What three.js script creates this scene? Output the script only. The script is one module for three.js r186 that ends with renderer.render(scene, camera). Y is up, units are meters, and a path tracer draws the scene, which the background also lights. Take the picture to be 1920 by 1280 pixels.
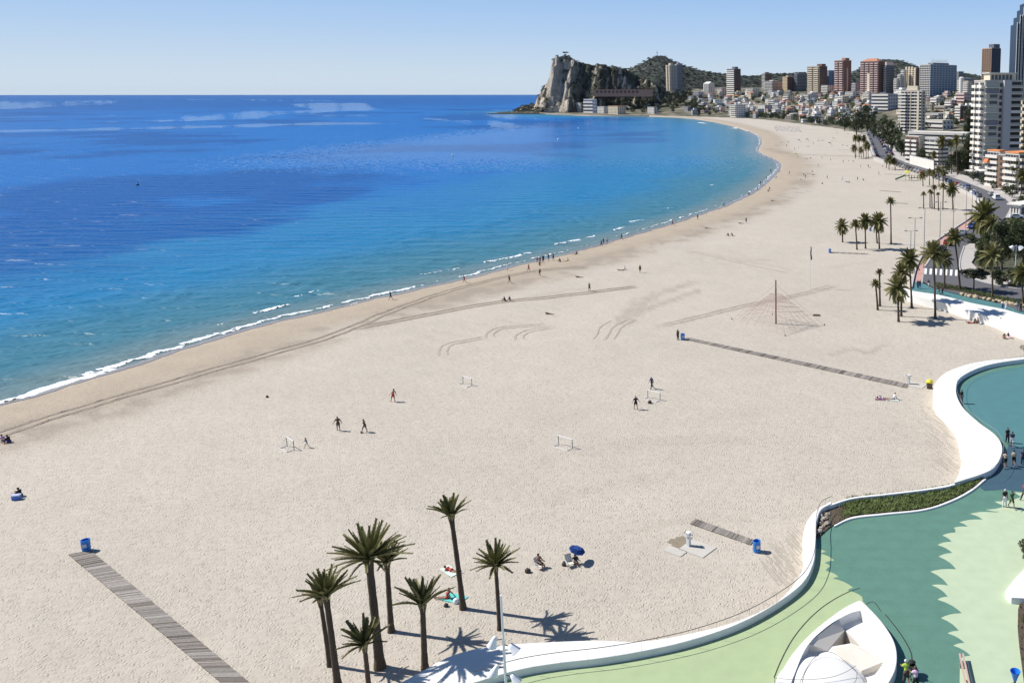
import * as THREE from 'three';
import { mergeGeometries } from 'three/addons/utils/BufferGeometryUtils.js';
import { createNoise2D, createNoise3D } from 'simplex-noise';

// ---------- camera, sky, sun, exposure ----------
const scene = new THREE.Scene();
const F = 1600, CX = 1500, CY = 426, HC = 39.2, PITCH = 8.9 * Math.PI / 180;     // lens in pixels of a 1920 x 1280 frame
const camera = new THREE.PerspectiveCamera(2 * Math.atan(854 / F) * 180 / Math.PI, 3000 / 1708, 1, 200000);
camera.setViewOffset(3000, 1708, 0, 854 - CY, 1920, 1280);
camera.position.set(0, HC, 0);
camera.rotation.set(-PITCH, 0, 0);
const EXPOSURE = 1.32;
const SUN = new THREE.Vector3(-7.3, 7.9, -1.5).normalize();
{
  const W = 1024, H = 512, d = new Float32Array(W * H * 4);
  const stops = [[0, .60, .70, .80], [1.5, .56, .69, .82], [4, .425, .605, .855], [6.5, .325, .53, .85], [15, .19, .38, .72], [30, .08, .175, .41], [60, .034, .08, .20], [90, .028, .066, .165]];
  const n2 = createNoise2D(mulberry(77)), sunAz = Math.atan2(SUN.z, SUN.x);
  for (let j = 0; j < H; j++) for (let i = 0; i < W; i++) {
    const e = ((j + .5) / H - .5) * 180, az = ((i + .5) / W - .5) * 2 * Math.PI, el = Math.max(0, e) * Math.PI / 180;
    let k = 0; while (k < stops.length - 2 && e > stops[k + 1][0]) k++;
    const t = Math.min(1, Math.max(0, (e - stops[k][0]) / (stops[k + 1][0] - stops[k][0])));
    const cs = Math.cos(el) * Math.cos(az) * SUN.x + Math.sin(el) * SUN.y + Math.cos(el) * Math.sin(az) * SUN.z;
    const g = .05 * Math.pow(Math.max(0, cs), 8) + .035 * Math.exp(-Math.max(0, e) / 7) * (.5 + .5 * Math.cos(az - sunAz));
    // thin high veil of cirrus
    const s = Math.sin(el) + .12, x = Math.cos(az) / s, z = Math.sin(az) / s;
    const c = e > 9 ? .03 * Math.max(0, n2(x * .35, z * 1.1) + .5 * n2(x * 1.1, z * 3.1) + .1) * Math.min(1, (e - 9) / 8) : 0;
    for (let q = 0; q < 3; q++) d[(j * W + i) * 4 + q] = stops[k][q + 1] * (1 - t) + stops[k + 1][q + 1] * t + g * [1.2, 1, .75][q] + c;
    for (let q = 0; q < 3; q++) d[(j * W + i) * 4 + q] /= EXPOSURE;
    d[(j * W + i) * 4 + 3] = 1;
  }
  const t = new THREE.DataTexture(d, W, H, THREE.RGBAFormat, THREE.FloatType);
  t.mapping = THREE.EquirectangularReflectionMapping; t.magFilter = t.minFilter = THREE.LinearFilter; t.needsUpdate = true;
  scene.background = t; scene.environment = t;
}
scene.fog = new THREE.FogExp2(new THREE.Color().setRGB(.62, .74, .9), 0.000005);
const sun = new THREE.DirectionalLight(new THREE.Color(1, .955, .89), 5);
sun.name = 'sun'; sun.position.copy(SUN).multiplyScalar(900); sun.castShadow = true; sun.shadow.radius = 1;
Object.assign(sun.shadow.camera, { left: -900, right: 900, top: 900, bottom: -900, near: 1, far: 4000 });
sun.shadow.mapSize.set(4096, 4096);
scene.add(sun, sun.target);

// ---------- small helpers ----------
function mulberry(a) { return () => { a = (a + 0x6d2b79f5) | 0; let t = Math.imul(a ^ (a >>> 15), 1 | a); t = (t + Math.imul(t ^ (t >>> 7), 61 | t)) ^ t; return ((t ^ (t >>> 14)) >>> 0) / 4294967296; }; }
const rng = mulberry(12345), R = (a, b) => a + (b - a) * rng(), pick = (a) => a[Math.floor(rng() * a.length)];
const N2 = createNoise2D(mulberry(5)), N3 = createNoise3D(mulberry(6));
const fbm = (x, y, o = 4) => { let s = 0, a = 1, n = 0; for (let i = 0; i < o; i++) { s += a * N2(x, y); n += a; a *= .5; x = x * 2.03 + 17; y = y * 2.03 - 9; } return s / n; };
const { clamp, smoothstep, lerp } = THREE.MathUtils;
const V = (x, y, z) => new THREE.Vector3(x, y, z);
const sP = Math.sin(PITCH), cP = Math.cos(PITCH);
function ray(x, y) { const u = (x - CX) / F, v = (y - CY) / F; return [u, -v * cP - sP, -cP + v * sP]; }
function P(x, y, h = 1.2) { const d = ray(x, y), t = (HC - h) / -d[1]; return V(d[0] * t, h, d[2] * t); }       // point of the level h
function atZ(x, y, Z) { const d = ray(x, y), t = Z / d[2]; return V(d[0] * t, HC + d[1] * t, Z); }                  // point of an upright plane
function mPerPx(p) { return (-(p.y - HC) * sP - p.z * cP) / F; }
const used = new Map();
function numbered(n) { const k = used.get(n) || 0; used.set(n, k + 1); return k ? n + '_' + String(k).padStart(3, '0') : n; }
function tag(o, label, category, group) { if (label) o.userData.label = label; if (category) o.userData.category = category; if (group) o.userData.group = group; return o; }
function struct(o) { o.userData.kind = 'structure'; return o; }
function stuff(o) { o.userData.kind = 'stuff'; return o; }
function thing(name, label, category, pos, turn = 0, group) {
  const o = new THREE.Group(); o.name = numbered(name); scene.add(o);
  if (pos) o.position.copy(pos); o.rotation.y = turn; return tag(o, label, category, group);
}
function mesh(name, geo, mat, parent = scene) {
  const m = new THREE.Mesh(geo, mat); m.name = parent === scene ? numbered(name) : name; m.castShadow = m.receiveShadow = true; parent.add(m); return m;
}
function dup(root, pos, turn, label, group, scale = 1) {
  const r = root.clone(); r.name = numbered(root.name.replace(/_\d{3}$/, '')); scene.add(r);
  if (pos) r.position.copy(pos); if (turn !== undefined) r.rotation.y = turn; r.scale.multiplyScalar(scale);
  r.userData = { ...root.userData }; if (label) r.userData.label = label; if (group) r.userData.group = group; return r;
}
const lin = (h) => new THREE.Color(h);
function std(color, roughness = .8, extra = {}) { return new THREE.MeshStandardMaterial({ color: Array.isArray(color) ? new THREE.Color().setRGB(...color) : lin(color), roughness, ...extra }); }

// collects flat-shaded solids into one geometry, uv in metres
class MB {
  constructor() { this.p = []; this.u = []; this.c = null; }
  tri(a, b, c) { this.p.push(...a, ...b, ...c);
    const n = [(b[1] - a[1]) * (c[2] - a[2]) - (b[2] - a[2]) * (c[1] - a[1]), (b[2] - a[2]) * (c[0] - a[0]) - (b[0] - a[0]) * (c[2] - a[2]), (b[0] - a[0]) * (c[1] - a[1]) - (b[1] - a[1]) * (c[0] - a[0])].map(Math.abs);
    const k = n[1] >= n[0] && n[1] >= n[2] ? [0, 2] : n[0] > n[2] ? [2, 1] : [0, 1];
    for (const q of [a, b, c]) this.u.push(q[k[0]], q[k[1]]); return this; }
  quad(a, b, c, d) { return this.tri(a, b, c).tri(a, c, d); }
  // box: centre of its base, sizes, turn about y
  box(x, y, z, sx, sy, sz, turn = 0) {
    const c = Math.cos(turn), s = Math.sin(turn), f = (i, j, k) => { const a = (i - .5) * sx, b = (k - .5) * sz; return [x + a * c + b * s, y + j * sy, z - a * s + b * c]; };
    const v = [f(0, 0, 0), f(1, 0, 0), f(1, 0, 1), f(0, 0, 1), f(0, 1, 0), f(1, 1, 0), f(1, 1, 1), f(0, 1, 1)];
    return this.quad(v[4], v[7], v[6], v[5]).quad(v[0], v[1], v[2], v[3]).quad(v[3], v[2], v[6], v[7]).quad(v[1], v[0], v[4], v[5]).quad(v[2], v[1], v[5], v[6]).quad(v[0], v[3], v[7], v[4]);
  }
  // gabled or hipped roof over a rectangle
  roof(x, y, z, sx, h, sz, hip = 0, turn = 0) {
    const c = Math.cos(turn), s = Math.sin(turn), f = (a, j, b) => [x + a * c + b * s, y + j, z - a * s + b * c], X = sx / 2, Z = sz / 2, r = X - hip;
    const A = f(-X, 0, -Z), B = f(X, 0, -Z), C = f(X, 0, Z), D = f(-X, 0, Z), E = f(-r, h, 0), G = f(r, h, 0);
    return this.quad(D, C, G, E).quad(B, A, E, G).tri(C, B, G).tri(A, D, E).quad(A, B, C, D);
  }
  prism(pts, y0, y1, hole) {   // pts [x, z] outline, hole likewise
    const v2 = pts.map((q) => new THREE.Vector2(q[0], q[1])); const cw = THREE.ShapeUtils.area(v2) < 0; const a = cw ? v2.slice().reverse() : v2;
    const at = (q, y) => [q.x, y, q.y];
    let b = []; if (hole) { b = hole.map((q) => new THREE.Vector2(q[0], q[1])); if (THREE.ShapeUtils.area(b) > 0) b.reverse(); }
    const all = a.concat(b); for (const f of THREE.ShapeUtils.triangulateShape(a, b.length ? [b] : [])) { this.tri(at(all[f[0]], y1), at(all[f[2]], y1), at(all[f[1]], y1)); if (y0 < y1) this.tri(at(all[f[0]], y0), at(all[f[1]], y0), at(all[f[2]], y0)); }
    if (y0 < y1) for (let i = 0; i < a.length; i++) { const p = a[i], q = a[(i + 1) % a.length]; this.quad(at(p, y0), at(p, y1), at(q, y1), at(q, y0)); }
    return this;
  }
  cyl(x, y, z, r0, r1, h, n = 10) {
    for (let i = 0; i < n; i++) { const a = i / n * 6.28319, b = (i + 1) / n * 6.28319, k = (t, r, yy) => [x + Math.cos(t) * r, yy, z + Math.sin(t) * r];
      this.quad(k(b, r0, y), k(a, r0, y), k(a, r1, y + h), k(b, r1, y + h)); this.tri([x, y + h, z], k(b, r1, y + h), k(a, r1, y + h)); this.tri([x, y, z], k(a, r0, y), k(b, r0, y)); }
    return this;
  }
  bar(a, b, r, n = 5, r2 = r) {   // a rod between two points
    const A = V(...a), B = V(...b), d = B.clone().sub(A).normalize(), s = Math.abs(d.y) > .9 ? V(1, 0, 0) : V(0, 1, 0), u = s.cross(d).normalize(), w = d.clone().cross(u);
    const k = (c, t, q) => c.clone().addScaledVector(u, Math.cos(t) * q).addScaledVector(w, Math.sin(t) * q).toArray();
    for (let i = 0; i < n; i++) { const t = i / n * 6.28319, q = (i + 1) / n * 6.28319; this.quad(k(A, t, r), k(A, q, r), k(B, q, r2), k(B, t, r2)); this.tri(A.toArray(), k(A, q, r), k(A, t, r)); this.tri(B.toArray(), k(B, t, r2), k(B, q, r2)); }
    return this;
  }
  geo() { const g = new THREE.BufferGeometry(); g.setAttribute('position', new THREE.Float32BufferAttribute(this.p, 3)); g.setAttribute('uv', new THREE.Float32BufferAttribute(this.u, 2)); g.computeVertexNormals(); return g; }
  build(name, mat, parent) { return mesh(name, this.geo(), mat, parent); }
}
function grid(nu, nv, f, keep) {    // f(i, j) -> {p:[x,y,z], uv:[u,v], c:[r,g,b]}
  const pos = [], uv = [], col = [], idx = []; let hasC = false;
  for (let j = 0; j <= nv; j++) for (let i = 0; i <= nu; i++) { const q = f(i, j); pos.push(...q.p); uv.push(...(q.uv || [q.p[0], q.p[2]])); if (q.c) { col.push(...q.c); hasC = true; } }
  const w = nu + 1;
  for (let j = 0; j < nv; j++) for (let i = 0; i < nu; i++) { const a = j * w + i, b = a + 1, c = a + w, d = c + 1; if (keep && !keep(a, b, c, d, pos)) continue; idx.push(a, c, b, b, c, d); }
  const g = new THREE.BufferGeometry(); g.setAttribute('position', new THREE.Float32BufferAttribute(pos, 3)); g.setAttribute('uv', new THREE.Float32BufferAttribute(uv, 2));
  if (hasC) g.setAttribute('color', new THREE.Float32BufferAttribute(col, 3)); g.setIndex(idx); g.computeVertexNormals(); return g;
}
function smoothLine(pts, n) {   // pts [x, z] or Vector3
  const c = new THREE.CatmullRomCurve3(pts.map((q) => q.isVector3 ? q : V(q[0], 0, q[1])), false, 'centripetal'); return c.getSpacedPoints(n);
}

// ---------- tileable noise and textures ----------
function tileNoise(seed) {
  const r = mulberry(seed), N = 256, g = []; for (let i = 0; i < N * N; i++) { const a = r() * 6.28319; g.push(Math.cos(a), Math.sin(a)); }
  return (x, y, per) => {   // period in cells
    const x0 = Math.floor(x), y0 = Math.floor(y), fx = x - x0, fy = y - y0, s = fx * fx * fx * (fx * (fx * 6 - 15) + 10), t = fy * fy * fy * (fy * (fy * 6 - 15) + 10);
    const d = (ix, iy, dx, dy) => { const k = ((((iy % per) + per) % per) * N + (((ix % per) + per) % per)) * 2; return g[k] * dx + g[k + 1] * dy; };
    return 1.4 * lerp(lerp(d(x0, y0, fx, fy), d(x0 + 1, y0, fx - 1, fy), s), lerp(d(x0, y0 + 1, fx, fy - 1), d(x0 + 1, y0 + 1, fx - 1, fy - 1), s), t);
  };
}
const TN = tileNoise(3), TN2 = tileNoise(31);
const tfbm = (n, u, v, f, o) => { let s = 0, a = 1, w = 0; for (let i = 0; i < o && f <= 256; i++) { s += a * n(u * f, v * f, f); w += a; a *= .55; f *= 2; } return s / w; };
function tex(S, fn, { srgb = true, metres = 1, T = S } = {}) {   // fn(u, v) -> [r, g, b] in 0..1
  const d = new Uint8Array(S * T * 4);
  for (let j = 0; j < T; j++) for (let i = 0; i < S; i++) { const q = fn((i + .5) / S, (j + .5) / T), o = (j * S + i) * 4; for (let k = 0; k < 3; k++) d[o + k] = clamp(q[k] ?? q[0], 0, 1) * 255; d[o + 3] = 255; }
  return fin(new THREE.DataTexture(d, S, T), srgb, metres);
}
function fin(t, srgb, metres) {
  t.wrapS = t.wrapT = THREE.RepeatWrapping; t.magFilter = THREE.LinearFilter; t.minFilter = THREE.LinearMipmapLinearFilter; t.generateMipmaps = true;
  if (srgb) t.colorSpace = THREE.SRGBColorSpace; const m = Array.isArray(metres) ? metres : [metres, metres]; t.repeat.set(1 / m[0], 1 / m[1]); t.needsUpdate = true; return t;
}
function retile(t, metres) { const c = t.clone(); const m = Array.isArray(metres) ? metres : [metres, metres]; c.repeat.set(1 / m[0], 1 / m[1]); c.needsUpdate = true; return c; }
// ---------- shore line and the shape of the land ----------
const shorePx = [[0, 757], [50, 743], [100, 728], [150, 712], [200, 697], [250, 682], [300, 666], [350, 650], [400, 634], [450, 620], [500, 606], [550, 594], [600, 583], [650, 571], [700, 559], [750, 548], [800, 537], [870, 522], [950, 501], [1010, 487], [1080, 470], [1150, 450], [1230, 427], [1310, 402], [1360, 384], [1410, 360], [1440, 336], [1458, 314], [1452, 302], [1430, 292], [1418, 283], [1424, 268], [1420, 256], [1400, 246], [1375, 237], [1340, 229], [1300, 223], [1270, 220.5], [1200, 218], [1140, 217.5], [1090, 217], [1040, 214.5], [1005, 211.5], [986, 208.5]];
const shoreW = shorePx.map((q) => P(q[0], q[1], 0)).map((v) => [v.x, v.z]);
const shore = [[-205, 40], [-160, -22], ...shoreW];
const headBack = [[-620, -1900], [-420, -2300], [-150, -2700], [-100, -7000]];
const landPoly = [...shore, ...headBack, [6000, -7000], [6000, 300], [-205, 300]];
const shoreAll = [...shore, ...headBack];
function inPoly(x, z, pl) { let c = false; for (let i = 0, j = pl.length - 1; i < pl.length; j = i++) { const a = pl[i], b = pl[j]; if ((a[1] > z) !== (b[1] > z) && x < (b[0] - a[0]) * (z - a[1]) / (b[1] - a[1]) + a[0]) c = !c; } return c; }
function distLine(x, z, l) { let m = 1e18; for (let i = 1; i < l.length; i++) { const a = l[i - 1], b = l[i], dx = b[0] - a[0], dz = b[1] - a[1], t = clamp(((x - a[0]) * dx + (z - a[1]) * dz) / (dx * dx + dz * dz), 0, 1), ex = x - a[0] - t * dx, ez = z - a[1] - t * dz; m = Math.min(m, ex * ex + ez * ez); } return Math.sqrt(m); }
const shoreDist = (x, z) => distLine(x, z, shoreAll) * (inPoly(x, z, landPoly) ? 1 : -1);
const sandH = (d) => d < 0 ? Math.max(-5, d * .09) : 1.2 * (1 - Math.pow(1 - Math.min(1, d / 16), 1.6));
const backPx = [[2080, 640], [1920, 622], [1860, 598], [1800, 578], [1760, 568], [1712, 549], [1709, 540], [1716, 505], [1740, 466], [1796, 426], [1826, 405], [1838, 385], [1828, 367], [1790, 346], [1740, 326], [1697, 312], [1668, 303], [1648, 298], [1628, 262], [1619, 249], [1590, 242], [1560, 237.5], [1520, 233], [1480, 228], [1440, 223.5], [1400, 220.5], [1340, 218.5], [1290, 217], [1240, 215.6], [1200, 214.6], [1140, 214], [1090, 213.4], [1045, 211.5], [1010, 209]];
const DECK = 2.2;
const backW = backPx.map((q) => P(q[0], q[1], DECK)).map((v) => [v.x, v.z]);
const inland = [...backW, [-600, -1900], ...headBack.slice(1), [6000, -7000], [6000, 60]];
const backDist = (x, z) => distLine(x, z, backW) * (inPoly(x, z, inland) ? 1 : -1);
// town hill and headland
const headTop = [[985, 197], [1000, 197], [1006, 185], [1014, 170], [1024, 156], [1030, 142], [1032, 128], [1035, 114], [1042, 107], [1055, 104.5], [1066, 105.5], [1074, 110], [1085, 115], [1100, 117], [1135, 122.5], [1150, 126.5], [1172, 128], [1180, 133], [1200, 143], [1222, 152], [1240, 163], [1262, 174], [1300, 185]];
const RIDGE_Z = -1800;
const headProfile = headTop.map((q) => atZ(q[0], q[1], RIDGE_Z)).map((v) => [v.x, v.y]);
function along(tab, x) { if (x <= tab[0][0]) return tab[0][1]; for (let i = 1; i < tab.length; i++) if (x <= tab[i][0]) return lerp(tab[i - 1][1], tab[i][1], (x - tab[i - 1][0]) / (tab[i][0] - tab[i - 1][0])); return tab[tab.length - 1][1]; }
function headH(x, z) {
  if (x < -620 || x > -190 || z < -2100 || z > -1660) return -9;
  const fold = 26 * N2(x / 64, 3.1 + z / 300) + 7 * N2(x / 19, 8.7 + z / 90) + 3 * N2(x / 7, z / 25);                      // buttresses and gullies
  const xs = x * 1800 / -z, top = 3.5 * N2(xs / 11, 4.4) + 2 * N2(xs / 4.5, 2) + (xs < headProfile[0][0] ? headProfile[0][1] - (headProfile[0][0] - xs) * .5 : along(headProfile, xs)), steep = smoothstep(x, -440, -330);
  const foot = -1704 + 12 * N2(x / 60, 1) + (x < -470 ? (-470 - x) * -.25 : 0), w = lerp(84, 96, steep);
  const t = clamp((foot + fold * (1 - .35 * steep) - z) / w, 0, 1), back = smoothstep(-z, 1795, 1960);
  const k = lerp(Math.pow(t, .75) * (.75 + .25 * smoothstep(t, .25, .8)), Math.pow(t, .9), steep);
  const led = 1 + .05 * Math.sin(t * 17 + N2(x / 30, z / 30) * 3) * (1 - steep) * (t < .96 ? 1 : 0);
  return 1.2 + Math.max(0, top - 1.2) * k * led * (1 - back) + 2.2 * fbm(x / 14, z / 14, 3) * smoothstep(t, .02, .2) * (t > .9 ? .3 : 1) - (t <= 0 ? .3 : 0);
}
function hillH(x, z) {
  const r = Math.hypot(x, z), d = backDist(x, z); if (d < 0) return DECK - 1.4;
  const a = smoothstep(r, 480, 1050);
  return DECK + (46 + 7 * fbm(x / 260, z / 260, 2)) * smoothstep(d, 8, 430) * a * (1 - .4 * smoothstep(-x, 200, 400)) + 2.5 * a * smoothstep(d, 10, 80) * fbm(x / 60, z / 60, 3) + smoothstep(d, 60, 400) * 3;
}
const landH = (x, z) => Math.max(hillH(x, z), headH(x, z));
function hit(px, py, r0 = 150) {   // where the sight line meets the land behind the beach
  const d = ray(px, py), s = Math.hypot(d[0], d[2]);
  for (let r = r0; r < 4200; r *= 1.004) { const t = r / s, x = d[0] * t, z = d[2] * t, y = HC + d[1] * t; if (y <= landH(x, z)) return V(x, landH(x, z), z); }
  return null;
}

// ---------- sand ----------
const sandTex = (() => {
  const S = 1024, hgt = new Float32Array(S * S), r = mulberry(9);
  for (let j = 0; j < S; j++) for (let i = 0; i < S; i++) hgt[j * S + i] = .5 + .16 * tfbm(TN, i / S, j / S, 12, 4) + .035 * (r() - .5);
  for (let k = 0; k < 2300; k++) {    // trampled footprints: a pit with a raised rim
    const cx = r() * S, cy = r() * S, a = r() * 6.28, L = 6 + r() * 8, W = 4 + r() * 3.5, dep = .12 + r() * .26, ca = Math.cos(a), sa = Math.sin(a);
    for (let y = -24; y <= 24; y++) for (let x = -24; x <= 24; x++) { const u = (x * ca + y * sa) / L, v = (-x * sa + y * ca) / W, q = u * u + v * v; if (q > 3) continue; const o = ((((cy + y) | 0) + S) % S) * S + ((((cx + x) | 0) + S) % S); hgt[o] += q < 1 ? -dep * (1 - q) : dep * .45 * (1 - Math.abs(q - 1.7) / 1.3); }
  }
  let m = 0; for (const h of hgt) m += h; m /= S * S;
  const bump = tex(S, (u, v) => [clamp(.5 + (hgt[((v * S) | 0) * S + ((u * S) | 0)] - m) * .8, 0, 1)], { srgb: false, metres: 15 });
  const map = tex(S, (u, v) => { const k = .92 + .07 * tfbm(TN2, u, v, 16, 4) + .05 * (r() - .5) + (r() < .0035 ? -.22 * r() : 0); return [k, k * .995, k * .985]; }, { metres: 7.3 });
  return { bump, map };
})();
const M = {};
M.sand = new THREE.MeshStandardMaterial({ vertexColors: true, roughness: .95, map: sandTex.map, bumpMap: sandTex.bump, bumpScale: .1 });
M.damp = std([.36, .30, .24], .9, { map: sandTex.map, bumpMap: sandTex.bump, bumpScale: .08 });
M.wet = std([.2, .165, .14], .22, { bumpMap: retile(sandTex.bump, 21), bumpScale: .03 });
const SAND = [.52, .473, .408], TAN = [.415, .35, .272], DAMP = [.31, .262, .212];
// faint raked lines left by the beach cleaner, in sweeping sets
const rakes = []; { const r = mulberry(66); for (let s = 0; s < 26; s++) { const x = 60 + 1650 * r(), y = 440 + 620 * r() * r(), dx = 160 + 260 * r(), sl = -.32 + .30 * r(), cv = (r() - .5) * 40; for (let k = 0; k < 3; k++) rakes.push([[[x, y + k * 6], [x + dx / 2, y + sl * dx / 2 + cv + k * 6], [x + dx, y + sl * dx + k * 6]], .28 + .3 * r(), .12 + .2 * r()]); } }
// bands of turned-over damp sand: centre line, half width, strength
const bands = [[[[1166, 606], [1186, 580], [1222, 556], [1296, 530]], 2.1, .75], [[[1172, 600], [1206, 582], [1250, 566], [1306, 546]], 1.5, .8], [[[1236, 612], [1330, 590], [1400, 573], [1500, 554], [1570, 536]], 1.1, .7], [[[1440, 277], [1462, 285], [1505, 289.5], [1600, 293]], 5, 1], [[[1562, 664], [1600, 654], [1625, 662], [1660, 646]], .7, .9], [[[1340, 497], [1400, 489], [1440, 487]], .9, .4], [[[1290, 470], [1400, 490], [1480, 505]], 1.4, .35], [[[1560, 500], [1640, 490]], 1.5, .3], [[[980, 560], [1100, 540]], 1.2, .3], ...rakes].map(([px, w, k]) => { const l = smoothLine(px.map((q) => P(q[0], q[1])), 24).map((v) => [v.x, v.z]), xs = l.map((q) => q[0]), zs = l.map((q) => q[1]); return { l, w, k, b: [Math.min(...xs) - 9, Math.max(...xs) + 9, Math.min(...zs) - 9, Math.max(...zs) + 9] }; });
const bandAt = (x, z) => { let m = 0; for (const q of bands) { if (x < q.b[0] || x > q.b[1] || z < q.b[2] || z > q.b[3]) continue; const d = distLine(x, z, q.l) / q.w, n = fbm(x / 2.2, z / 5, 3); m = Math.max(m, q.k * (1 - smoothstep(d + .7 * n, .35, 1.15)) * (.7 + .5 * fbm(x / .9, z / 3, 2))); } return clamp(m, 0, 1); };
{
  const rows = 400, cols = 480, a0 = -57, a1 = 58, r0 = 36, r1 = 2300;
  const g = grid(cols, rows, (i, j) => {
    const a = lerp(a0, a1, i / cols) * Math.PI / 180, r = r0 * Math.pow(r1 / r0, j / rows), x = Math.sin(a) * r, z = -Math.cos(a) * r, d = shoreDist(x, z);
    const big = fbm(x / 38, z / 38, 3), w = fbm(x / 7, z / 7, 3);
    let y = sandH(d); if (d > 3 && r < 900) y += .012 * w * smoothstep(d, 3, 14); const fine = r < 260 ? fbm(x / 2.1, z / 2.1, 3) : 0;
    const band = smoothstep(d, .5, 2.5) * (1 - smoothstep(d, 13 + 5 * big, 27 + 7 * big)), churn = smoothstep(d, 11, 15) * (1 - smoothstep(d, 19 + 3 * w, 25 + 4 * w)) * smoothstep(w + .6 * big, -.25, .3);
    const bd = r < 1100 ? bandAt(x, z) : 0;
    const c = [0, 1, 2].map((k) => lerp(lerp(lerp(SAND[k] * (1 + .055 * big + .045 * w + .05 * fine), TAN[k] * (1 + .09 * w), band), DAMP[k], .7 * churn * (r < 420 ? 1 : .4)), DAMP[k] * [1, .985, .95][k], .75 * bd));
    return { p: [x, y, z], uv: [x, z], c };
  }, (a, b, c, d, pos) => { for (const k of [a, b, c, d]) if (pos[k * 3 + 1] > -4.9) return true; return false; });
  struct(mesh('beach_sand', g, M.sand));
}
// ribbons that follow a line on the sand
function ribbon(name, line, prof, mat, { wob = 0, base = .02, parent, edge = 0 } = {}) {   // line Vector3[], prof [[offset, height]]
  const n = line.length - 1;
  const g = grid(prof.length - 1, n, (i, j) => {
    const a = line[Math.max(0, j - 1)], b = line[Math.min(n, j + 1)], dx = b.x - a.x, dz = b.z - a.z, l = Math.hypot(dx, dz) || 1, [o, h] = prof[i], s = (o + Math.sign(o) * edge * fbm(j * .31, i * 3.3, 2)) + wob * fbm(line[j].x / 9, line[j].z / 9, 2);
    const end = Math.min(1, j / 4, (n - j) / 4), x = line[j].x - dz / l * s, z = line[j].z + dx / l * s; return { p: [x, sandH(shoreDist(x, z)) + base + h * end - (1 - end) * .06, z] };
  });
  const up = g.attributes.normal.getY(0); if (up < 0) { const ix = g.index.array; for (let k = 0; k < ix.length; k += 3) [ix[k + 1], ix[k + 2]] = [ix[k + 2], ix[k + 1]]; g.computeVertexNormals(); }
  return mesh(name, g, mat, parent);
}
M.dry = std([.43, .385, .33], .95, { map: sandTex.map, bumpMap: sandTex.bump, bumpScale: .08 });
const rut = (o) => [[o - .34, .0], [o - .2, .07], [o - .1, .075], [o, .012], [o + .1, .07], [o + .2, .065], [o + .34, .0]];
function track(px, gap = 1.7, one, soft) {
  const pts = px.map((q) => P(q[0], q[1])), len = pts.reduce((s, p, i) => i ? s + p.distanceTo(pts[i - 1]) : 0, 0), l = smoothLine(pts, Math.min(700, Math.ceil(len / .45)));
  for (const o of one ? [0] : [-gap / 2, gap / 2]) struct(ribbon('tyre_track', l, soft ? [[o - .2, 0], [o - .1, .04], [o, .008], [o + .1, .035], [o + .2, 0]] : rut(o), soft ? M.dry : M.damp, { wob: .25, edge: .12 }));
}
track([[-40, 826], [0, 814], [90, 784], [200, 751], [300, 722], [400, 693], [500, 665], [600, 636], [660, 614], [720, 588], [850, 541], [950, 516], [1010, 506], [1110, 500]]);
track([[655, 618], [760, 598], [850, 581], [930, 567], [1040, 556], [1200, 536]], 1.5);
track([[830, 670], [829, 656], [845, 645], [880, 638], [920, 631]], 1.2, false, true);
track([[921, 636], [918, 624], [940, 615], [1000, 610], [1030, 605]], 1.2, false, true);
track([[975, 640], [976, 628], [1000, 618], [1045, 612]], 1.3, false, true);
track([[1240, 611], [1340, 587], [1400, 572], [1500, 552], [1563, 534]], 1.4, false, true);
track([[1140, 640], [1160, 612], [1190, 596]], 1.4, false, true); track([[1110, 640], [1128, 612], [1150, 598]], 1.3, true, true);
track([[1290, 470], [1340, 482], [1400, 496], [1480, 512]], 1.4, true, true);
// ---------- sea ----------
const waveTex = (seed, S, n, kmin, kmax, dir, spread, pow) => {
  const r = mulberry(seed), w = []; for (let i = 0; i < n; i++) { const k = kmin * Math.pow(kmax / kmin, r()), a = dir + spread * (r() + r() + r() - 1.5), kx = Math.round(k * Math.cos(a)), ky = Math.round(k * Math.sin(a)); if (kx || ky) w.push([kx, ky, r() * 6.2832, Math.pow(Math.hypot(kx, ky), -pow)]); }
  const cs = w.map((q) => [new Float32Array(S), new Float32Array(S), new Float32Array(S), new Float32Array(S)]);
  w.forEach((q, k) => { for (let i = 0; i < S; i++) { const a = 2 * Math.PI * q[0] * i / S + q[2], b = 2 * Math.PI * q[1] * i / S; cs[k][0][i] = Math.cos(a); cs[k][1][i] = Math.sin(a); cs[k][2][i] = Math.cos(b); cs[k][3][i] = Math.sin(b); } });
  const h = new Float32Array(S * S); let mx = 0;
  for (let k = 0; k < w.length; k++) { const [ca, sa, cb, sb] = cs[k], A = w[k][3]; for (let j = 0; j < S; j++) for (let i = 0; i < S; i++) h[j * S + i] += A * (ca[i] * cb[j] - sa[i] * sb[j]); }
  for (const q of h) mx = Math.max(mx, Math.abs(q)); for (let i = 0; i < h.length; i++) h[i] = .5 + .5 * h[i] / mx;
  return { S, h };
};
const toTex = (w, metres) => tex(w.S, (u, v) => [w.h[((v * w.S) | 0) * w.S + ((u * w.S) | 0)]], { srgb: false, metres });
const toNormal = (w, metres, amp) => tex(w.S, (u, v) => { const S = w.S, i = (u * S) | 0, j = (v * S) | 0, k = amp * S / metres / 2, dx = (w.h[j * S + (i + 1) % S] - w.h[j * S + (i + S - 1) % S]) * k, dy = (w.h[((j + 1) % S) * S + i] - w.h[((j + S - 1) % S) * S + i]) * k, l = 1 / Math.hypot(dx, dy, 1); return [.5 - .5 * dx * l, .5 - .5 * dy * l, .5 + .5 * l]; }, { srgb: false, metres });
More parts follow.
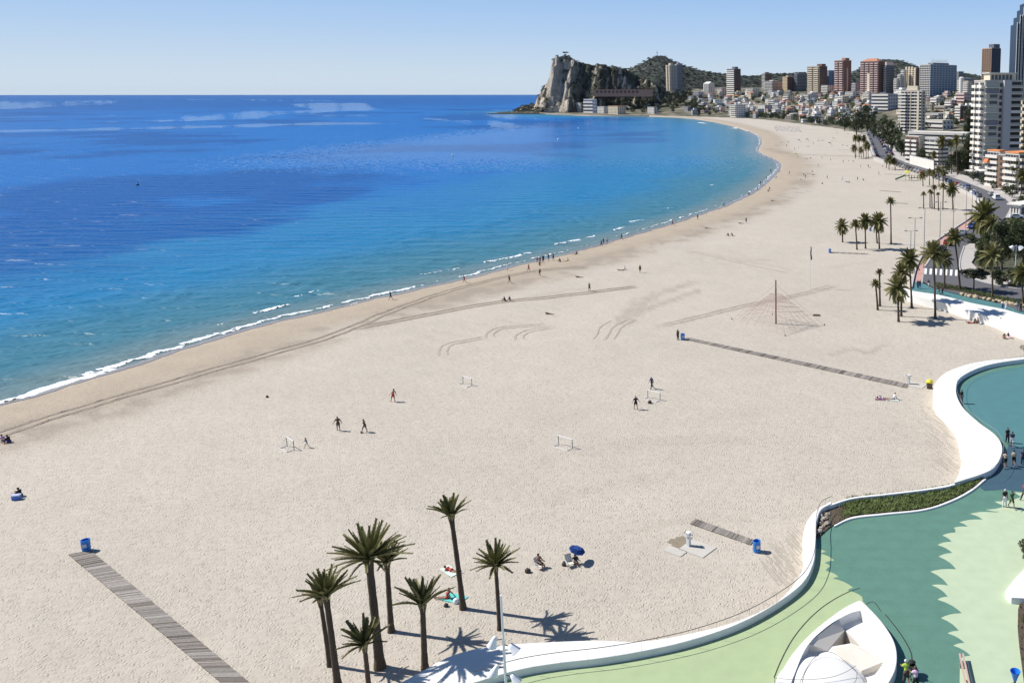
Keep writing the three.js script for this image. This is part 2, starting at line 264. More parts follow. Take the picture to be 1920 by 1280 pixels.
const wavesA = waveTex(21, 1024, 110, 12, 64, 1.68, .42, 1.05), wavesB = waveTex(22, 512, 80, 4, 48, 1.6, 1.5, 1.1);
const seaM = (rough, bump, nrm) => new THREE.MeshPhysicalMaterial({ vertexColors: true, roughness: rough, ior: 1.33, bumpMap: seaBump, bumpScale: bump, normalMap: seaNormal, normalScale: new THREE.Vector2(nrm, nrm), specularIntensity: .3 });
const seaBump = toTex(wavesA, 137), seaNormal = toNormal(wavesB, 17, .34);
M.sea = seaM(.42, 1.0, 1.2); M.seaBay = seaM(.22, .6, .8); M.seaCalm = seaM(.2, .35, .5); M.seaNear = seaM(.33, 1.35, 1.0); M.seaNear.specularIntensity = .13; M.seaBay.specularIntensity = .22;
// calm lanes of smooth water: [centre line in the frame, half width in its pixels, strength]
const lanes = [[[[-60, 247], [200, 242], [450, 236], [600, 232], [745, 231]], 5.5, 1], [[[180, 229], [330, 226], [430, 218], [520, 211], [660, 206]], 4, .8], [[[540, 195], [620, 201], [720, 206]], 3, .8], [[[-60, 204], [80, 198], [230, 189]], 2, .7], [[[870, 212], [950, 216], [1015, 223]], 3, .8], [[[785, 221], [900, 231], [1025, 241]], 3.5, .8], [[[800, 207], [990, 206]], 1.6, .6], [[[890, 238], [1045, 248]], 2.5, .6], [[[480, 217], [770, 217]], 2.5, .5], [[[-60, 222], [330, 214]], 1.6, .55], [[[300, 186], [640, 189]], 1, .6]].map(([px, w, k]) => { const l = smoothLine(px.map((q) => P(q[0], q[1], 0)), 30); return { l: l.map((v) => [v.x, v.z]), w, k, a: px[0][0], b: px[px.length - 1][0] }; });
const laneAt = (x, z, r) => { let m = 0; const perPx = r * r / (HC * F) ; for (const q of lanes) { const t = (CX + F * x / (-z * cP) - q.a) / (q.b - q.a); if (t < 0 || t > 1) continue; const d = distLine(x, z, q.l) / (q.w * .62 * Math.pow(Math.sin(Math.PI * t), .6) * perPx + .1), n = fbm(x / (r * .22), z / (r * .045), 4); m = Math.max(m, q.k * (1 - smoothstep(d + .8 * n, .3, 1.2)) * (.75 + .6 * fbm(x / (r * .05), z / (r * .02), 3))); } return clamp(m, 0, 1); };
{
  const seg = (a, b, n) => Array.from({ length: n }, (_, i) => a * Math.pow(b / a, i / n)), rad = [...seg(62, 420, 250), ...seg(420, 5000, 330), ...seg(5000, 32000, 40), 32000];
  const cols = 420, a0 = -62, a1 = 16, rows = rad.length - 1;
  const C = { surf: [.13, .19, .20], shoal: [.045, .155, .215], turq: [.018, .155, .325], mid: [.007, .115, .37], deep: [.002, .062, .24] };
  const mix = (a, b, t) => a.map((q, k) => lerp(q, b[k], t));
  const keepD = [], calm = [], bay = [], near = [];
  const g = grid(cols, rows, (i, j) => {
    const a = lerp(a0, a1, i / cols) * Math.PI / 180, r = rad[j], x = Math.sin(a) * r, z = -Math.cos(a) * r, d = r > 6000 ? -5000 : shoreDist(x, z); keepD.push(d);
    const o = -d, n = fbm(x / 70, z / 70, 3), n2 = fbm(x / 300 + 5, z / 300, 3), q = o * (1 + .25 * n);
    let c = mix(C.surf, C.shoal, smoothstep(q, 1, 16)); c = mix(c, C.turq, smoothstep(q, 14, 62)); c = mix(c, C.mid, smoothstep(q, 60, 190)); c = mix(c, C.deep, smoothstep(q + 160 * n2, 420, 1500) * .55);
    // beds of sea grass on the bottom
    c = mix(c, C.deep, .75 * smoothstep(q, 50, 120) * smoothstep(n2 + .35 * n + .3 * smoothstep(-x, 100, 200) * (1 - smoothstep(q, 200, 420)) - .4 * smoothstep(x, -160, -60), .12, .5));
    calm.push(r > 620 && r < 9000 ? laneAt(x, z, r) : 0); near.push(1 - smoothstep(r + 160 * fbm(x / 260, z / 160, 3) + .12 * x, 620, 1050)); bay.push(smoothstep(x, -430, -250) * smoothstep(-z, 330, 620));
    let y = 0; if (o > 0 && o < 110 && r < 700) { const ph = o / 8.5 + 1.5 * fbm(x / 28, z / 28, 2); y = .34 * Math.pow(.5 + .5 * Math.sin(ph * 6.283), 2) * smoothstep(o, 1, 7) * (1 - smoothstep(o, 45, 110)) * (.35 + .65 * smoothstep(fbm(x / 34 + 9, z / 34, 2), -.4, .5)); }
    return { p: [x, y, z], uv: [x, z], c };
  }, (a, b, c, d) => Math.min(keepD[a], keepD[b], keepD[c], keepD[d]) < 4);
  { // three states of the surface: wind-roughened sea, sheltered bay, smooth lanes
    const ix = g.index.array, sets = [[], [], [], []], r = mulberry(13); for (let k = 0; k < ix.length; k += 3) { const v = (q) => (q[ix[k]] + q[ix[k + 1]] + q[ix[k + 2]]) / 3; sets[v(calm) > .34 + .3 * r() ? 2 : v(bay) > .2 + .6 * r() ? 1 : v(near) > .1 + .8 * r() ? 3 : 0].push(ix[k], ix[k + 1], ix[k + 2]); }
    g.setIndex([].concat(...sets)); let at = 0; sets.forEach((s, m) => { g.addGroup(at, s.length, m); at += s.length; });
  }
  struct(mesh('sea', g, [M.sea, M.seaBay, M.seaCalm, M.seaNear]));
}
// surf
M.foam = std([.72, .76, .79], .9);
const foamSheet = (name, line, w0, w1, hole, seed, lift = .1, cell = .22) => {
  const len = line.reduce((s, p, i) => i ? s + p.distanceTo(line[i - 1]) : 0, 0), n = Math.min(1500, Math.ceil(len / cell)), c = new THREE.CatmullRomCurve3(line, false, 'centripetal').getSpacedPoints(n), m = Math.max(4, Math.ceil((w1 - w0) / cell));
  const mk = []; const g = grid(m, n, (i, j) => {
    const a = c[Math.max(0, j - 1)], b = c[Math.min(n, j + 1)], dx = b.x - a.x, dz = b.z - a.z, l = Math.hypot(dx, dz) || 1, e = Math.min(1, 3 * j / n, 3 * (n - j) / n);
    const t = i / m, o = lerp(w0, w1, t) + 1.1 * fbm(c[j].x / 6 + seed, c[j].z / 6, 3), x = c[j].x - dz / l * o, z = c[j].z + dx / l * o, f = fbm(x / 1.1 + seed, z / 1.1, 3) + .8 * fbm(x / 5, z / 5 + seed, 2);
    mk.push(f + 1.2 * Math.sin(Math.PI * t) * (.4 + .6 * e) - hole);
    return { p: [x, .03 + lift * Math.sin(Math.PI * t) * (.7 + .5 * N2(x * 1.7, z * 1.7)) + Math.max(0, sandH(shoreDist(x, z))), z] };
  }, (a, b, cc, d) => (mk[a] + mk[b] + mk[cc] + mk[d]) > 0);
  return stuff(mesh(name, g, M.foam));
};
const shoreAt = (i0, i1, off) => { const o = []; for (let i = i0; i <= i1; i++) o.push(P(shorePx[i][0], shorePx[i][1] - off, 0)); return o; };
foamSheet('surf_foam', [P(-70, 770, 0), ...shoreAt(0, 4, 6)], -.4, 1.8, .28, 1, .16); foamSheet('surf_foam', shoreAt(3, 9, 8), -.5, 1.4, .62, 2, .13); foamSheet('surf_foam', shoreAt(8, 12, 7), -.4, 1.1, .75, 3); foamSheet('surf_foam', shoreAt(12, 16, 5), -.5, 1.1, .62, 4, .12); foamSheet('surf_foam', shoreAt(16, 20, 5), -.5, .8, 1.0, 5);
foamSheet('surf_foam', shoreAt(20, 24, 5), -.4, .6, 1.0, 6); foamSheet('surf_foam', shoreAt(23, 28, 3), -.5, .8, 1.12, 7, .12, .3); foamSheet('surf_foam', shoreAt(28, 34, 1.5), -.8, 1.0, 1.1, 8, .12, .5);
const brk = (px, w, hole, seed, lift) => foamSheet('breaker_foam', px.map((q) => P(q[0], q[1], 0)), -w / 2, w / 2, hole, seed, lift);
brk([[474, 588], [500, 581], [540, 572]], 1.8, .55, 11, .25); brk([[534, 560], [556, 556], [576, 553]], 1.7, .5, 12, .25); brk([[572, 551], [596, 545]], .8, .5, 13, .18); brk([[395, 612], [420, 607], [450, 600]], .9, .95, 14, .12);
brk([[785, 515], [820, 510], [860, 503]], 1.1, .8, 15, .14); brk([[905, 492], [945, 486], [992, 474]], 1.5, .45, 16, .2); brk([[1038, 459], [1060, 454], [1083, 449]], 1.4, .45, 17, .2); brk([[1100, 446], [1118, 440]], .9, .6, 18, .15); brk([[1148, 432], [1166, 426]], 1.2, .5, 19, .18); brk([[1246, 391], [1262, 389]], 1.6, .5, 20, .2); brk([[1288, 395], [1298, 392]], 1.2, .5, 21, .2); brk([[1180, 416], [1204, 412]], 1.1, .6, 22, .15); brk([[1320, 348], [1342, 347]], 1.6, .6, 23, .2); brk([[1310, 230], [1324, 231.5]], 6, .5, 24, .5); brk([[1376, 240], [1384, 241]], 5, .5, 25, .5); brk([[640, 577], [700, 566]], .7, .9, 26, .12);
// swash: water-smoothed wet sand
{ const l = smoothLine([P(-70, 775, .1), ...shorePx.slice(0, 34).map((q) => P(q[0], q[1], .1))], 900), pr = [[-.6, 0], [.2, .004], [1, .006], [1.7, 0]];
  const w = ribbon('wet_sand', l, pr, M.wet, { wob: .8, base: .05, edge: .5 }); struct(w); }
// ---------- promenade: painted paving, white parapet, planter, guard rail ----------
const D = (px, h = DECK) => px.map((q) => P(q[0], q[1], h)).map((v) => [v.x, v.z]);
const curve = (px, h, n) => smoothLine(px.map((q) => P(q[0], q[1], h)), n).map((v) => [v.x, v.z]);
const paveTex = (() => {   // small quarry tiles with pale scuffed joints
  const S = 1024, a = new Float32Array(S * S), r = mulberry(41);
  for (let k = 0; k < 1500; k++) { const x0 = r() * S, y0 = r() * S, an = (r() < .7 ? 1.25 : -.35) + (r() - .5) * .5, L = 10 + r() * 60, w = .12 + .3 * r(); for (let s = 0; s < L; s++) { const x = x0 + Math.cos(an) * s, y = y0 + Math.sin(an) * s; a[((y | 0) + S) % S * S + ((x | 0) + S) % S] += w * (1 - Math.abs(s / L - .5)); } }
  const joint = (u, v) => { const x = u * 30, y = v * 60, row = Math.floor(y), fx = Math.abs(((x + (row % 2) * .5) % 1) - .5), fy = Math.abs((y % 1) - .5); return Math.max(fx, fy) > .455 ? 1 : 0; };
  return { teal: tex(S, (u, v) => { const t = .76 + .07 * tfbm(TN, u, v, 5, 6) + .42 * a[((v * S) | 0) * S + ((u * S) | 0)] + .26 * joint(u, v) + .04 * (r() - .5); return [t, t, t]; }, { metres: 6 }),
    pale: tex(512, (u, v) => { const t = .92 + .04 * tfbm(TN2, u, v, 5, 6) - .06 * joint(u, v) + .02 * (r() - .5); return [t, t, t]; }, { metres: 6 }),
    bump: tex(512, (u, v) => [.6 - .4 * joint(u, v)], { srgb: false, metres: 6 }) };
})();
const stainTex = tex(512, (u, v) => { const t = .95 + .05 * tfbm(TN, u, v, 4, 5) - .10 * Math.max(0, tfbm(TN2, u, v, 9, 4) - .25); return [t, t * .995, t * .985]; }, { metres: 9 });
M.paleGreen = std([.41, .51, .285], .8, { map: paveTex.pale, bumpMap: paveTex.bump, bumpScale: .004 });
M.mint = std([.50, .60, .41], .8, { map: paveTex.pale, bumpMap: paveTex.bump, bumpScale: .004 });
M.teal = std([.14, .31, .235], .62, { map: paveTex.teal, bumpMap: paveTex.bump, bumpScale: .004 });
M.seaGreen = std([.085, .225, .235], .62, { map: retile(paveTex.pale, 8), bumpMap: paveTex.bump, bumpScale: .004 });
M.slateBlue = std([.06, .135, .19], .62, { map: paveTex.teal, bumpMap: paveTex.bump, bumpScale: .004 });
M.white = std([.80, .80, .79], .7, { map: stainTex });
M.whiteMetal = std([.75, .76, .77], .4);
M.greyMetal = std([.32, .33, .34], .45, { metalness: .4 });
M.darkMetal = std([.05, .05, .055], .5, { metalness: .3 });
M.cable = std([.09, .085, .08], .6);
M.deckLine = std([.03, .03, .03], .9);
M.soil = std([.10, .075, .05], .95, { map: sandTex.map, bumpMap: sandTex.bump, bumpScale: .3 });

// edge of the white parapet in the picture (inner edge, at paving level)
const inA = [[1180 - 300, 1285], [902, 1280], [977, 1258], [1050, 1247], [1120, 1239], [1200, 1226], [1294, 1206], [1387, 1174], [1459, 1136], [1506, 1099], [1525, 1064], [1531, 1020], [1533, 983], [1539, 960]];
const inB = [[1539, 960], [1552, 948]];
const inC = [[1735, 955], [1785, 938], [1822, 918], [1848, 897], [1866, 882], [1881, 850], [1870, 825], [1836, 799], [1810, 774], [1798, 755], [1794, 735], [1800, 717], [1822, 702], [1860, 690], [1920, 679], [2030, 664]];
const planterIn = [[1531, 1010], [1540, 1000], [1560, 986], [1595, 971], [1655, 964], [1735, 955]];
const deckEdge = [...curve(inA.slice(0, 12), DECK, 70), ...curve([[1531, 1020], ...planterIn], DECK, 30).slice(1), ...curve(inC, DECK, 90).slice(1)];
const wellPit = [[476, 1010], [578, 886], [705, 1018], [622, 985]].map((q) => P(1440 + q[0] / 4, 960 + q[1] / 4, DECK)).map((v) => [v.x, v.z]);
const southRim = D([[1990, 1500], [760, 1500], [700, 1380], [800, 1310]]);
struct(new MB().prism([...deckEdge, ...D([[2300, 664], [2300, 1500]]), ...southRim], DECK - .3, DECK, wellPit).build('promenade_paving', M.paleGreen));
// painted areas, each a sheet of its own a few millimetres above the one below
const paint = (name, pts, mat, lift) => struct(new MB().prism(pts, DECK + lift, DECK + lift).build(name, mat));
const Z7 = (a) => a.map((q) => [1440 + q[0] / 4, 960 + q[1] / 4]);
const leafy = (px) => { const v = D(px), o = []; for (let i = 0; i < v.length; i++) { const a = v[i], b = v[(i + 1) % v.length], m = px[i], n = px[(i + 1) % px.length]; o.push(a); if (i < v.length - 1 && !m[2] && !n[2]) { const dx = b[0] - a[0], dz = b[1] - a[1], s = (i % 2 ? -1 : 1) * .09; for (const t of [.3, .55, .8]) { const q = Math.sin(t * Math.PI) * s; o.push([a[0] + dx * t - dz * q, a[1] + dz * t + dx * q]); } } } return o; };
const mintEdge = Z7([[1960, 630], [1720, 690], [1740, 640], [1480, 790], [1690, 750], [1530, 685], [1690, 0], [1515, 12], [1612, 55], [1435, 75], [1500, 108], [1395, 116], [1405, 152], [1308, 175], [1378, 220], [1272, 245], [1383, 305], [1280, 332], [1412, 428], [1218, 445], [1352, 550], [1228, 546], [1350, 632], [1272, 655], [1455, 757], [1297, 793], [1432, 888], [1348, 908], [1475, 980], [1390, 1000], [1520, 1075], [1435, 1103], [1507, 1148], [1440, 1165]]).slice(6);
mintEdge.unshift([1960, 925], [1917, 923], [1903, 922], [1916, 931], [1865, 940], [1886, 948], [1848, 955], [1875, 959]);
// the teal area: left jagged edge upwards, then the parapet, then the mint edge
const tealLeft = Z7([[925, 1290], [968, 1080], [900, 890], [800, 770], [712, 668], [706, 634], [598, 586], [640, 566], [488, 497], [530, 484], [432, 438], [468, 406], [424, 380], [498, 362], [396, 310], [436, 296], [352, 268]]);
{
  const soft = new Set([0, 1, 2, 3, 4]); tealLeft.forEach((q, i) => soft.has(i) && q.push(1));
  const top = deckEdge.filter((q, i) => i >= 66 && i < 182).map((q) => q);
  const pts = [...leafy([[1660, 1500, 1], ...tealLeft, [...tealLeft[tealLeft.length - 1], 1]]), ...curve([[1531, 1020], ...planterIn], DECK, 30), ...curve(inC, DECK, 90).slice(1), ...D([[2200, 664], [2200, 925], [1960, 925]]), ...leafy([...mintEdge.map((q) => q), [1800, 1255, 1], [1796, 1500, 1]])];
  paint('teal_paving', pts, M.teal, .004);
  paint('mint_paving', [...D([[2200, 925]]), ...leafy(mintEdge), ...D([[1800, 1255], [1796, 1500], [2300, 1500], [2300, 925]])], M.mint, .003);
  const basin = curve([[2030, 668], [1920, 687], [1860, 698], [1826, 710], [1806, 726], [1802, 745], [1808, 760], [1822, 778], [1848, 797], [1876, 818], [1892, 832], [1925, 842], [1990, 838], [2060, 820]], DECK, 70);
  paint('sea_green_paving', basin, M.seaGreen, .008);
  paint('slate_blue_patch', [...D([[1892, 832], [1886, 848], [1876, 872], [1862, 890], [1848, 903], [1838, 914], [1846, 920], [1880, 918], [1960, 925], [2060, 920], [2060, 836], [1990, 839], [1925, 843]])], M.slateBlue, .012);  // darker blue patch laid over the paving
}
// parapet: outer line at the sand, inner line at the paving
const TOP = 2.72;
function slab(name, outer, inner, y0, y1, mat, label) {   // white plastered slab with rounded edges
  const sh = new THREE.Shape([...outer, ...inner.slice().reverse()].map((q) => new THREE.Vector2(q[0], -q[1])));
  const b = .06, g = new THREE.ExtrudeGeometry(sh, { depth: y1 - y0 - b, bevelEnabled: true, bevelThickness: b, bevelSize: b, bevelOffset: -b, bevelSegments: 3, steps: 1 });
  g.rotateX(-Math.PI / 2); g.translate(0, y0, 0); return mesh(name, g, mat);
}
const outA = [[640, 1320], [700, 1298], [752, 1278], [796, 1254], [840, 1231], [899, 1214], [977, 1206], [1120, 1200], [1200, 1202], [1294, 1187], [1387, 1162], [1459, 1126], [1497, 1082], [1508, 1055], [1505, 1014], [1512, 980], [1531, 955], [1559, 939]];
const inTop = [[760, 1320], [890, 1279], [977, 1254], [1050, 1242], [1120, 1234], [1200, 1221], [1294, 1200], [1387, 1168], [1459, 1129], [1506, 1092], [1525, 1057], [1530, 1018], [1531, 981], [1541, 954], [1559, 944]];
tag(slab('white_parapet', curve(outA, TOP, 110), curve(inTop, TOP, 110), 1, TOP, M.white), 'long low white curving parapet between the sand and the light green paving', 'parapet');
tag(slab('white_parapet', curve([[1553, 944], [1597, 930.5], [1660, 923], [1735, 914], [1777, 907], [1800, 901]], TOP, 40), curve([[1554, 947], [1597, 933.5], [1660, 926], [1735, 917], [1777, 910.5], [1800, 904]], TOP, 40), 1, TOP - .08, M.white), 'thin white wall between the sand and the green planter', 'parapet');
tag(slab('white_parapet', curve([[1790, 906], [1800, 884], [1804, 852], [1800, 820], [1790, 790], [1772, 770], [1755, 752], [1750, 733], [1755, 717], [1772, 700], [1797, 689], [1835, 679], [1885, 673], [1925, 670], [2030, 657]], TOP, 90), curve([[1790, 906], [1850, 886], [1866, 876], [1880, 842], [1869, 818], [1835, 792], [1809, 768], [1797, 749], [1793, 730], [1799, 711], [1822, 696], [1860, 683], [1925, 673], [2030, 660]], TOP, 90), 1, TOP + .06, M.white), 'broad white S-shaped parapet bulging around the sea green paving', 'parapet');
tag(slab('white_kerb', curve([[1564, 984], [1597, 969], [1655, 962], [1735, 953], [1785, 936], [1822, 916], [1846, 896]], DECK + .12, 60), curve([[1564, 987], [1597, 972.5], [1655, 965], [1735, 956], [1785, 940], [1823, 920], [1850, 898]], DECK + .12, 60), 1.6, DECK + .14, M.white), 'narrow white kerb between the green planter and the teal paving', 'kerb');
{ // planter: soil, then a mat of low green growth
  const pl = [...curve([[1541, 957], [1560, 947], [1597, 933], [1660, 926], [1735, 917], [1792, 906], [1846, 892]], DECK + .1, 50), ...curve([[1848, 897], [1822, 917], [1785, 937], [1735, 954], [1655, 963], [1595, 970], [1560, 985], [1533, 1008]], DECK + .1, 50)];
  struct(new MB().prism(pl, 1.5, DECK + .1).build('planter_soil', M.soil));
  const g = new MB(), r = mulberry(61); let k = 0;
  const bx = pl.map((q) => q[0]), bz = pl.map((q) => q[1]), x0 = Math.min(...bx), x1 = Math.max(...bx), z0 = Math.min(...bz), z1 = Math.max(...bz);
  const green = P(1572, 985, DECK).x;
  while (k < 15000) { const x = lerp(x0, x1, r()), z = lerp(z0, z1, r()); if (!inPoly(x, z, pl)) continue; k++; if (x < green + 1.2 * r() || distLine(x, z, pl) < .12) continue;
    const d = .5 + .5 * N2(x * .9, z * .9), y = DECK + .1 + .28 * d * r(), a = r() * 6.28, L = .09 + .12 * r(), w = .035, c = Math.cos(a), s = Math.sin(a); g.tri([x - s * w, y, z + c * w], [x + s * w, y, z - c * w], [x + c * L, y + L * (.3 + r()), z + s * L]); }
  M.groundCover = std([.10, .14, .032], .8); const o = stuff(g.build('ground_cover', M.groundCover)); tag(o, 'low olive green ground cover filling the long curved planter', 'ground cover');
  M.rock = std([.36, .31, .25], .9, { bumpMap: sandTex.bump, bumpScale: .2 });
  const rock = (p, s, label, grp) => { const ic = new THREE.IcosahedronGeometry(s, 1), q = ic.attributes.position; for (let i = 0; i < q.count; i++) { const v = V(q.getX(i), q.getY(i), q.getZ(i)); v.multiplyScalar(1 + .3 * N3(v.x * 3 / s + p.x, v.y * 3 / s, v.z * 3 / s)); q.setXYZ(i, v.x * 1.2, v.y * .7, v.z); } ic.computeVertexNormals(); const m = mesh('rock', ic, M.rock); m.position.copy(p); m.rotation.y = r() * 6; tag(m, label, 'rock', grp); };
  for (const q of [[1538, 968], [1541, 975], [1537, 981], [1545, 985], [1540, 990], [1547, 972], [1552, 964], [1536, 996], [1551, 981], [1544, 961]]) rock(P(q[0], q[1], DECK + .14), .16 + .14 * r(), 'pale brown rock on bare soil at the left end of the green planter', 'rocks at the left end of the planter');
}
// guard rail along the inner edge of the parapet
{
  const l = smoothLine(inTop.slice(1).map((q) => P(q[0], q[1] + 2, TOP)), 150), rail = thing('guard_rail', 'thin dark cable guard rail following the long white parapet', 'railing');
  const cab = new THREE.CatmullRomCurve3(l.map((v) => v.clone().setY(TOP + .82)));
  mesh('top_cable', new THREE.TubeGeometry(cab, 300, .026, 5), M.cable, rail);
  for (let i = 0; i < l.length; i += 7) new MB().bar([l[i].x, TOP - .02, l[i].z], [l[i].x, TOP + .83, l[i].z], .008, 4).build('post', M.greyMetal, rail);
}
{ const l = smoothLine([[1858, 892], [1872, 880], [1882, 850], [1870, 822], [1836, 797], [1809, 772], [1797, 752], [1794, 732], [1800, 714], [1822, 699], [1860, 687], [1925, 675]].map((q) => P(q[0], q[1] + 1, TOP)), 80), rail = thing('guard_rail', 'thin cable guard rail on the S-shaped white parapet', 'railing');
  mesh('top_cable', new THREE.TubeGeometry(new THREE.CatmullRomCurve3(l.map((v) => v.clone().setY(TOP + .82))), 200, .016, 5), M.greyMetal, rail);
  for (let i = 0; i < l.length; i += 6) new MB().bar([l[i].x, TOP, l[i].z], [l[i].x, TOP + .83, l[i].z], .012, 5).build('post', M.greyMetal, rail); }
function deckLine(px, w, label) { const l = smoothLine(px.map((q) => P(q[0], q[1], DECK)), 60), a = [], b = []; l.forEach((p, i) => { const q = l[Math.min(60, i + 1)], o = l[Math.max(0, i - 1)], dx = q.x - o.x, dz = q.z - o.z, n = Math.hypot(dx, dz); a.push([p.x - dz / n * w, p.z + dx / n * w]); b.unshift([p.x + dz / n * w, p.z - dx / n * w]); }); struct(new MB().prism([...a, ...b], DECK + .016, DECK + .016).build('deck_line', M.deckLine)); }  // thin dark line laid flat on the paving round the well
deckLine(Z7([[45, 1242], [90, 1130], [180, 960], [300, 810], [440, 690], [600, 600], [690, 568]]), .035);
deckLine(Z7([[735, 690], [788, 673], [850, 745]]), .03); deckLine(Z7([[880, 768], [960, 865], [1040, 985], [1075, 1060], [1082, 1120]]), .04);

// boat-shaped white well with an inner dome
{
  const b = thing('boat_shaped_well', 'white boat-shaped sunken stair well with a dome inside, on the teal paving', 'sculptural stairwell', V(0, 0, 0));
  const rimO = curve(Z7([[55, 1330], [85, 1230], [170, 1080], [300, 930], [440, 810], [590, 705], [685, 660]]), DECK + .75, 40).concat(curve(Z7([[700, 664], [800, 760], [890, 870], [950, 980], [968, 1080], [955, 1180], [900, 1290], [830, 1400]]), DECK + .75, 40));
  const rimI = curve(Z7([[150, 1330], [190, 1220], [290, 1000], [420, 870], [540, 790], [640, 745], [690, 735]]), DECK + .75, 40).concat(curve(Z7([[696, 738], [770, 820], [850, 930], [872, 1010], [872, 1115], [830, 1190], [700, 1330]]), DECK + .75, 40));
  const ring = (o, i) => { const sh = new THREE.Shape(o.map((q) => new THREE.Vector2(q[0], -q[1]))); sh.holes.push(new THREE.Path(i.map((q) => new THREE.Vector2(q[0], -q[1])))); return sh; };
  const g = new THREE.ExtrudeGeometry(ring(rimO, rimI), { depth: 1.7, bevelEnabled: true, bevelThickness: .05, bevelSize: .05, bevelOffset: -.05, bevelSegments: 2 }); g.rotateX(-Math.PI / 2); g.translate(0, DECK - 1, 0);
  mesh('hull_wall', g, M.white, b);
  M.cream = std([.68, .64, .575], .8, { map: stainTex }); M.floorCream = M.cream;  // same even cream under a second name
  const at = (q, h) => { const v = P(1440 + q[0] / 4, 960 + q[1] / 4, h); return [v.x, h, v.z]; };
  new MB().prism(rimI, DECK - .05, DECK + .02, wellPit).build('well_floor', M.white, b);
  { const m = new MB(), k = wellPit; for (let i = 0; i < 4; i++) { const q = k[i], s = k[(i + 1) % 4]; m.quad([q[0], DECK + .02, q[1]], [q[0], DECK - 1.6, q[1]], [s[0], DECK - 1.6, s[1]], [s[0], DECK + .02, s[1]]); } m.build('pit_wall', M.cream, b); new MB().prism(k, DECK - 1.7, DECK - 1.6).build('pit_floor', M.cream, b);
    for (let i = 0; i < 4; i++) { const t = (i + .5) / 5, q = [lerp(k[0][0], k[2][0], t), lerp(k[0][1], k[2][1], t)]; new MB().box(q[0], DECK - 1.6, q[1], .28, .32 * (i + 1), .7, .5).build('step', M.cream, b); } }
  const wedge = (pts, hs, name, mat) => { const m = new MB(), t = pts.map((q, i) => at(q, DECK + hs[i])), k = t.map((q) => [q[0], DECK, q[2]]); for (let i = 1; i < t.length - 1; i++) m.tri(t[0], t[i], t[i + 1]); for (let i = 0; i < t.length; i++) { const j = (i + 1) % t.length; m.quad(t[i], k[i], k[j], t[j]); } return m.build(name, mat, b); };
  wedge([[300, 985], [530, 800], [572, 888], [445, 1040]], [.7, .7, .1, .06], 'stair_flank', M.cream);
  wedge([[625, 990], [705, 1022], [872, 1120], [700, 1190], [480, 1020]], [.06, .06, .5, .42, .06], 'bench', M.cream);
  // low dome
  const c0 = at([400, 1290], DECK), dome = new THREE.SphereGeometry(1, 28, 12, 0, 6.2832, 0, Math.PI / 2); dome.scale(2.9, .8, 2.5); dome.translate(c0[0], DECK, c0[2]); mesh('dome', dome, M.white, b);
  const arc = new THREE.CatmullRomCurve3(Z7([[235, 1290], [290, 1170], [350, 1090], [430, 1045], [500, 1060], [570, 1110], [640, 1170], [665, 1200], [660, 1260], [625, 1300]]).map((q) => P(q[0], q[1], DECK + .78)));
  mesh('dome_cable', new THREE.TubeGeometry(arc, 60, .018, 5), M.cable, b);
  mesh('rail_cable', new THREE.TubeGeometry(new THREE.CatmullRomCurve3(Z7([[50, 1244], [150, 1252], [320, 1254], [480, 1235], [590, 1195], [660, 1150]]).map((q) => P(q[0], q[1], DECK + 1.0))), 60, .014, 5), M.cable, b);
  new MB().bar(at([50, 1290], DECK), P(1452.5, 1271, DECK + 1).toArray(), .02).build('rail_post', M.cable, b);
}
// things at the right edge of the promenade
{
  const bench = new MB().prism(D([[1885, 1108], [1897, 1120], [1930, 1122], [1990, 1060], [1990, 1020], [1925, 1062], [1905, 1082]], DECK + .5), DECK, DECK + .5).build('white_bench', M.white); tag(bench, 'end of a broad white bench wall at the right edge of the mint paving', 'bench');
  struct(new MB().prism(curve([[1960, 1122], [1916, 1128], [1909, 1160], [1911, 1200], [1916, 1240], [1922, 1290], [1930, 1420]], DECK + .2, 30).concat(D([[2100, 1420], [2100, 1122]], DECK + .2)), DECK - .1, DECK + .16).build('planter_soil', M.soil));
  const w = thing('timber_rail', 'pinkish timber rail at the bottom edge beside the mint paving', 'railing');
  const a = P(1803, 1287, DECK), c = P(1808, 1249, DECK); for (const [dx, h] of [[0, .5], [.22, .5]]) new MB().box((a.x + c.x) / 2 + dx, DECK + h - .12, (a.z + c.z) / 2, .1, .12, 3.2, -.05).build('rail', std([.45, .32, .28], .8), w);
  for (const t of [-.8, .9]) new MB().box((a.x + c.x) / 2 + .11, DECK, (a.z + c.z) / 2 + t, .3, .4, .08).build('post', std([.4, .3, .26], .8), w);
  const bp = P(1903, 1284, DECK), bl = thing('blue_funnel_bin', 'bright blue funnel-shaped litter bin by the right-hand planter', 'litter bin', bp);
  const lath = new THREE.LatheGeometry([[.12, .35], [.16, .5], [.27, .85], [.33, .98], [.31, .99], [.24, .84], [.1, .52]].map((q) => new THREE.Vector2(...q)), 20); mesh('funnel', lath, std([.01, .16, .62], .35), bl); new MB().cyl(0, 0, 0, .07, .07, .5).build('stem', M.darkMetal, bl); new MB().cyl(0, 0, 0, .22, .2, .04).build('foot', M.darkMetal, bl);
}
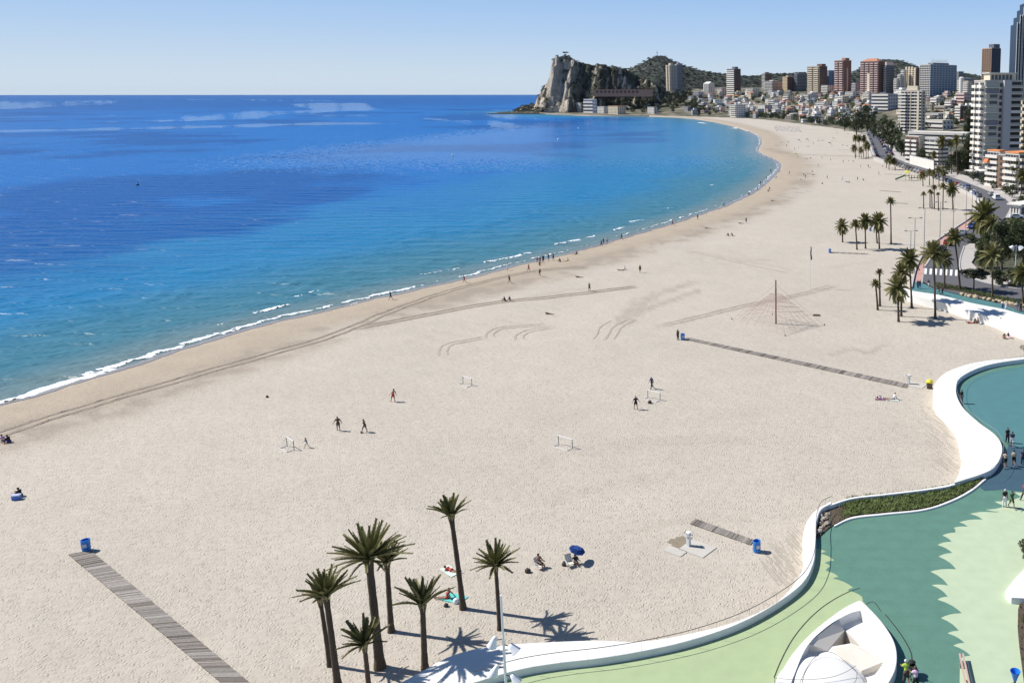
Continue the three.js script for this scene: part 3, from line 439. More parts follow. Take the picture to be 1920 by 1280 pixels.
// ---------- mid promenade by the palms, road, pavements ----------
M.asphalt = std([.115, .115, .128], .9, { map: retile(paveTex.pale, 31) }); M.kerb = std([.42, .41, .40], .9); M.pinkPave = std([.56, .33, .28], .85, { map: paveTex.pale }); M.palePave = std([.50, .47, .44], .9, { map: paveTex.pale });
{
  const dE = [[1709, 541], [1714, 550], [1763, 559], [1824, 575], [1885, 586], [1925, 594], [2040, 612]];
  paint('teal_paving', [...D([[2040, 598], [1920, 581], [1865, 567], [1804, 554], [1753, 541], [1727, 529], [1709, 528]]), ...curve(dE, DECK, 30)], M.seaGreen, .012);
  tag(slab('white_parapet', curve([[1690, 543], [1698, 556], [1710, 561], [1775, 578], [1824, 594], [1865, 606], [1889, 616], [1920, 628], [2040, 660]].map((q) => [q[0], q[1] - 9]), TOP, 60), curve([[1700, 541], [1713, 545], [1763, 553], [1824, 568], [1885, 580], [1922, 590], [2040, 608]], TOP, 60), 1, TOP, M.white), 'white parapet with a sloping face beside the palms, below the far teal path', 'parapet');
  paint('pink_paving', D([[1709, 529], [1716, 503], [1740, 467], [1796, 426], [1830, 404], [1840, 408], [1812, 432], [1757, 470], [1733, 500], [1728, 529]]), M.pinkPave, .008);
  const road = [[2060, 620], [1985, 600], [1920, 585], [1865, 566], [1804, 553], [1753, 540], [1730, 528], [1734, 500], [1757, 471], [1812, 433], [1843, 405], [1850, 388], [1840, 368], [1800, 348], [1745, 327], [1698, 312], [1660, 300], [1646, 296], [1634, 268], [1625, 249], [1622, 240], [1634, 240], [1640, 247], [1652, 266], [1673, 293], [1702, 305], [1750, 320], [1800, 337], [1850, 356], [1885, 372], [1897, 385], [1885, 408], [1850, 440], [1808, 462], [1800, 490], [1805, 512], [1835, 526], [1880, 537], [1940, 545], [2100, 560]];
  paint('avenue', D(road), M.asphalt, .016);
  const zebra = thing('zebra_crossing', 'white zebra crossing stripes on the road beside the pink path', 'road marking');
  for (let i = 0; i < 7; i++) { const x = 1733 + i * 9.6, y = 509 + i * .5; new MB().prism(D([[x, y + 5], [x + 4.5, y + 5.2], [x + 5.4, y - 6], [x + 1, y - 6.2]]), DECK + .0205, DECK + .0205).build('stripe', M.whitePaint || (M.whitePaint = std([.7, .7, .68], .8)), zebra); }
  const kerbs = (px, label, h = .14) => { const a = curve(px, DECK, 70); const m = new MB(); for (let i = 1; i < a.length; i++) { const dx = a[i][0] - a[i - 1][0], dz = a[i][1] - a[i - 1][1], L = Math.hypot(dx, dz); m.box((a[i][0] + a[i - 1][0]) / 2, DECK, (a[i][1] + a[i - 1][1]) / 2, L + .02, h, .3, -Math.atan2(dz, dx)); } struct(m.build('kerb', M.kerb)); };
  kerbs([[1734, 500], [1757, 471], [1812, 433], [1843, 405]]); kerbs([[1808, 462], [1800, 490], [1805, 512], [1835, 526], [1880, 537], [1940, 545]]); kerbs([[1850, 388], [1840, 368], [1800, 348], [1745, 327], [1698, 312], [1646, 296], [1634, 268], [1625, 249]], 0, .3); kerbs([[1640, 247], [1652, 266], [1673, 293], [1702, 305], [1750, 320], [1800, 337], [1850, 356], [1885, 372]]);
  paint('pavement', D([[1640, 247], [1652, 266], [1673, 293], [1702, 305], [1750, 320], [1800, 337], [1850, 356], [1885, 372], [1897, 385], [1885, 408], [1920, 408], [1990, 400], [1935, 372], [1890, 352], [1840, 338], [1790, 322], [1740, 306], [1700, 292], [1680, 280], [1662, 262], [1648, 247]]), M.palePave, .006);
  paint('pavement', D([[1990, 545], [1940, 546], [1880, 538], [1835, 527], [1805, 513], [1800, 490], [1808, 462], [1826, 452], [1835, 470], [1822, 492], [1840, 510], [1880, 524], [1990, 535]]), M.palePave, .01);
  { const sea = [[1709, 541], [1712, 526], [1718, 503], [1741, 465], [1796, 425], [1827, 404], [1838, 385], [1828, 368], [1790, 347], [1740, 327], [1697, 313], [1666, 304], [1645, 299], [1625, 264], [1615, 249]], a = curve(sea, DECK, 120); paint('pavement', [...a, ...D([[1624, 247], [1636, 270], [1648, 295], [1700, 310], [1746, 325], [1802, 346], [1844, 366], [1854, 388], [1845, 407], [1812, 434], [1760, 470], [1736, 502], [1730, 530]])], M.palePave, .004); const w = new MB(); for (let i = 1; i < a.length; i++) { const dx = a[i][0] - a[i - 1][0], dz = a[i][1] - a[i - 1][1]; w.box((a[i][0] + a[i - 1][0]) / 2, .6, (a[i][1] + a[i - 1][1]) / 2, Math.hypot(dx, dz) + .05, DECK - .6 + .35, .35, -Math.atan2(dz, dx)); } tag(w.build('retaining_wall', M.kerb), 'low pale retaining wall between the beach and the avenue pavement', 'wall'); }
  M.curbStone = std([.45, .36, .24], .9);
  // planted strip with stones between path and road
  const st = D([[1757, 540], [1800, 546], [1865, 563], [1925, 577], [1990, 590], [1990, 582], [1925, 568], [1868, 555], [1810, 539], [1770, 532], [1752, 533]]); struct(new MB().prism(st, DECK - .1, DECK + .22).build('planter_soil', M.soil));
  const g = new MB(), r = mulberry(71); let k = 0; const x0 = st[0][0] - 3; while (k < 5000) { const a = r() * st.length | 0; const u = r(), px = lerp(1752, 1925, u), py = lerp(534, 572, u) + (r() - .5) * 9, v = P(px, py, DECK + .2); k++; if (!inPoly(v.x, v.z, st)) continue; const y = DECK + .2 + .5 * r() * (.5 + .5 * N2(v.x * .8, v.z * .8)), an = r() * 6.28, L = .15 + .2 * r(); g.tri([v.x, y, v.z], [v.x + .1, y + .05, v.z - .05], [v.x + Math.cos(an) * L, y + L * r(), v.z + Math.sin(an) * L]); }
  tag(stuff(g.build('ground_cover', std([.07, .10, .03], .8))), 'low green plants in the stony strip between the far path and the road', 'ground cover');
  for (let i = 0; i < 46; i++) { const u = r(), px = lerp(1800, 1922, u), py = lerp(551, 574, u) + (r() - .5) * 3; const v = P(px, py, DECK + .2), ic = new THREE.IcosahedronGeometry(.25 + .3 * r(), 0); const m = mesh('rock', ic, M.curbStone); m.position.copy(v); m.rotation.set(r() * 6, r() * 6, 0); m.scale.y = .7; tag(m, 'tan edging rock in the planted strip beside the road curve', 'rock', 'rocks edging the planted strip'); }
}
// ---------- land behind the beach, headland, far hills ----------
M.land = new THREE.MeshStandardMaterial({ vertexColors: true, roughness: .95, bumpMap: retile(sandTex.bump, 40), bumpScale: .5 });
{
  const rows = 210, cols = 240, a0 = -19, a1 = 40, r0 = 105, r1 = 2900;
  const keep = [];
  const g = grid(cols, rows, (i, j) => {
    const a = lerp(a0, a1, i / cols) * Math.PI / 180, r = r0 * Math.pow(r1 / r0, j / rows), x = Math.sin(a) * r, z = -Math.cos(a) * r, d = backDist(x, z); keep.push(d);
    const n = fbm(x / 45, z / 45, 3), veg = smoothstep(n, -.45, .2), c = [0, 1, 2].map((k) => lerp([.20, .17, .125][k], [.06, .065, .035][k], veg));
    return { p: [x, d < .4 ? .3 : hillH(x, z) - .35 * (1 - smoothstep(d, 8, 30)), z], uv: [x, z], c };
  }, (a, b, c, d) => Math.max(keep[a], keep[b], keep[c], keep[d]) > .4);
  struct(mesh('inland_ground', g, M.land));
}
M.cliff = new THREE.MeshStandardMaterial({ vertexColors: true, roughness: .95, bumpMap: retile(sandTex.bump, 60), bumpScale: 4 });
const bushSpots = [];
{
  const x0 = -615, x1 = -195, z0 = -2090, z1 = -1664, nx = 170, nz = 170;
  const g = grid(nx, nz, (i, j) => {
    const x = lerp(x0, x1, i / nx), z = lerp(z0, z1, j / nz), y = headH(x, z), e = 2.5, sl = Math.hypot(headH(x + e, z) - headH(x - e, z), headH(x, z + e) - headH(x, z - e)) / (2 * e);
    const n = fbm(x / 22, z / 22 + y / 30, 4), rocky = clamp(smoothstep(sl + 1.9 * n, 1.0, 1.9) * (1 - .9 * smoothstep(x + 30 * n, -478, -440)) + .85 * smoothstep(n + .25 * N2(x / 15, y / 40), .16, .4) * smoothstep(sl, .35, .8), 0, 1);  // scrub tone spread across the front also paints in its shade
    const c = [0, 1, 2].map((k) => lerp([.055, .058, .034][k] * (1 + .5 * n), [.43, .375, .305][k] * (1 + .6 * n), rocky));
    if (y > 4 && rocky < .45 && rng() < .55) bushSpots.push([x + R(-1.5, 1.5), y, z + R(-1.5, 1.5), R(1.1, 2.6)]);
    return { p: [x, y, z], c };
  }, (a, b, c, d, pos) => Math.max(pos[a * 3 + 1], pos[d * 3 + 1]) > .3);
  struct(mesh('headland_cliff', g, M.cliff));
}
const hillRidge = (name, px, Z, depth, col) => {
  const pr = px.map((q) => atZ(q[0], q[1], Z)), tab = pr.map((v) => [v.x, v.y]), x0 = tab[0][0], x1 = tab[tab.length - 1][0], nx = Math.ceil((x1 - x0) / 14), nz = 34;
  const g = grid(nx, nz, (i, j) => {
    const x = lerp(x0, x1, i / nx), t = j / nz * 1.5, z = Z + depth * (1 - t), k = t < 1 ? Math.pow(1 - Math.abs(1 - t), .9) : 1 - (t - 1) * .5;
    const n = fbm(x / 120, z / 120, 4), y = Math.max(1, (along(tab, x)) * (k * (1 + .16 * n * (1 - k) * 4 * k)) + 6 * n * Math.min(1, k * 2) * (t > .9 && t < 1.1 ? .2 : 1));
    const rk = smoothstep(fbm(x / 60 + 7, z / 60, 3), .3, .55) * .5, c = col.map((q, m) => lerp(q * (1 + .4 * n), [.30, .26, .21][m], rk * .5));
    for (let b = 0; b < 3; b++) if (j > 1 && t < 1.12) bushSpots.push([x + R(-7, 7), y + .3, z + R(-8, 8), R(2, 4.6)]);
    return { p: [x, y, z], c };
  });
  const ix = g.index.array; for (let k = 0; k < ix.length; k += 3) [ix[k + 1], ix[k + 2]] = [ix[k + 2], ix[k + 1]]; g.computeVertexNormals();
  struct(mesh(name, g, M.cliff));
};
hillRidge('hill', [[1130, 172], [1160, 146], [1177, 130], [1200, 120], [1220, 108], [1232, 103], [1247, 105], [1272, 119], [1310, 131], [1335, 135.5], [1360, 138], [1397, 142], [1427, 141.5], [1446, 138], [1467, 137], [1487, 137], [1512, 136], [1545, 140], [1580, 150], [1620, 160]], -2500, 420, [.042, .054, .042]);
hillRidge('hill', [[1540, 160], [1570, 148], [1598, 135], [1625, 121], [1654, 112], [1687, 112], [1711, 120], [1728, 127], [1760, 132], [1795, 135], [1833, 141], [1870, 149], [1930, 152], [2000, 150], [2080, 160]], -3000, 480, [.045, .058, .048]);
{ // scrub on headland and hills
  const r = mulberry(88), g = new MB(); for (let k = 0; k < 26; k++) { const a = r() * 6.28, b = Math.acos(2 * r() - 1), q = .55 + .45 * r(), x = Math.sin(b) * Math.cos(a) * q, y = Math.abs(Math.cos(b)) * q * .9, z = Math.sin(b) * Math.sin(a) * q, s = .34 + .2 * r(), t = r() * 6.28; g.tri([x + s * Math.cos(t), y, z + s * Math.sin(t)], [x - s * Math.sin(t) * .8, y + s * .5, z + s * Math.cos(t) * .8], [x - s * Math.cos(t), y - s * .3, z - s * Math.sin(t)]); }
  const im = new THREE.InstancedMesh(g.geo(), std([.042, .054, .038], .9), bushSpots.length), m = new THREE.Matrix4(), q = new THREE.Quaternion();
  bushSpots.forEach((b, i) => { q.setFromAxisAngle(V(0, 1, 0), i * 2.4); m.compose(V(b[0], b[1] - .2, b[2]), q, V(b[3], b[3] * .8, b[3])); im.setMatrixAt(i, m); im.setColorAt(i, new THREE.Color().setRGB(...[1, 1, 1].map((k) => k * (.7 + .6 * ((i * 37) % 100) / 100)))); });
  im.name = 'hill_scrub'; im.castShadow = im.receiveShadow = true; tag(stuff(im), 'dark green scrub and pines covering the headland and the hills', 'scrub'); scene.add(im);
}
{ // landing at the toe of the cliff: rocks and a quay
  const m = new MB(), a = curve([[1012, 211.2], [1045, 213], [1090, 214.4], [1140, 215.2], [1215, 216.2]], 2, 50); for (let i = 1; i < a.length; i++) { const dx = a[i][0] - a[i - 1][0], dz = a[i][1] - a[i - 1][1]; m.box((a[i][0] + a[i - 1][0]) / 2, -1, (a[i][1] + a[i - 1][1]) / 2, Math.hypot(dx, dz) + .1, 3.2, 5, -Math.atan2(dz, dx)); }
  tag(m.build('sea_wall', std([.33, .29, .25], .9)), 'long low sea wall at the foot of the headland', 'sea wall');
  for (let i = 0; i < 34; i++) { const px = R(978, 1030), p = P(px, 207.5 + (px - 978) * .085 + R(-.6, .6), 0), s = R(1.2, 4.2), ic = new THREE.IcosahedronGeometry(s, 1), q = ic.attributes.position; for (let k = 0; k < q.count; k++) { const w = 1 + .35 * N3(q.getX(k) / s * 2 + i, q.getY(k) / s * 2, q.getZ(k) / s * 2); q.setXYZ(k, q.getX(k) * w * 1.3, q.getY(k) * w * .8, q.getZ(k) * w); } ic.computeVertexNormals(); const o = mesh('shore_rock', ic, M.rock); o.position.copy(p); tag(o, 'brown boulder in the water at the tip of the headland', 'rock', 'boulders at the tip of the headland'); }
}

// ---------- buildings ----------
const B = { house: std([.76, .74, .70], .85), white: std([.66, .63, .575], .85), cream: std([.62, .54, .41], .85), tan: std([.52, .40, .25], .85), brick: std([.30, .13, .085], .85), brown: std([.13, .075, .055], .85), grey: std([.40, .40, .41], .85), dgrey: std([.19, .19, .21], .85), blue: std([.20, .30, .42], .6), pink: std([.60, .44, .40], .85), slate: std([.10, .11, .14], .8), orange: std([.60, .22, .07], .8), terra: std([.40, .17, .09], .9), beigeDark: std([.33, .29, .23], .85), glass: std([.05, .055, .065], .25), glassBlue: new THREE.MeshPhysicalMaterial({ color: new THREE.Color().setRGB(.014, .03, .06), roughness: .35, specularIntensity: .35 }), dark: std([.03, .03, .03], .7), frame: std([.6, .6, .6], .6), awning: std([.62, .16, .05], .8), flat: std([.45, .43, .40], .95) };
function face(b, o, u, n, W, y0, H, f, cols, style, wallM, opt = {}) {   // o: corner at the base, u: along the face, n: outward
  const turn = Math.atan2(-u[1], u[0]), at = (a, out) => [o[0] + u[0] * a + n[0] * out, o[1] + u[1] * a + n[1] * out], fh = H / f;
  const win = new MB(), gl = opt.glass || B.glass, single = opt.single;
  const pane = (a, y, w, h, out = .04) => { const c = at(a, out); if (single) new MB().box(c[0], y, c[1], w, h, .1, turn).build('window', gl, b); else win.box(c[0], y, c[1], w, h, .1, turn); };
  if (style === 'balc' || style === 'balc2') {
    for (let i = 0; i < f; i++) { const y = y0 + i * fh; for (let k = 0; k < cols; k++) { const cw = W / cols; pane(cw * (k + .5), y + .12 * fh, cw * .84, fh * .74); }
      const bays = style === 'balc2' ? opt.bays || 2 : 1; for (let k = 0; k < bays; k++) { const bw = W / bays, w = style === 'balc2' ? bw * .72 : W - .1, c = at(bw * (k + .5), (opt.out || 1.3) / 2); new MB().box(c[0], y - .12, c[1], w, .16 + fh * (opt.par || .36), opt.out || 1.3, turn).build('balcony', opt.balM || B.white, b); } }
  } else if (style === 'grid') {
    for (let i = 0; i < f; i++) for (let k = 0; k < cols; k++) pane(W / cols * (k + .5), y0 + (i + .22) * fh, W / cols * .8, fh * .62);
    const m = new MB(); for (let i = 0; i <= f; i++) { const c = at(W / 2, .3); m.box(c[0], y0 + i * fh - .15, c[1], W, .5, .6, turn); } m.build('floor_bands', opt.balM || B.white, b);
    const q = new MB(); for (let k = 0; k <= cols; k++) { const c = at(W / cols * k, .22); q.box(c[0], y0, c[1], .5, H, .44, turn); } q.build('pillars', opt.balM || B.white, b);
  } else if (style === 'fins') {
    for (let k = 0; k < cols; k++) { const c = at(W / cols * (k + .5), .5); new MB().box(c[0], y0, c[1], W / cols * .36, H, 1, turn).build('fin', opt.balM || B.white, b); } for (let i = 0; i < f; i++) for (let k = 0; k < cols; k++) pane(W / cols * (k + 1) - (k === cols - 1 ? W / cols * .14 : 0), y0 + (i + .2) * fh, W / cols * .5, fh * .6);
  } else if (style === 'bands') {
    for (let i = 0; i < f; i++) { const c = at(W / 2, .35); pane(W / 2, y0 + (i + .1) * fh, W * .96, fh * .42); new MB().box(c[0], y0 + (i + .52) * fh, c[1], W, fh * .46, .7, turn).build('band', opt.balM || B.white, b); }
  } else if (style === 'win') { for (let i = 0; i < f; i++) for (let k = 0; k < cols; k++) pane(W / cols * (k + .5), y0 + (i + .3) * fh, W / cols * .42, fh * .45); }
  else if (style === 'stripe') { const c = at(W * .5, .3); new MB().box(c[0], y0, c[1], W * .12, H * .8, .6, turn).build('pale_stripe', B.cream, b); for (let i = 0; i < f; i++) for (const k of [.2, .8]) pane(W * k, y0 + (i + .3) * fh, W * .12, fh * .4); }
  if (win.p.length) stuff(win.build('windows', gl, b));
}
function bld(o) {
  const { x0, xm, x1, yb, yt } = o; let C = o.Z ? atZ(xm, yb, o.Z) : hit(xm, yb, o.r0 || 300); if (!C || -C.z > 2100) C = atZ(xm, yb, -1750); if (o.flat !== undefined) C = P(xm, yb, o.flat);
  const A = (o.A ?? 50) * Math.PI / 180, l = Math.hypot(C.x, C.z), d = [C.x / l, C.z / l], r = [-d[1], d[0]], m = mPerPx(C);
  const L = Math.max(3, (xm - x0) * m / Math.cos(A)), W = x1 > xm ? (x1 - xm) * m / Math.sin(A) : o.depth || 14;
  const uL = [-r[0] * Math.cos(A) + d[0] * Math.sin(A), -r[1] * Math.cos(A) + d[1] * Math.sin(A)], uR = [r[0] * Math.sin(A) + d[0] * Math.cos(A), r[1] * Math.sin(A) + d[1] * Math.cos(A)];
  const nL = [-uR[0], -uR[1]], nR = [-uL[0], -uL[1]], y0 = Math.min(C.y - (o.sink ?? 4), landH(C.x, C.z) - 2), top = atZ(xm, yt, C.z).y, H = top - C.y, f = o.f || Math.max(1, Math.round(H / 3));
  const b = thing(o.name || 'tower_block', o.label, o.cat || 'building', V(0, 0, 0), 0, o.group);
  const turn = Math.atan2(-uL[1], uL[0]), cx = C.x + (uL[0] * L + uR[0] * W) / 2, cz = C.z + (uL[1] * L + uR[1] * W) / 2, wm = o.wall || B.white, dim = (k) => k;
  new MB().box(cx, y0, cz, L, top - y0, W, turn).build('wall', wm, b);
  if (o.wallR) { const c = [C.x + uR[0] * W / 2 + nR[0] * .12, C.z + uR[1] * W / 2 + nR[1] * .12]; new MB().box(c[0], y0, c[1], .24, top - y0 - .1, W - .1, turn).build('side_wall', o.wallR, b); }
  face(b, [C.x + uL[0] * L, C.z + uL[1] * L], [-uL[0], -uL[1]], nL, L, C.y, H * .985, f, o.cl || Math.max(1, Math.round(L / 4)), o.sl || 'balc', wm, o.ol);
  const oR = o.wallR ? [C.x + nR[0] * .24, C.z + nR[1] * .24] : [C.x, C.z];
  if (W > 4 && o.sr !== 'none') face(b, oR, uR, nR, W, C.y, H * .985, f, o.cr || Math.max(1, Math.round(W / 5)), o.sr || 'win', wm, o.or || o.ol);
  new MB().box(cx, top, cz, L + .4, .5, W + .4, turn).build('roof', o.roofM || B.flat, b);
  if (o.roof !== 'none') { const h = o.ph || Math.min(4, H * .08), k = o.pk || .4; new MB().box(cx + uL[0] * L * (o.ps || 0), top + .5, cz + uL[1] * L * (o.ps || 0), L * k, h, W * k * 1.2, turn).build('roof_house', o.phM || wm, b);
    if (H > 18) new MB().bar([cx, top + h, cz], [cx, top + h + H * .07, cz], .12).build('antenna', B.grey, b); }
  Object.assign(b.userData, {}); return { b, C, L, W, uL, uR, nL, nR, top, turn, cx, cz, m, y0 };
}
const T = 'towers of the far town';
// towers on the hill, left to right
bld({ x0: 1249, xm: 1258, x1: 1268, Z: -1900, yb: 170, yt: 122, A: 50, sl: 'fins', cl: 2, sr: 'fins', cr: 3, wall: B.cream, ol: { balM: B.cream }, or: { balM: B.grey }, label: 'tall pale twin slab tower right of the headland, left half' });
bld({ x0: 1266, xm: 1270, x1: 1280, Z: -1910, yb: 169, yt: 120.5, A: 50, sl: 'fins', cl: 2, sr: 'fins', cr: 3, wall: B.grey, ol: { balM: B.white }, or: { balM: B.dgrey }, label: 'tall grey twin slab tower right of the headland, right half' });
{ const t = bld({ x0: 1319, xm: 1330, x1: 1340, yb: 182, yt: 157, A: 45, sl: 'fins', cl: 3, sr: 'fins', cr: 3, roof: 'none', label: 'small white block with a gabled top and upright ribs' }); new MB().roof(t.cx, t.top + .5, t.cz, t.L, 4, t.W, 2, t.turn).build('gabled_roof', B.white, t.b); }
bld({ x0: 1363, xm: 1377, x1: 1389, yb: 178, yt: 129, A: 55, sl: 'balc', f: 13, sr: 'bands', wall: B.slate, or: { balM: B.brown, glass: B.dark }, ol: { par: .5 }, phM: B.slate, ps: -.2, label: 'free-standing tower with white banded balconies before the green hill' });
bld({ x0: 1429, xm: 1435, x1: 1447, Z: -1800, yb: 170, yt: 138, A: 50, sl: 'balc', wall: B.brown, sr: 'win', ol: { balM: B.white }, label: 'narrow tower with a white balcony edge and plum brown side' });
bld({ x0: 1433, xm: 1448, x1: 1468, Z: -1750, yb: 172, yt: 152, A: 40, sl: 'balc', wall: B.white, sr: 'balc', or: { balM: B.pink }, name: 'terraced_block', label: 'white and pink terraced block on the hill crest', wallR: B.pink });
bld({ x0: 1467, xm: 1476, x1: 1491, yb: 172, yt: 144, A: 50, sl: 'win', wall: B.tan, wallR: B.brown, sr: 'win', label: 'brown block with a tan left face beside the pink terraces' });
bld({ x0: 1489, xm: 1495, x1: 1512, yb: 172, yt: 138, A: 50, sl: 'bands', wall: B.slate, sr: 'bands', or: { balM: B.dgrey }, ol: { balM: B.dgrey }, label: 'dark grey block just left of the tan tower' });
bld({ x0: 1513, xm: 1536, x1: 1551, yb: 176, yt: 124, A: 50, sl: 'balc2', f: 13, wall: B.tan, wallR: B.brown, sr: 'win', ol: { bays: 2, balM: B.cream, par: .42 }, phM: B.brown, ps: -.35, label: 'tan tower with cream balconies and a darker brown right side' });  // right face carries a darker brown panel than the tan walls
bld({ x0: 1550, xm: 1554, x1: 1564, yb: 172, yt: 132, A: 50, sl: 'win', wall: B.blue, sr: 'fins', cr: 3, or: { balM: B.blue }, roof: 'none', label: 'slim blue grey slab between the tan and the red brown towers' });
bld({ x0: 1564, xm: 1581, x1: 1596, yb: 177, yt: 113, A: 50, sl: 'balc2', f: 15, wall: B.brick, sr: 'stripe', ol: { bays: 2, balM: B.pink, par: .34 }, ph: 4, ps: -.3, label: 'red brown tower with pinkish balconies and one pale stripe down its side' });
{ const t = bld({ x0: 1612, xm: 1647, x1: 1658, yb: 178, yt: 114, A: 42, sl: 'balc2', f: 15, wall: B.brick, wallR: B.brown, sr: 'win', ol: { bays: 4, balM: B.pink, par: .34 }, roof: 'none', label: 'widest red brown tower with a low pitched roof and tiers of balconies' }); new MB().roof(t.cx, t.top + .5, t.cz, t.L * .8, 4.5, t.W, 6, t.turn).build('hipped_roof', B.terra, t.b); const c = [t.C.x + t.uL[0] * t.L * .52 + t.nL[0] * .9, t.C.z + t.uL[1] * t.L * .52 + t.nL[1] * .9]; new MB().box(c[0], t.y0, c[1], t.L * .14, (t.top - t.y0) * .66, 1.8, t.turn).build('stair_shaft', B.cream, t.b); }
bld({ x0: 1657, xm: 1661, x1: 1676, yb: 176, yt: 122, A: 50, sl: 'balc', wall: B.dgrey, sr: 'bands', or: { balM: B.slate }, phM: B.pink, ph: 5, pk: .7, label: 'grey blue tower with a pink top storey right of the widest red tower' });
for (const [a, b, t, s] of [[1676, 1684, 147, 'lowest'], [1683, 1690, 139, 'middle'], [1689, 1697, 131, 'highest']]) bld({ x0: a, xm: b - 2, x1: b + 2, yb: 168, yt: t, A: 45, sl: 'balc', sr: 'win', roof: 'none', name: 'stepped_block', label: s + ' white stepped block left of the cream ribbed tower', Z: -1500 });
{ const t = bld({ x0: 1696, xm: 1718, x1: 1725, yb: 170, yt: 127, A: 50, sl: 'balc2', f: 11, wall: B.brown, sr: 'win', ol: { bays: 4, balM: B.cream, par: .5 }, label: 'cream tower with dark vertical gaps between its balcony stacks', roof: 'none' }); for (const k of [.125, .375, .625, .875]) { const c = [t.C.x + t.uL[0] * t.L * k + t.nL[0] * .3, t.C.z + t.uL[1] * t.L * k + t.nL[1] * .3]; new MB().box(c[0], t.y0, c[1], t.L * .1, t.top - t.y0 + (k > .3 && k < .9 ? 2.5 : 0), .6, t.turn).build('pier', B.cream, t.b); } }
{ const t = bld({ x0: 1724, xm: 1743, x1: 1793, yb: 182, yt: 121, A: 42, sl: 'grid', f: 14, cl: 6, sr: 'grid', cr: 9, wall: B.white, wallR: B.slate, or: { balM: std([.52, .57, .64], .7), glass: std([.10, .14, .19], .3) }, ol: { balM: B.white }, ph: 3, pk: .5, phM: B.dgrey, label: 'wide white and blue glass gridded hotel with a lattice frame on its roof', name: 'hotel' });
  const m = new MB(), q = (u, h, v) => [t.cx + t.uR[0] * u * t.W + t.uL[0] * v, t.top + h, t.cz + t.uR[1] * u * t.W + t.uL[1] * v]; for (let i = 0; i <= 10; i++) { const u = -.3 + i * .06; m.bar(q(u, 3, -2), q(u, 9 + 2 * Math.sin(i * 2.3), -2), .22); if (i < 10) m.bar(q(u, 5.5, -2), q(u + .06, 5.5, -2), .18).bar(q(u, 8, -2), q(u + .06, 6.5, -2), .16); } m.build('roof_lattice', B.white, t.b); }
bld({ x0: 1790, xm: 1797, x1: 1806, yb: 176, yt: 134, A: 50, sl: 'win', wall: B.dgrey, Z: -1800, roof: 'none', label: 'small grey block far behind the gridded hotel' });
bld({ x0: 1796, xm: 1800, x1: 1830, yb: 180, yt: 148, A: 55, sl: 'balc', wall: B.grey, sr: 'bands', or: { balM: B.dgrey }, Z: -1250, label: 'grey banded block behind the white near tower' });
{ const p = atZ(1803, 165, -1230), q = atZ(1803, 146, -1230), b = thing('round_tank', 'white round stair drum beside the grey banded block', 'building', V(p.x, 0, p.z)); new MB().cyl(0, p.y - 12, 0, 3.6, 3.6, q.y - p.y + 12, 14).build('drum', B.white, b); new MB().cyl(0, q.y, 0, 3.8, 2.2, 1.4, 14).build('cap', B.white, b); }
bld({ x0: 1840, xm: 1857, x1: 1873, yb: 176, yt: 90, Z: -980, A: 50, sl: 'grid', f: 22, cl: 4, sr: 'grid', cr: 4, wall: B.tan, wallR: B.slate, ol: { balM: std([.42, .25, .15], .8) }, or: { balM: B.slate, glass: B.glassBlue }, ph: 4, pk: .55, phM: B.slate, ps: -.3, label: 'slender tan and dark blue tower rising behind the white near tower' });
{ const t = [[1902, 44, 0], [1907, 30, 3], [1913, 16, 6], [1918, 4, 9]], Z = -760; const b = thing('skyscraper', 'stepped dark glass skyscraper with white vertical ribs at the right edge', 'skyscraper', V(0, 0, 0)); const fins = new MB(), w = new MB(), bands = new MB();
  t.forEach(([px, y, k], i) => { const a = atZ(px, 200, Z), c = atZ(px, y, Z), nx = atZ(px + 5.6, 200, Z); const x1 = i === 3 ? a.x + 26 : nx.x; w.box((a.x + x1) / 2, 0, Z - 12, x1 - a.x, c.y, 24); for (let x = a.x; x <= x1 + .1; x += 1.9) new MB().box(x, 0, Z + .3, .34, c.y + 1.2, .9).build('rib', B.white, b); for (let yy = 4; yy < c.y; yy += 3.4) bands.box((a.x + x1) / 2, yy, Z + .06, x1 - a.x, .5, .3); });
  w.build('glass_wall', B.glassBlue, b); bands.build('floor_bands', B.slate, b); }
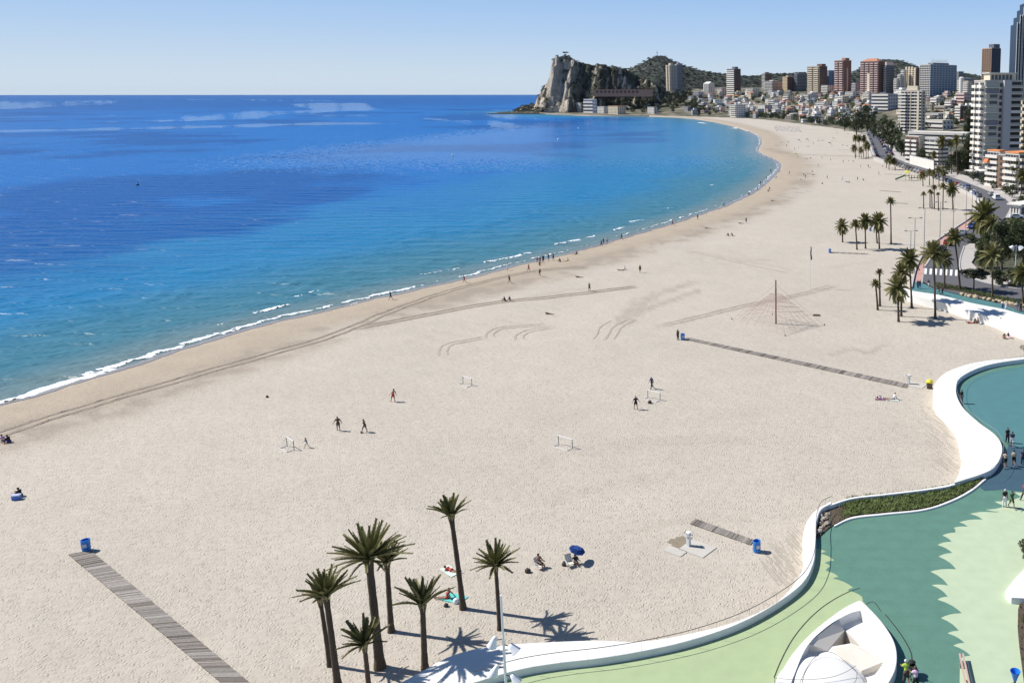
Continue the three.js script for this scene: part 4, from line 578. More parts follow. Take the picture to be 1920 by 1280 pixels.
for (const [a, m, b, yb, yt, w, st, l] of [[1540, 1552, 1566, 176, 160, B.white, 'balc', 'low white block between the tan and red brown towers'], [1597, 1604, 1613, 178, 156, B.grey, 'bands', 'grey slab between the two red brown towers'], [1585, 1600, 1612, 186, 172, B.white, 'balc', 'white terraced block below the gap between the red brown towers'], [1400, 1412, 1424, 182, 166, B.white, 'balc', 'white block just right of the banded tower'], [1346, 1354, 1362, 184, 165, B.pink, 'balc', 'pinkish block between the gabled block and the banded tower'], [1500, 1516, 1530, 190, 177, B.white, 'balc', 'white terraced block at the foot of the tan tower'], [1566, 1580, 1592, 196, 181, B.cream, 'bands', 'cream block below the slim red brown tower'], [1618, 1630, 1640, 190, 174, B.white, 'balc', 'white block below the widest red tower, left of the banded hotel'], [1468, 1478, 1490, 192, 178, B.cream, 'balc', 'cream block on the slope below the brown one'], [1806, 1815, 1824, 184, 152, B.cream, 'balc', 'cream block right behind the near tower'], [1744, 1756, 1770, 200, 184, B.white, 'bands', 'white banded block under the gridded hotel'], [1772, 1784, 1794, 206, 188, B.pink, 'balc', 'pinkish block under the right half of the gridded hotel'], [1700, 1712, 1722, 176, 164, B.white, 'balc', 'white block behind the top of the slim tower'], [1300, 1310, 1320, 186, 172, B.grey, 'bands', 'small grey block left of the gabled one'], [1440, 1452, 1462, 200, 186, B.white, 'balc', 'white house block in the middle of the slope'], [1530, 1546, 1556, 206, 192, B.white, 'balc', 'white villa block above the beach trees'], [1392, 1402, 1412, 204, 192, B.pink, 'balc', 'pinkish villa block behind the far beach']]) bld({ x0: a, xm: m, x1: b, yb, yt, A: 48, sl: st, sr: 'win', wall: w, r0: 430, ol: { balM: w === B.grey ? B.grey : B.white, par: .4 }, name: 'town_block', label: l, roof: 'none' });
// middle distance, right
{ const t = bld({ x0: 1688, xm: 1727, x1: 1734, yb: 250, yt: 170, A: 34, flat: 3, sink: 2, sl: 'balc', f: 13, cl: 6, wall: B.cream, wallR: B.cream, sr: 'win', ol: { glass: B.glassBlue, par: .3, out: 1 }, ph: 4, pk: .5, label: 'slim apartment tower with a glass front and white balcony corner', name: 'apartment_tower' });
  for (const [k, w, nm] of [[.14, .1, 'a'], [.5, .02, 'b']]) { const c = [t.C.x + t.uL[0] * t.L * k + t.nL[0] * 1.1, t.C.z + t.uL[1] * t.L * k + t.nL[1] * 1.1]; new MB().box(c[0], t.y0, c[1], t.L * w, t.top - t.y0, .5, t.turn).build('pier', B.cream, t.b); }
  for (let i = 0; i < 13; i++) { const y = t.C.y + i * (t.top - t.C.y) / 13.2, c = [t.C.x + t.uL[0] * t.L * .86 + t.nL[0] * 2, t.C.z + t.uL[1] * t.L * .86 + t.nL[1] * 2]; new MB().box(c[0], y - .3, c[1], t.L * .36, 1.5, 2.4, t.turn).build('corner_balcony', B.white, t.b); } }
bld({ x0: 1634, xm: 1665, x1: 1683, yb: 209, yt: 176, A: 38, sl: 'bands', f: 5, wall: B.slate, ol: { balM: B.white }, sr: 'win', wallR: B.grey, label: 'five storey white banded hotel in the middle distance', name: 'hotel', r0: 500 });
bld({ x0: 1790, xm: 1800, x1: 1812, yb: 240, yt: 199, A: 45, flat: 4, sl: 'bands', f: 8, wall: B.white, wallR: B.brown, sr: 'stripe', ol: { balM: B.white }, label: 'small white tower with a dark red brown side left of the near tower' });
for (const [a, m, b, yb, yt, w, l] of [[1733, 1768, 1788, 243, 226, B.white, 'low white flat building with dark window bands beside the slim tower'], [1736, 1760, 1790, 226, 213, B.grey, 'grey flat roofed building above the low white one'], [1752, 1772, 1792, 212, 199, B.beigeDark, 'small dull brown building among trees below the gridded hotel'], [1792, 1808, 1822, 200, 174, B.pink, 'pink house with terracotta roof left of the near tower']]) bld({ x0: a, xm: m, x1: b, yb, yt, A: 40, r0: 450, sl: 'bands', f: yb - yt > 20 ? 4 : 2, wall: w, ol: { balM: w }, sr: 'win', name: 'low_building', label: l, roof: 'none' });
bld({ x0: 1700, xm: 1812, x1: 1826, yb: 266, yt: 250, A: 24, flat: 3, sl: 'bands', f: 2, wall: B.white, sr: 'bands', ol: { balM: B.white }, roofM: B.white, roof: 'none', name: 'long_low_building', label: 'long white low building with a bright flat roof before the slim tower' });
bld({ x0: 1698, xm: 1722, x1: 1733, yb: 306, yt: 257, A: 50, flat: 2.4, sl: 'balc2', f: 6, wall: B.brick, wallR: B.cream, sr: 'none', ol: { bays: 2, par: .38 }, name: 'apartment_block', label: 'red brown apartment block with white balconies and a blank beige end wall', roof: 'none' });
bld({ x0: 1733, xm: 1762, x1: 1778, yb: 308, yt: 262, A: 40, flat: 2.4, sl: 'balc', f: 6, wall: B.grey, sr: 'balc', ol: { par: .42 }, name: 'apartment_block', label: 'pale six storey apartment block with white balconies behind the street palms', roof: 'none' });
// white near tower
{
  const t = bld({ x0: 1822, xm: 1842, x1: 1909, yb: 329, yt: 152, A: 60, flat: 2.6, sink: 1, sl: 'none', f: 14, wall: std([.54, .48, .405], .85), sr: 'none', roof: 'none', name: 'near_tower', label: 'large white residential tower with rows of balconies at the right' });
  const f = 15, fh = (t.top - t.C.y) / f, P2 = (u, k, out) => [t.C.x + u[0] * k, t.C.z + u[1] * k];
  for (let i = 0; i < f; i++) {
    const y = t.C.y + i * fh;
    for (const [k, w] of [[.27, .42], [.78, .36]]) { const c = [t.C.x + t.uL[0] * t.L * k + t.nL[0] * .8, t.C.z + t.uL[1] * t.L * k + t.nL[1] * .8]; new MB().box(c[0], y - .15, c[1], t.L * w, 1.3, 1.6, t.turn).build('balcony', B.white, t.b); const q = [t.C.x + t.uL[0] * t.L * k + t.nL[0] * .05, t.C.z + t.uL[1] * t.L * k + t.nL[1] * .05]; new MB().box(q[0], y + .2, q[1], t.L * w * .86, fh * .72, .12, t.turn).build('window', B.glass, t.b); }
    const rb = (a, w, yy, h, out, th, nm, mat) => { const c = [t.C.x + t.uR[0] * t.W * a + t.nR[0] * out, t.C.z + t.uR[1] * t.W * a + t.nR[1] * out]; new MB().box(c[0], yy, c[1], th, h, t.W * w, t.turn).build(nm, mat, t.b); };
    const v = (i * 7) % 5;
    rb(.185, .36, y - .1, .28, .5, 1.2, 'slab', B.white); rb(.185, .35, y + .18, fh * (v === 2 ? .35 : .8), .5, .16, 'screen', v === 1 ? B.dgrey : v === 3 ? std([.30, .33, .29], .5) : std([.42, .40, .34], .7)); if (v === 2 || v === 4) rb(.22, .2, y + fh * .4, fh * .5, .62, .1, 'window', B.glass);
    rb(.43, .07, y + .35, fh * .6, .06, .14, 'window', B.glass);
    rb(.83, .32, y - .15, .25, .8, 1.7, 'slab', B.white); rb(.83, .31, y + .1, fh * .33, 1.5, .12, 'balcony_front', v === 0 ? B.white : std([.36, .34, .29], .7)); rb(.83, .31, y + fh * .42, fh * .5, .06, .14, 'window', B.dark);
  }
  { const c = [t.C.x + t.uR[0] * t.W * .57 + t.nR[0] * .9, t.C.z + t.uR[1] * t.W * .57 + t.nR[1] * .9]; new MB().box(c[0], t.y0, c[1], 1.8, t.top - t.y0 + .4, t.W * .2, t.turn).build('stair_shaft', B.grey, t.b); }
  const pc = [t.C.x + t.uR[0] * t.W * .55 + t.uL[0] * t.L * .5, t.C.z + t.uR[1] * t.W * .55 + t.uL[1] * t.L * .5]; new MB().box(pc[0], t.top + .5, pc[1], t.L * .55, 3, t.W * .72, t.turn).build('penthouse', B.cream, t.b); new MB().box(pc[0], t.top + 3.5, pc[1], t.L * .7, .35, t.W * .8, t.turn).build('penthouse_roof', B.white, t.b);
  for (let i = 0; i < 6; i++) { const a = .26 + i * .1, c = [t.C.x + t.uR[0] * t.W * a + t.uL[0] * t.L * .22, t.C.z + t.uR[1] * t.W * a + t.uL[1] * t.L * .22]; new MB().box(c[0], t.top + .7, c[1], .12, 2.2, t.W * .07, t.turn).build('penthouse_window', B.glass, t.b); }
}
bld({ x0: 1907, xm: 1912, x1: 1960, yb: 322, yt: 186, A: 50, flat: 2.6, r0: 200, sl: 'win', wall: B.cream, sr: 'balc', or: { balM: B.cream }, name: 'apartment_tower', label: 'tan apartment tower cut by the right edge of the picture', roof: 'none' });
{ const t = bld({ x0: 1850, xm: 1872, x1: 1883, yb: 350, yt: 284, A: 46, flat: 2.4, sl: 'balc', f: 6, cl: 4, wall: B.white, wallR: B.cream, sr: 'none', ol: { par: .42, single: true }, roofM: B.orange, roof: 'none', name: 'apartment_block', label: 'low white apartment block with an orange awning and a terracotta roof edge' });
  const c = [t.C.x + t.uL[0] * t.L * .8 + t.nL[0] * 1.6, t.C.z + t.uL[1] * t.L * .8 + t.nL[1] * 1.6]; new MB().roof(c[0], t.C.y + (t.top - t.C.y) * .68, c[1], t.L * .36, 1.4, 2.4, .2, t.turn).build('awning', B.awning, t.b); }
bld({ x0: 1883, xm: 1908, x1: 1960, yb: 362, yt: 288, A: 46, flat: 2.4, sl: 'balc', f: 6, cl: 5, wall: B.white, wallR: B.cream, sr: 'balc', or: { balM: B.cream }, ol: { par: .42, single: true }, roofM: B.orange, roof: 'none', name: 'apartment_block', label: 'low white apartment block with terracotta roof edge nearest the right edge' });
bld({ x0: 1870, xm: 1884, x1: 1888, yb: 352, yt: 292, A: 30, flat: 2.4, sl: 'win', f: 6, wall: std([.24, .15, .10], .85), sr: 'none', roof: 'none', name: 'stair_tower', label: 'narrow brown stair tower between the two low white apartment blocks' });
{ const k = bld({ x0: 1818, xm: 1834, x1: 1852, yb: 334, yt: 324, A: 45, flat: 2.4, sl: 'win', f: 1, wall: B.dgrey, sr: 'win', roofM: B.white, roof: 'none', name: 'kiosk', label: 'low dark kiosk with a white overhanging roof at the foot of the near tower' }); new MB().box(k.cx, k.top + .5, k.cz, k.L + 3, .4, k.W + 3, k.turn).build('canopy', B.white, k.b); }
{ const c = bld({ x0: 1905, xm: 1912, x1: 1990, yb: 404, yt: 388, A: 30, flat: 2.3, sl: 'grid', f: 1, cl: 3, wall: B.glass, sr: 'grid', cr: 6, roofM: B.white, roof: 'none', name: 'pavilion', label: 'glazed white pavilion with a flat roof behind the garden trees' }); new MB().box(c.cx, c.top + .5, c.cz, c.L + 2, .4, c.W + 2, c.turn).build('canopy', B.white, c.b); }
// long white hoarding by the avenue
{ const a = P(1706, 307, 2.2), c = P(1752, 319, 2.2), w = thing('white_hoarding', 'long plain white hoarding along the landward side of the avenue', 'hoarding'); for (let i = 0; i < 6; i++) { const t = (i + .5) / 6; new MB().box(lerp(a.x, c.x, t), 2.2, lerp(a.z, c.z, t), Math.hypot(c.x - a.x, c.z - a.z) / 6 - .15, 4.6, .3, -Math.atan2(c.z - a.z, c.x - a.x)).build('panel', B.white, w); } new MB().box((a.x + c.x) / 2, 6.8, (a.z + c.z) / 2, Math.hypot(c.x - a.x, c.z - a.z), .16, .5, -Math.atan2(c.z - a.z, c.x - a.x)).build('coping', B.grey, w); }
// buildings at the foot of the headland
const foot = (x0, xm, x1, yb, yt, wall, label, more = {}) => bld({ x0, xm, x1, yb, yt, A: 52, flat: more.h ?? 3, sl: 'win', wall, sr: 'win', roof: 'none', name: 'seafront_house', label, sink: 2, ...more });
foot(985, 994, 1001, 207, 197, B.cream, 'small pale ruin on the rocks at the tip of the headland', { roof: 'none', sr: 'none' });
foot(1050, 1064, 1072, 209.5, 199, B.white, 'small white house, first from the left at the cliff foot'); foot(1073, 1088, 1092, 210, 193, B.white, 'white two storey house left of the tall blue-white one at the cliff foot');
foot(1095, 1112, 1119, 211.5, 186, std([.6, .66, .74], .8), 'blue-white four storey house at the cliff foot', { sl: 'balc', f: 4 }); foot(1112, 1128, 1137, 200, 177, B.grey, 'grey house standing above the blue-white one on the headland', { h: 12 });
foot(1120, 1132, 1140, 212, 200, B.white, 'low white house right of the blue-white one'); foot(1140, 1158, 1173, 213, 199, B.cream, 'cream house with an orange tiled roof by the water', { roofM: B.terra }); foot(1143, 1155, 1162, 198, 187, std([.6, .64, .7], .8), 'small pale blue house above the cream one', { h: 14 });
for (let i = 0; i < 5; i++) foot(1165 + i * 9, 1171 + i * 9, 1173 + i * 9, 197, 186 + (i % 2) * 2, i % 2 ? B.cream : B.white, ['first', 'second', 'third', 'fourth', 'fifth'][i] + ' house from the left in the white row on the headland slope', { h: 14 }); foot(1214, 1226, 1232, 213, 201, B.white, 'white house among dark pines at the end of the beach');
foot(1257, 1276, 1288, 200, 170, B.grey, 'grey and white glass block below the twin slab tower', { h: 8, sl: 'bands', ol: { balM: B.white }, f: 5 }); foot(1262, 1272, 1284, 207, 184, B.pink, 'pinkish house below the grey glass block', { h: 5 }); foot(1296, 1312, 1336, 203, 181, B.pink, 'mauve apartment block with a white end wall above the beach end', { h: 7, sl: 'balc', sr: 'balc', or: { balM: B.pink } });
foot(1288, 1292, 1300, 195, 167, B.beigeDark, 'narrow brown block right of the grey glass block', { h: 10 }); foot(1370, 1380, 1398, 219, 196, B.white, 'white terraced villa just behind the far beach', { sl: 'balc', sr: 'win' }); foot(1422, 1434, 1448, 215, 197, B.white, 'white cube house with a grey side behind the far beach', { wallR: B.grey, h: 4 });
{ // arcade
  const Z = -1700, a = atZ(1112, 177, Z), c = atZ(1222, 177, Z), top = atZ(1170, 168, Z).y, b = thing('arcade_building', 'long red brown building with a row of arched openings on the headland slope', 'building'); const y0 = a.y - 4, L = c.x - a.x; new MB().box((a.x + c.x) / 2, y0, Z - 8, L, top - y0, 16).build('wall', std([.40, .25, .19], .9), b); new MB().box((a.x + c.x) / 2, top, Z - 8, L + 1, .8, 17).build('roof', B.terra, b);
  for (let i = 0; i < 11; i++) { const x = a.x + L * (.07 + i * .068), h = (top - a.y) * .5, m = new MB().box(x, a.y + (top - a.y) * .3, Z + .1, L * .044, h * .6, .3); const s = []; for (let k = 0; k <= 8; k++) s.push([Math.cos(k / 8 * Math.PI), Math.sin(k / 8 * Math.PI)]); for (let k = 0; k < 8; k++) { const r = L * .022, yy = a.y + (top - a.y) * .3 + h * .6; m.tri([x, yy, Z + .25], [x + s[k][0] * r, yy + s[k][1] * r, Z + .25], [x + s[k + 1][0] * r, yy + s[k + 1][1] * r, Z + .25]); } m.build('arch', std([.16, .09, .075], .9), b); }
}
// ---------- trees ----------
M.bark = std([.11, .085, .065], .95);
const leafM = (c) => new THREE.MeshPhysicalMaterial({ color: new THREE.Color().setRGB(...c), roughness: .85, transmission: .3, thickness: 0, specularIntensity: .4 });
M.leafDark = leafM([.058, .074, .032]); M.leafMid = leafM([.08, .105, .036]); M.leafPine = leafM([.05, .064, .034]); M.leafOlive = leafM([.10, .11, .045]);
function crownGeo(seed, n, leaf, shape) {   // leaf faces in clumps spread through a volume of about unit size
  const r = mulberry(seed), g = new MB(), cl = [];
  for (let k = 0; k < 34; k++) { const a = r() * 6.28, q = Math.pow(r(), .45), h = r(); const R0 = shape === 'cone' ? (1 - h) * .85 + .1 : shape === 'column' ? .75 * Math.sin(Math.PI * (.12 + .8 * h)) + .1 : shape === 'umbrella' ? 1 : Math.sqrt(Math.max(.05, 1 - Math.pow(2 * h - 1, 2))); cl.push([Math.cos(a) * q * R0 * .8, 2 * (shape === 'umbrella' ? .45 + .35 * h * (1 - .5 * q * q) : .08 + .82 * h), Math.sin(a) * q * R0 * .8, .2 + .2 * r()]); }
  for (let i = 0; i < n; i++) { const c = cl[(r() * cl.length) | 0], a = r() * 6.28, b = Math.acos(2 * r() - 1), q = c[3] * (.55 + .45 * r()), x = c[0] + Math.sin(b) * Math.cos(a) * q, y = c[1] + Math.cos(b) * q * .8 * (shape === 'umbrella' ? .6 : 1), z = c[2] + Math.sin(b) * Math.sin(a) * q;
    const u = V(r() - .5, r() - .5, r() - .5).normalize(), w = V(r() - .5, r() - .5, r() - .5).cross(u).normalize(), s = leaf * (.6 + .8 * r()); g.tri([x + u.x * s, y + u.y * s, z + u.z * s], [x + w.x * s * .7, y + w.y * s * .7, z + w.z * s * .7], [x - u.x * s, y - u.y * s, z - u.z * s]); if (r() < .6) g.tri([x + u.x * s, y + u.y * s, z + u.z * s], [x - u.x * s, y - u.y * s, z - u.z * s], [x - w.x * s * .7, y - w.y * s * .7, z - w.z * s * .7]); }
  return g.geo();
}
const trunkGeo = (h, seed) => { const g = new MB(), r = mulberry(seed); g.bar([0, -.3, 0], [0, h, 0], .045, 7, .03); for (let k = 0; k < 5; k++) { const a = k * 1.3 + r(); g.bar([0, h * (.6 + .08 * k), 0], [Math.cos(a) * .22, h + .12 + .1 * r(), Math.sin(a) * .22], .02, 5, .01); } return g.geo(); };
const crowns = { round: [1, 2, 3].map((s) => crownGeo(s, 620, .11, 'round')), near: [4, 5].map((s) => crownGeo(s, 5200, .05, 'round')), cone: [crownGeo(7, 500, .1, 'cone')], column: [crownGeo(8, 4000, .055, 'column')], umbrella: [crownGeo(9, 5600, .048, 'umbrella')], farUmbrella: [crownGeo(10, 520, .11, 'umbrella')] };
const trunks = [trunkGeo(.5, 1), trunkGeo(.62, 2)];
function tree(name, pos, h, w, kind, mat, label, group, clear = .18) {   // clear: share of bare trunk
  const t = thing(name, label, 'tree', pos, R(0, 6.28), group); const list = crowns[kind], c = mesh('crown', list[(used.get(name) || 0) % list.length], mat, t); c.scale.set(w / 2, h * (1 - clear) / 2, w / 2); c.position.y = h * clear;
  const k = mesh('trunk', trunks[(used.get(name) || 0) % 2], M.bark, t); k.scale.set(h * .75, h, h * .75); return t;
}
const nearTree = (name, px, py, hp, wp, kind, mat, label, clear) => { const p = P(px, py, DECK), m = mPerPx(p); return tree(name, p, hp * m, wp * m, kind, mat, label, undefined, clear); };
nearTree('clipped_tree', 1826, 545, 50, 60, 'umbrella', M.leafPine, 'dome-shaped clipped dark tree on a short trunk between two road palms', .22);
nearTree('garden_tree', 1843, 500, 60, 40, 'column', M.leafMid, 'upright dense green tree at the bend of the road', .02); nearTree('garden_tree', 1878, 505, 92, 62, 'near', M.leafDark, 'large dark tree in the garden inside the road bend', .2); nearTree('garden_tree', 1918, 510, 98, 80, 'near', M.leafDark, 'large dark tree at the right edge of the garden', .15); nearTree('garden_tree', 1900, 470, 62, 70, 'near', M.leafMid, 'broad green tree at the back of the garden', .1);
nearTree('garden_shrub', 1872, 535, 32, 40, 'near', M.leafDark, 'low dark shrub under the garden trees, left one', .02); nearTree('garden_shrub', 1902, 536, 34, 46, 'near', M.leafDark, 'low dark shrub by the twin-headed garden lamp', .02); nearTree('garden_shrub', 1850, 470, 34, 36, 'near', M.leafMid, 'green shrub beside the bushy garden palm', .02); nearTree('garden_shrub', 1822, 455, 18, 34, 'near', M.leafOlive, 'low olive shrub on the inner pavement of the road', .02); nearTree('garden_shrub', 1915, 390, 24, 40, 'near', M.leafMid, 'bright green shrub behind the road at the right edge', .02);
nearTree('edge_shrub', 1931, 1052, 52, 44, 'near', M.leafOlive, 'olive shrub at the right edge beside the mint paving', .02); nearTree('edge_shrub', 1938, 668, 34, 50, 'near', M.leafOlive, 'olive shrub at the right edge above the S-shaped parapet', .02); nearTree('edge_shrub', 1932, 1175, 34, 36, 'near', M.leafOlive, 'dull shrub in the right-hand planter', .02);
nearTree('avenue_tree', 1812, 324, 82, 34, 'column', M.leafDark, 'tall dark tree left of the near tower', .05); nearTree('avenue_tree', 1797, 326, 44, 40, 'near', M.leafDark, 'broad dark tree below the tall one left of the near tower', .12); nearTree('avenue_tree', 1815, 262, 66, 26, 'column', M.leafDark, 'dark column of trees between the small white tower and the near tower', .02);
for (const [x, y, h, w, l] of [[1672, 284, 62, 42, 'large dark green tree beside the avenue, left of the slim tower'], [1655, 268, 52, 34, 'dark green tree at the far turn of the avenue'], [1690, 292, 46, 30, 'dark green tree before the red brown apartment block'], [1702, 300, 30, 24, 'small dark tree before the red brown apartment block'], [1727, 308, 32, 24, 'dark tree before the blank beige end wall'], [1743, 312, 24, 20, 'small dark tree beside the white hoarding'], [1638, 258, 40, 26, 'dark tree standing over the far avenue'], [1606, 250, 44, 46, 'broad dark tree behind the far palms'], [1584, 243, 36, 34, 'dark tree at the back of the beach, left of the far palms'], [1626, 246, 50, 34, 'dark tree right behind the far palms'], [1758, 214, 34, 32, 'dark tree below the gridded hotel'], [1741, 216, 30, 26, 'dark tree right of the slim tower'], [1776, 216, 28, 30, 'dark tree at the right below the gridded hotel'], [1788, 236, 24, 22, 'dark tree beside the small white tower'], [1725, 262, 20, 30, 'dark shrubby tree at the foot of the slim tower'], [1780, 322, 34, 26, 'dark tree between the pale balcony block and the tall dark tree'], [1772, 330, 20, 22, 'low dark tree behind the avenue before the pale balcony block'], [1826, 338, 22, 24, 'low dark tree beside the kiosk'], [1842, 346, 20, 22, 'low dark tree before the near tower'], [1864, 356, 18, 20, 'low tree before the block with the orange awning'], [1886, 364, 22, 22, 'low tree before the narrow brown stair tower'], [1898, 370, 26, 24, 'dark tree before the block nearest the right edge'], [1715, 296, 22, 20, 'low dark tree between the hoarding and the red brown block'], [1760, 300, 26, 22, 'dark tree against the pale balcony block']]) { const p = P(x, y, DECK), m = mPerPx(p); tree('avenue_tree', p, h * m, w * m, 'round', M.leafDark, l, undefined, .1); }
// ---------- hillside houses and trees ----------
{
  const r = mulberry(204), q = (a, b) => a + (b - a) * r();
  const walls = [[B.house, 'white'], [B.house, 'white'], [B.cream, 'cream'], [B.house, 'white'], [B.pink, 'pinkish'], [B.grey, 'grey'], [B.cream, 'cream']];
  const zones = [[1345, 'below the small gabled block'], [1405, 'below the white banded tower'], [1470, 'below the pink terraces'], [1500, 'left of the tan tower'], [1552, 'below the tan tower'], [1606, 'below the slim red brown tower'], [1700, 'below the widest red tower'], [1900, 'behind the slim tower']];
  const taken = []; let n = 0;
  for (let row = 0; row < 12; row++) for (let i = 0; i < 35; i++) {
    const py = lerp(174, 236, Math.pow((row + .5) / 12, .9)) + q(-2, 2), px = lerp(1292, 1828, (i + .5 * (row % 2) + q(-.3, .3)) / 35);
    if (px > 1632 && py > 172) { if (px < 1686 && py < 212) continue; } if (px > 1640 && py > 214 && px < 1740) continue; if (px > 1735 && (py > 238 || r() < .45)) continue;
    const p = hit(px, py, 420); if (!p || backDist(p.x, p.z) < 9 || -p.z > 1900) continue;
    const m = mPerPx(p), wp = q(9, 21), hp = q(4.5, 10) * (.8 + .4 * row / 12), w = wp * m * .8, d = w * q(.6, .9), h = clamp(hp * m, 3.2, 14), roll = r();
    const zone = zones.find((z) => px < z[0])[1], lev = row < 4 ? 'upper slope' : row < 8 ? 'middle slope' : 'lowest rows', grp = 'houses on the hillside';
    const treeHere = (v) => { const z2 = zone, kind = r() < .6 ? 'round' : r() < .5 ? 'cone' : 'farUmbrella', mi = (r() * 3) | 0; tree('hillside_tree', V(v.x, v.y - .5, v.z), q(4.5, 9), q(5, 11), kind, [M.leafDark, M.leafMid, M.leafPine][mi], `${['dark', 'mid green', 'dull green'][mi]} ${{ round: 'round', cone: 'pointed', farUmbrella: 'flat-topped' }[kind]} tree among houses on the ${lev}, ${z2}`, 'trees among the hillside houses', .1); };
    if (roll < .68) {
      const [wm, wn] = walls[(r() * walls.length) | 0], gab = r() < .3, turn = q(.3, 1.2), name = 'hillside_house';
      const t = thing(name, '', 'house', V(p.x, p.y, p.z), turn, grp), fl = Math.max(1, Math.round(h / 3));
      new MB().box(0, -4, 0, w, h + 4, d).build('wall', wm, t); const step = r() < .5; if (step) new MB().box(w * .12, h, -d * .1, w * .55, h * .45, d * .7).build('upper_storey', wm, t);
      const win = new MB(); for (let f = 0; f < fl; f++) for (let k = 0; k < 3; k++) { const y = h / fl * (f + .3), z = .46 * h / fl; win.box((k - 1) * w * .3, y, d / 2, w * .16, z, .12); win.box(-w / 2, y, (k - 1) * d * .3, .12, z, d * .16); } stuff(win.build('windows', B.glass, t));
      if (gab && !step) new MB().roof(0, h, 0, w + .8, h * .28, d + .8, w * .2).build('roof', B.terra, t); else { new MB().box(0, h, 0, w + .3, .3, d + .3).build('roof', step ? B.flat : wm, t); if (r() < .5) new MB().box(0, h * .48, d / 2 + .8, w * .9, .9, 1.6).build('terrace', B.house, t); }
      t.userData.label = `${wn} ${gab && !step ? 'house with a terracotta roof' : step ? 'stepped house' : fl > 2 ? 'flat-roofed block' : 'low flat house'} on the ${lev}, ${zone}`; n++;
    } else treeHere(p);
    if (r() < .5) { const a = hit(px + q(-7, 7), py + q(.8, 3), 420); if (a && backDist(a.x, a.z) > 4) treeHere(a); }
  }
  for (let i = 0; i < 52; i++) { const px = q(1205, 1325), py = i < 22 ? q(172, 196) : q(196, 213.5), p = hit(px, py, 700); if (p) tree('pine_tree', V(p.x, p.y - .5, p.z), q(9, 15), q(9, 16), r() < .5 ? 'round' : 'farUmbrella', M.leafPine, 'dark pine in the grove at the far end of the beach', 'pines at the far end of the beach', .12); }
  for (let i = 0; i < 30; i++) { const px = q(1110, 1240), py = q(185, 211), p = hit(px, py, 700); if (p && p.y > 2) tree('headland_tree', V(p.x, p.y - .5, p.z), q(6, 11), q(6, 12), 'round', M.leafPine, 'dark tree among the buildings on the headland slope', 'trees on the headland slope', .1); }
  for (let i = 0; i < 50; i++) { const px = q(1380, 1640), b = px < 1480 ? lerp(220, 228, (px - 1380) / 100) : lerp(228, 246, (px - 1480) / 160), p = hit(px, b - q(1.5, 7), 420); if (p && backDist(p.x, p.z) > 3) tree('beach_belt_tree', V(p.x, p.y - .3, p.z), q(5, 10), q(7, 12), 'round', r() < .7 ? M.leafDark : M.leafMid, 'dark tree in the belt right behind the far beach', 'trees in the belt behind the far beach', .1); }
  for (let i = 0; i < 34; i++) { const px = q(1686, 1830), py = q(196, 246), p = hit(px, py, 430); if (p) tree('avenue_tree', p, q(6, 10), q(7, 12), 'round', r() < .7 ? M.leafDark : M.leafMid, 'dark tree among the low buildings behind the slim tower', 'trees behind the slim tower', .1); }
  const tp = atZ(1060, 106, RIDGE_Z); tree('lone_pine', V(tp.x, headH(tp.x, RIDGE_Z) - 1, RIDGE_Z), 11, 13, 'farUmbrella', M.leafPine, 'lone dark pine on the top of the cliff', undefined, .2);
  const cx = atZ(1232, 104, -2500); const mast = thing('summit_cross', 'tiny upright cross on the summit of the green hill', 'cross', cx); new MB().box(0, -3, 0, .9, 15, .9).build('post', B.slate, mast); new MB().box(0, 7, 0, 5, .9, .8).build('arm', B.slate, mast);
}
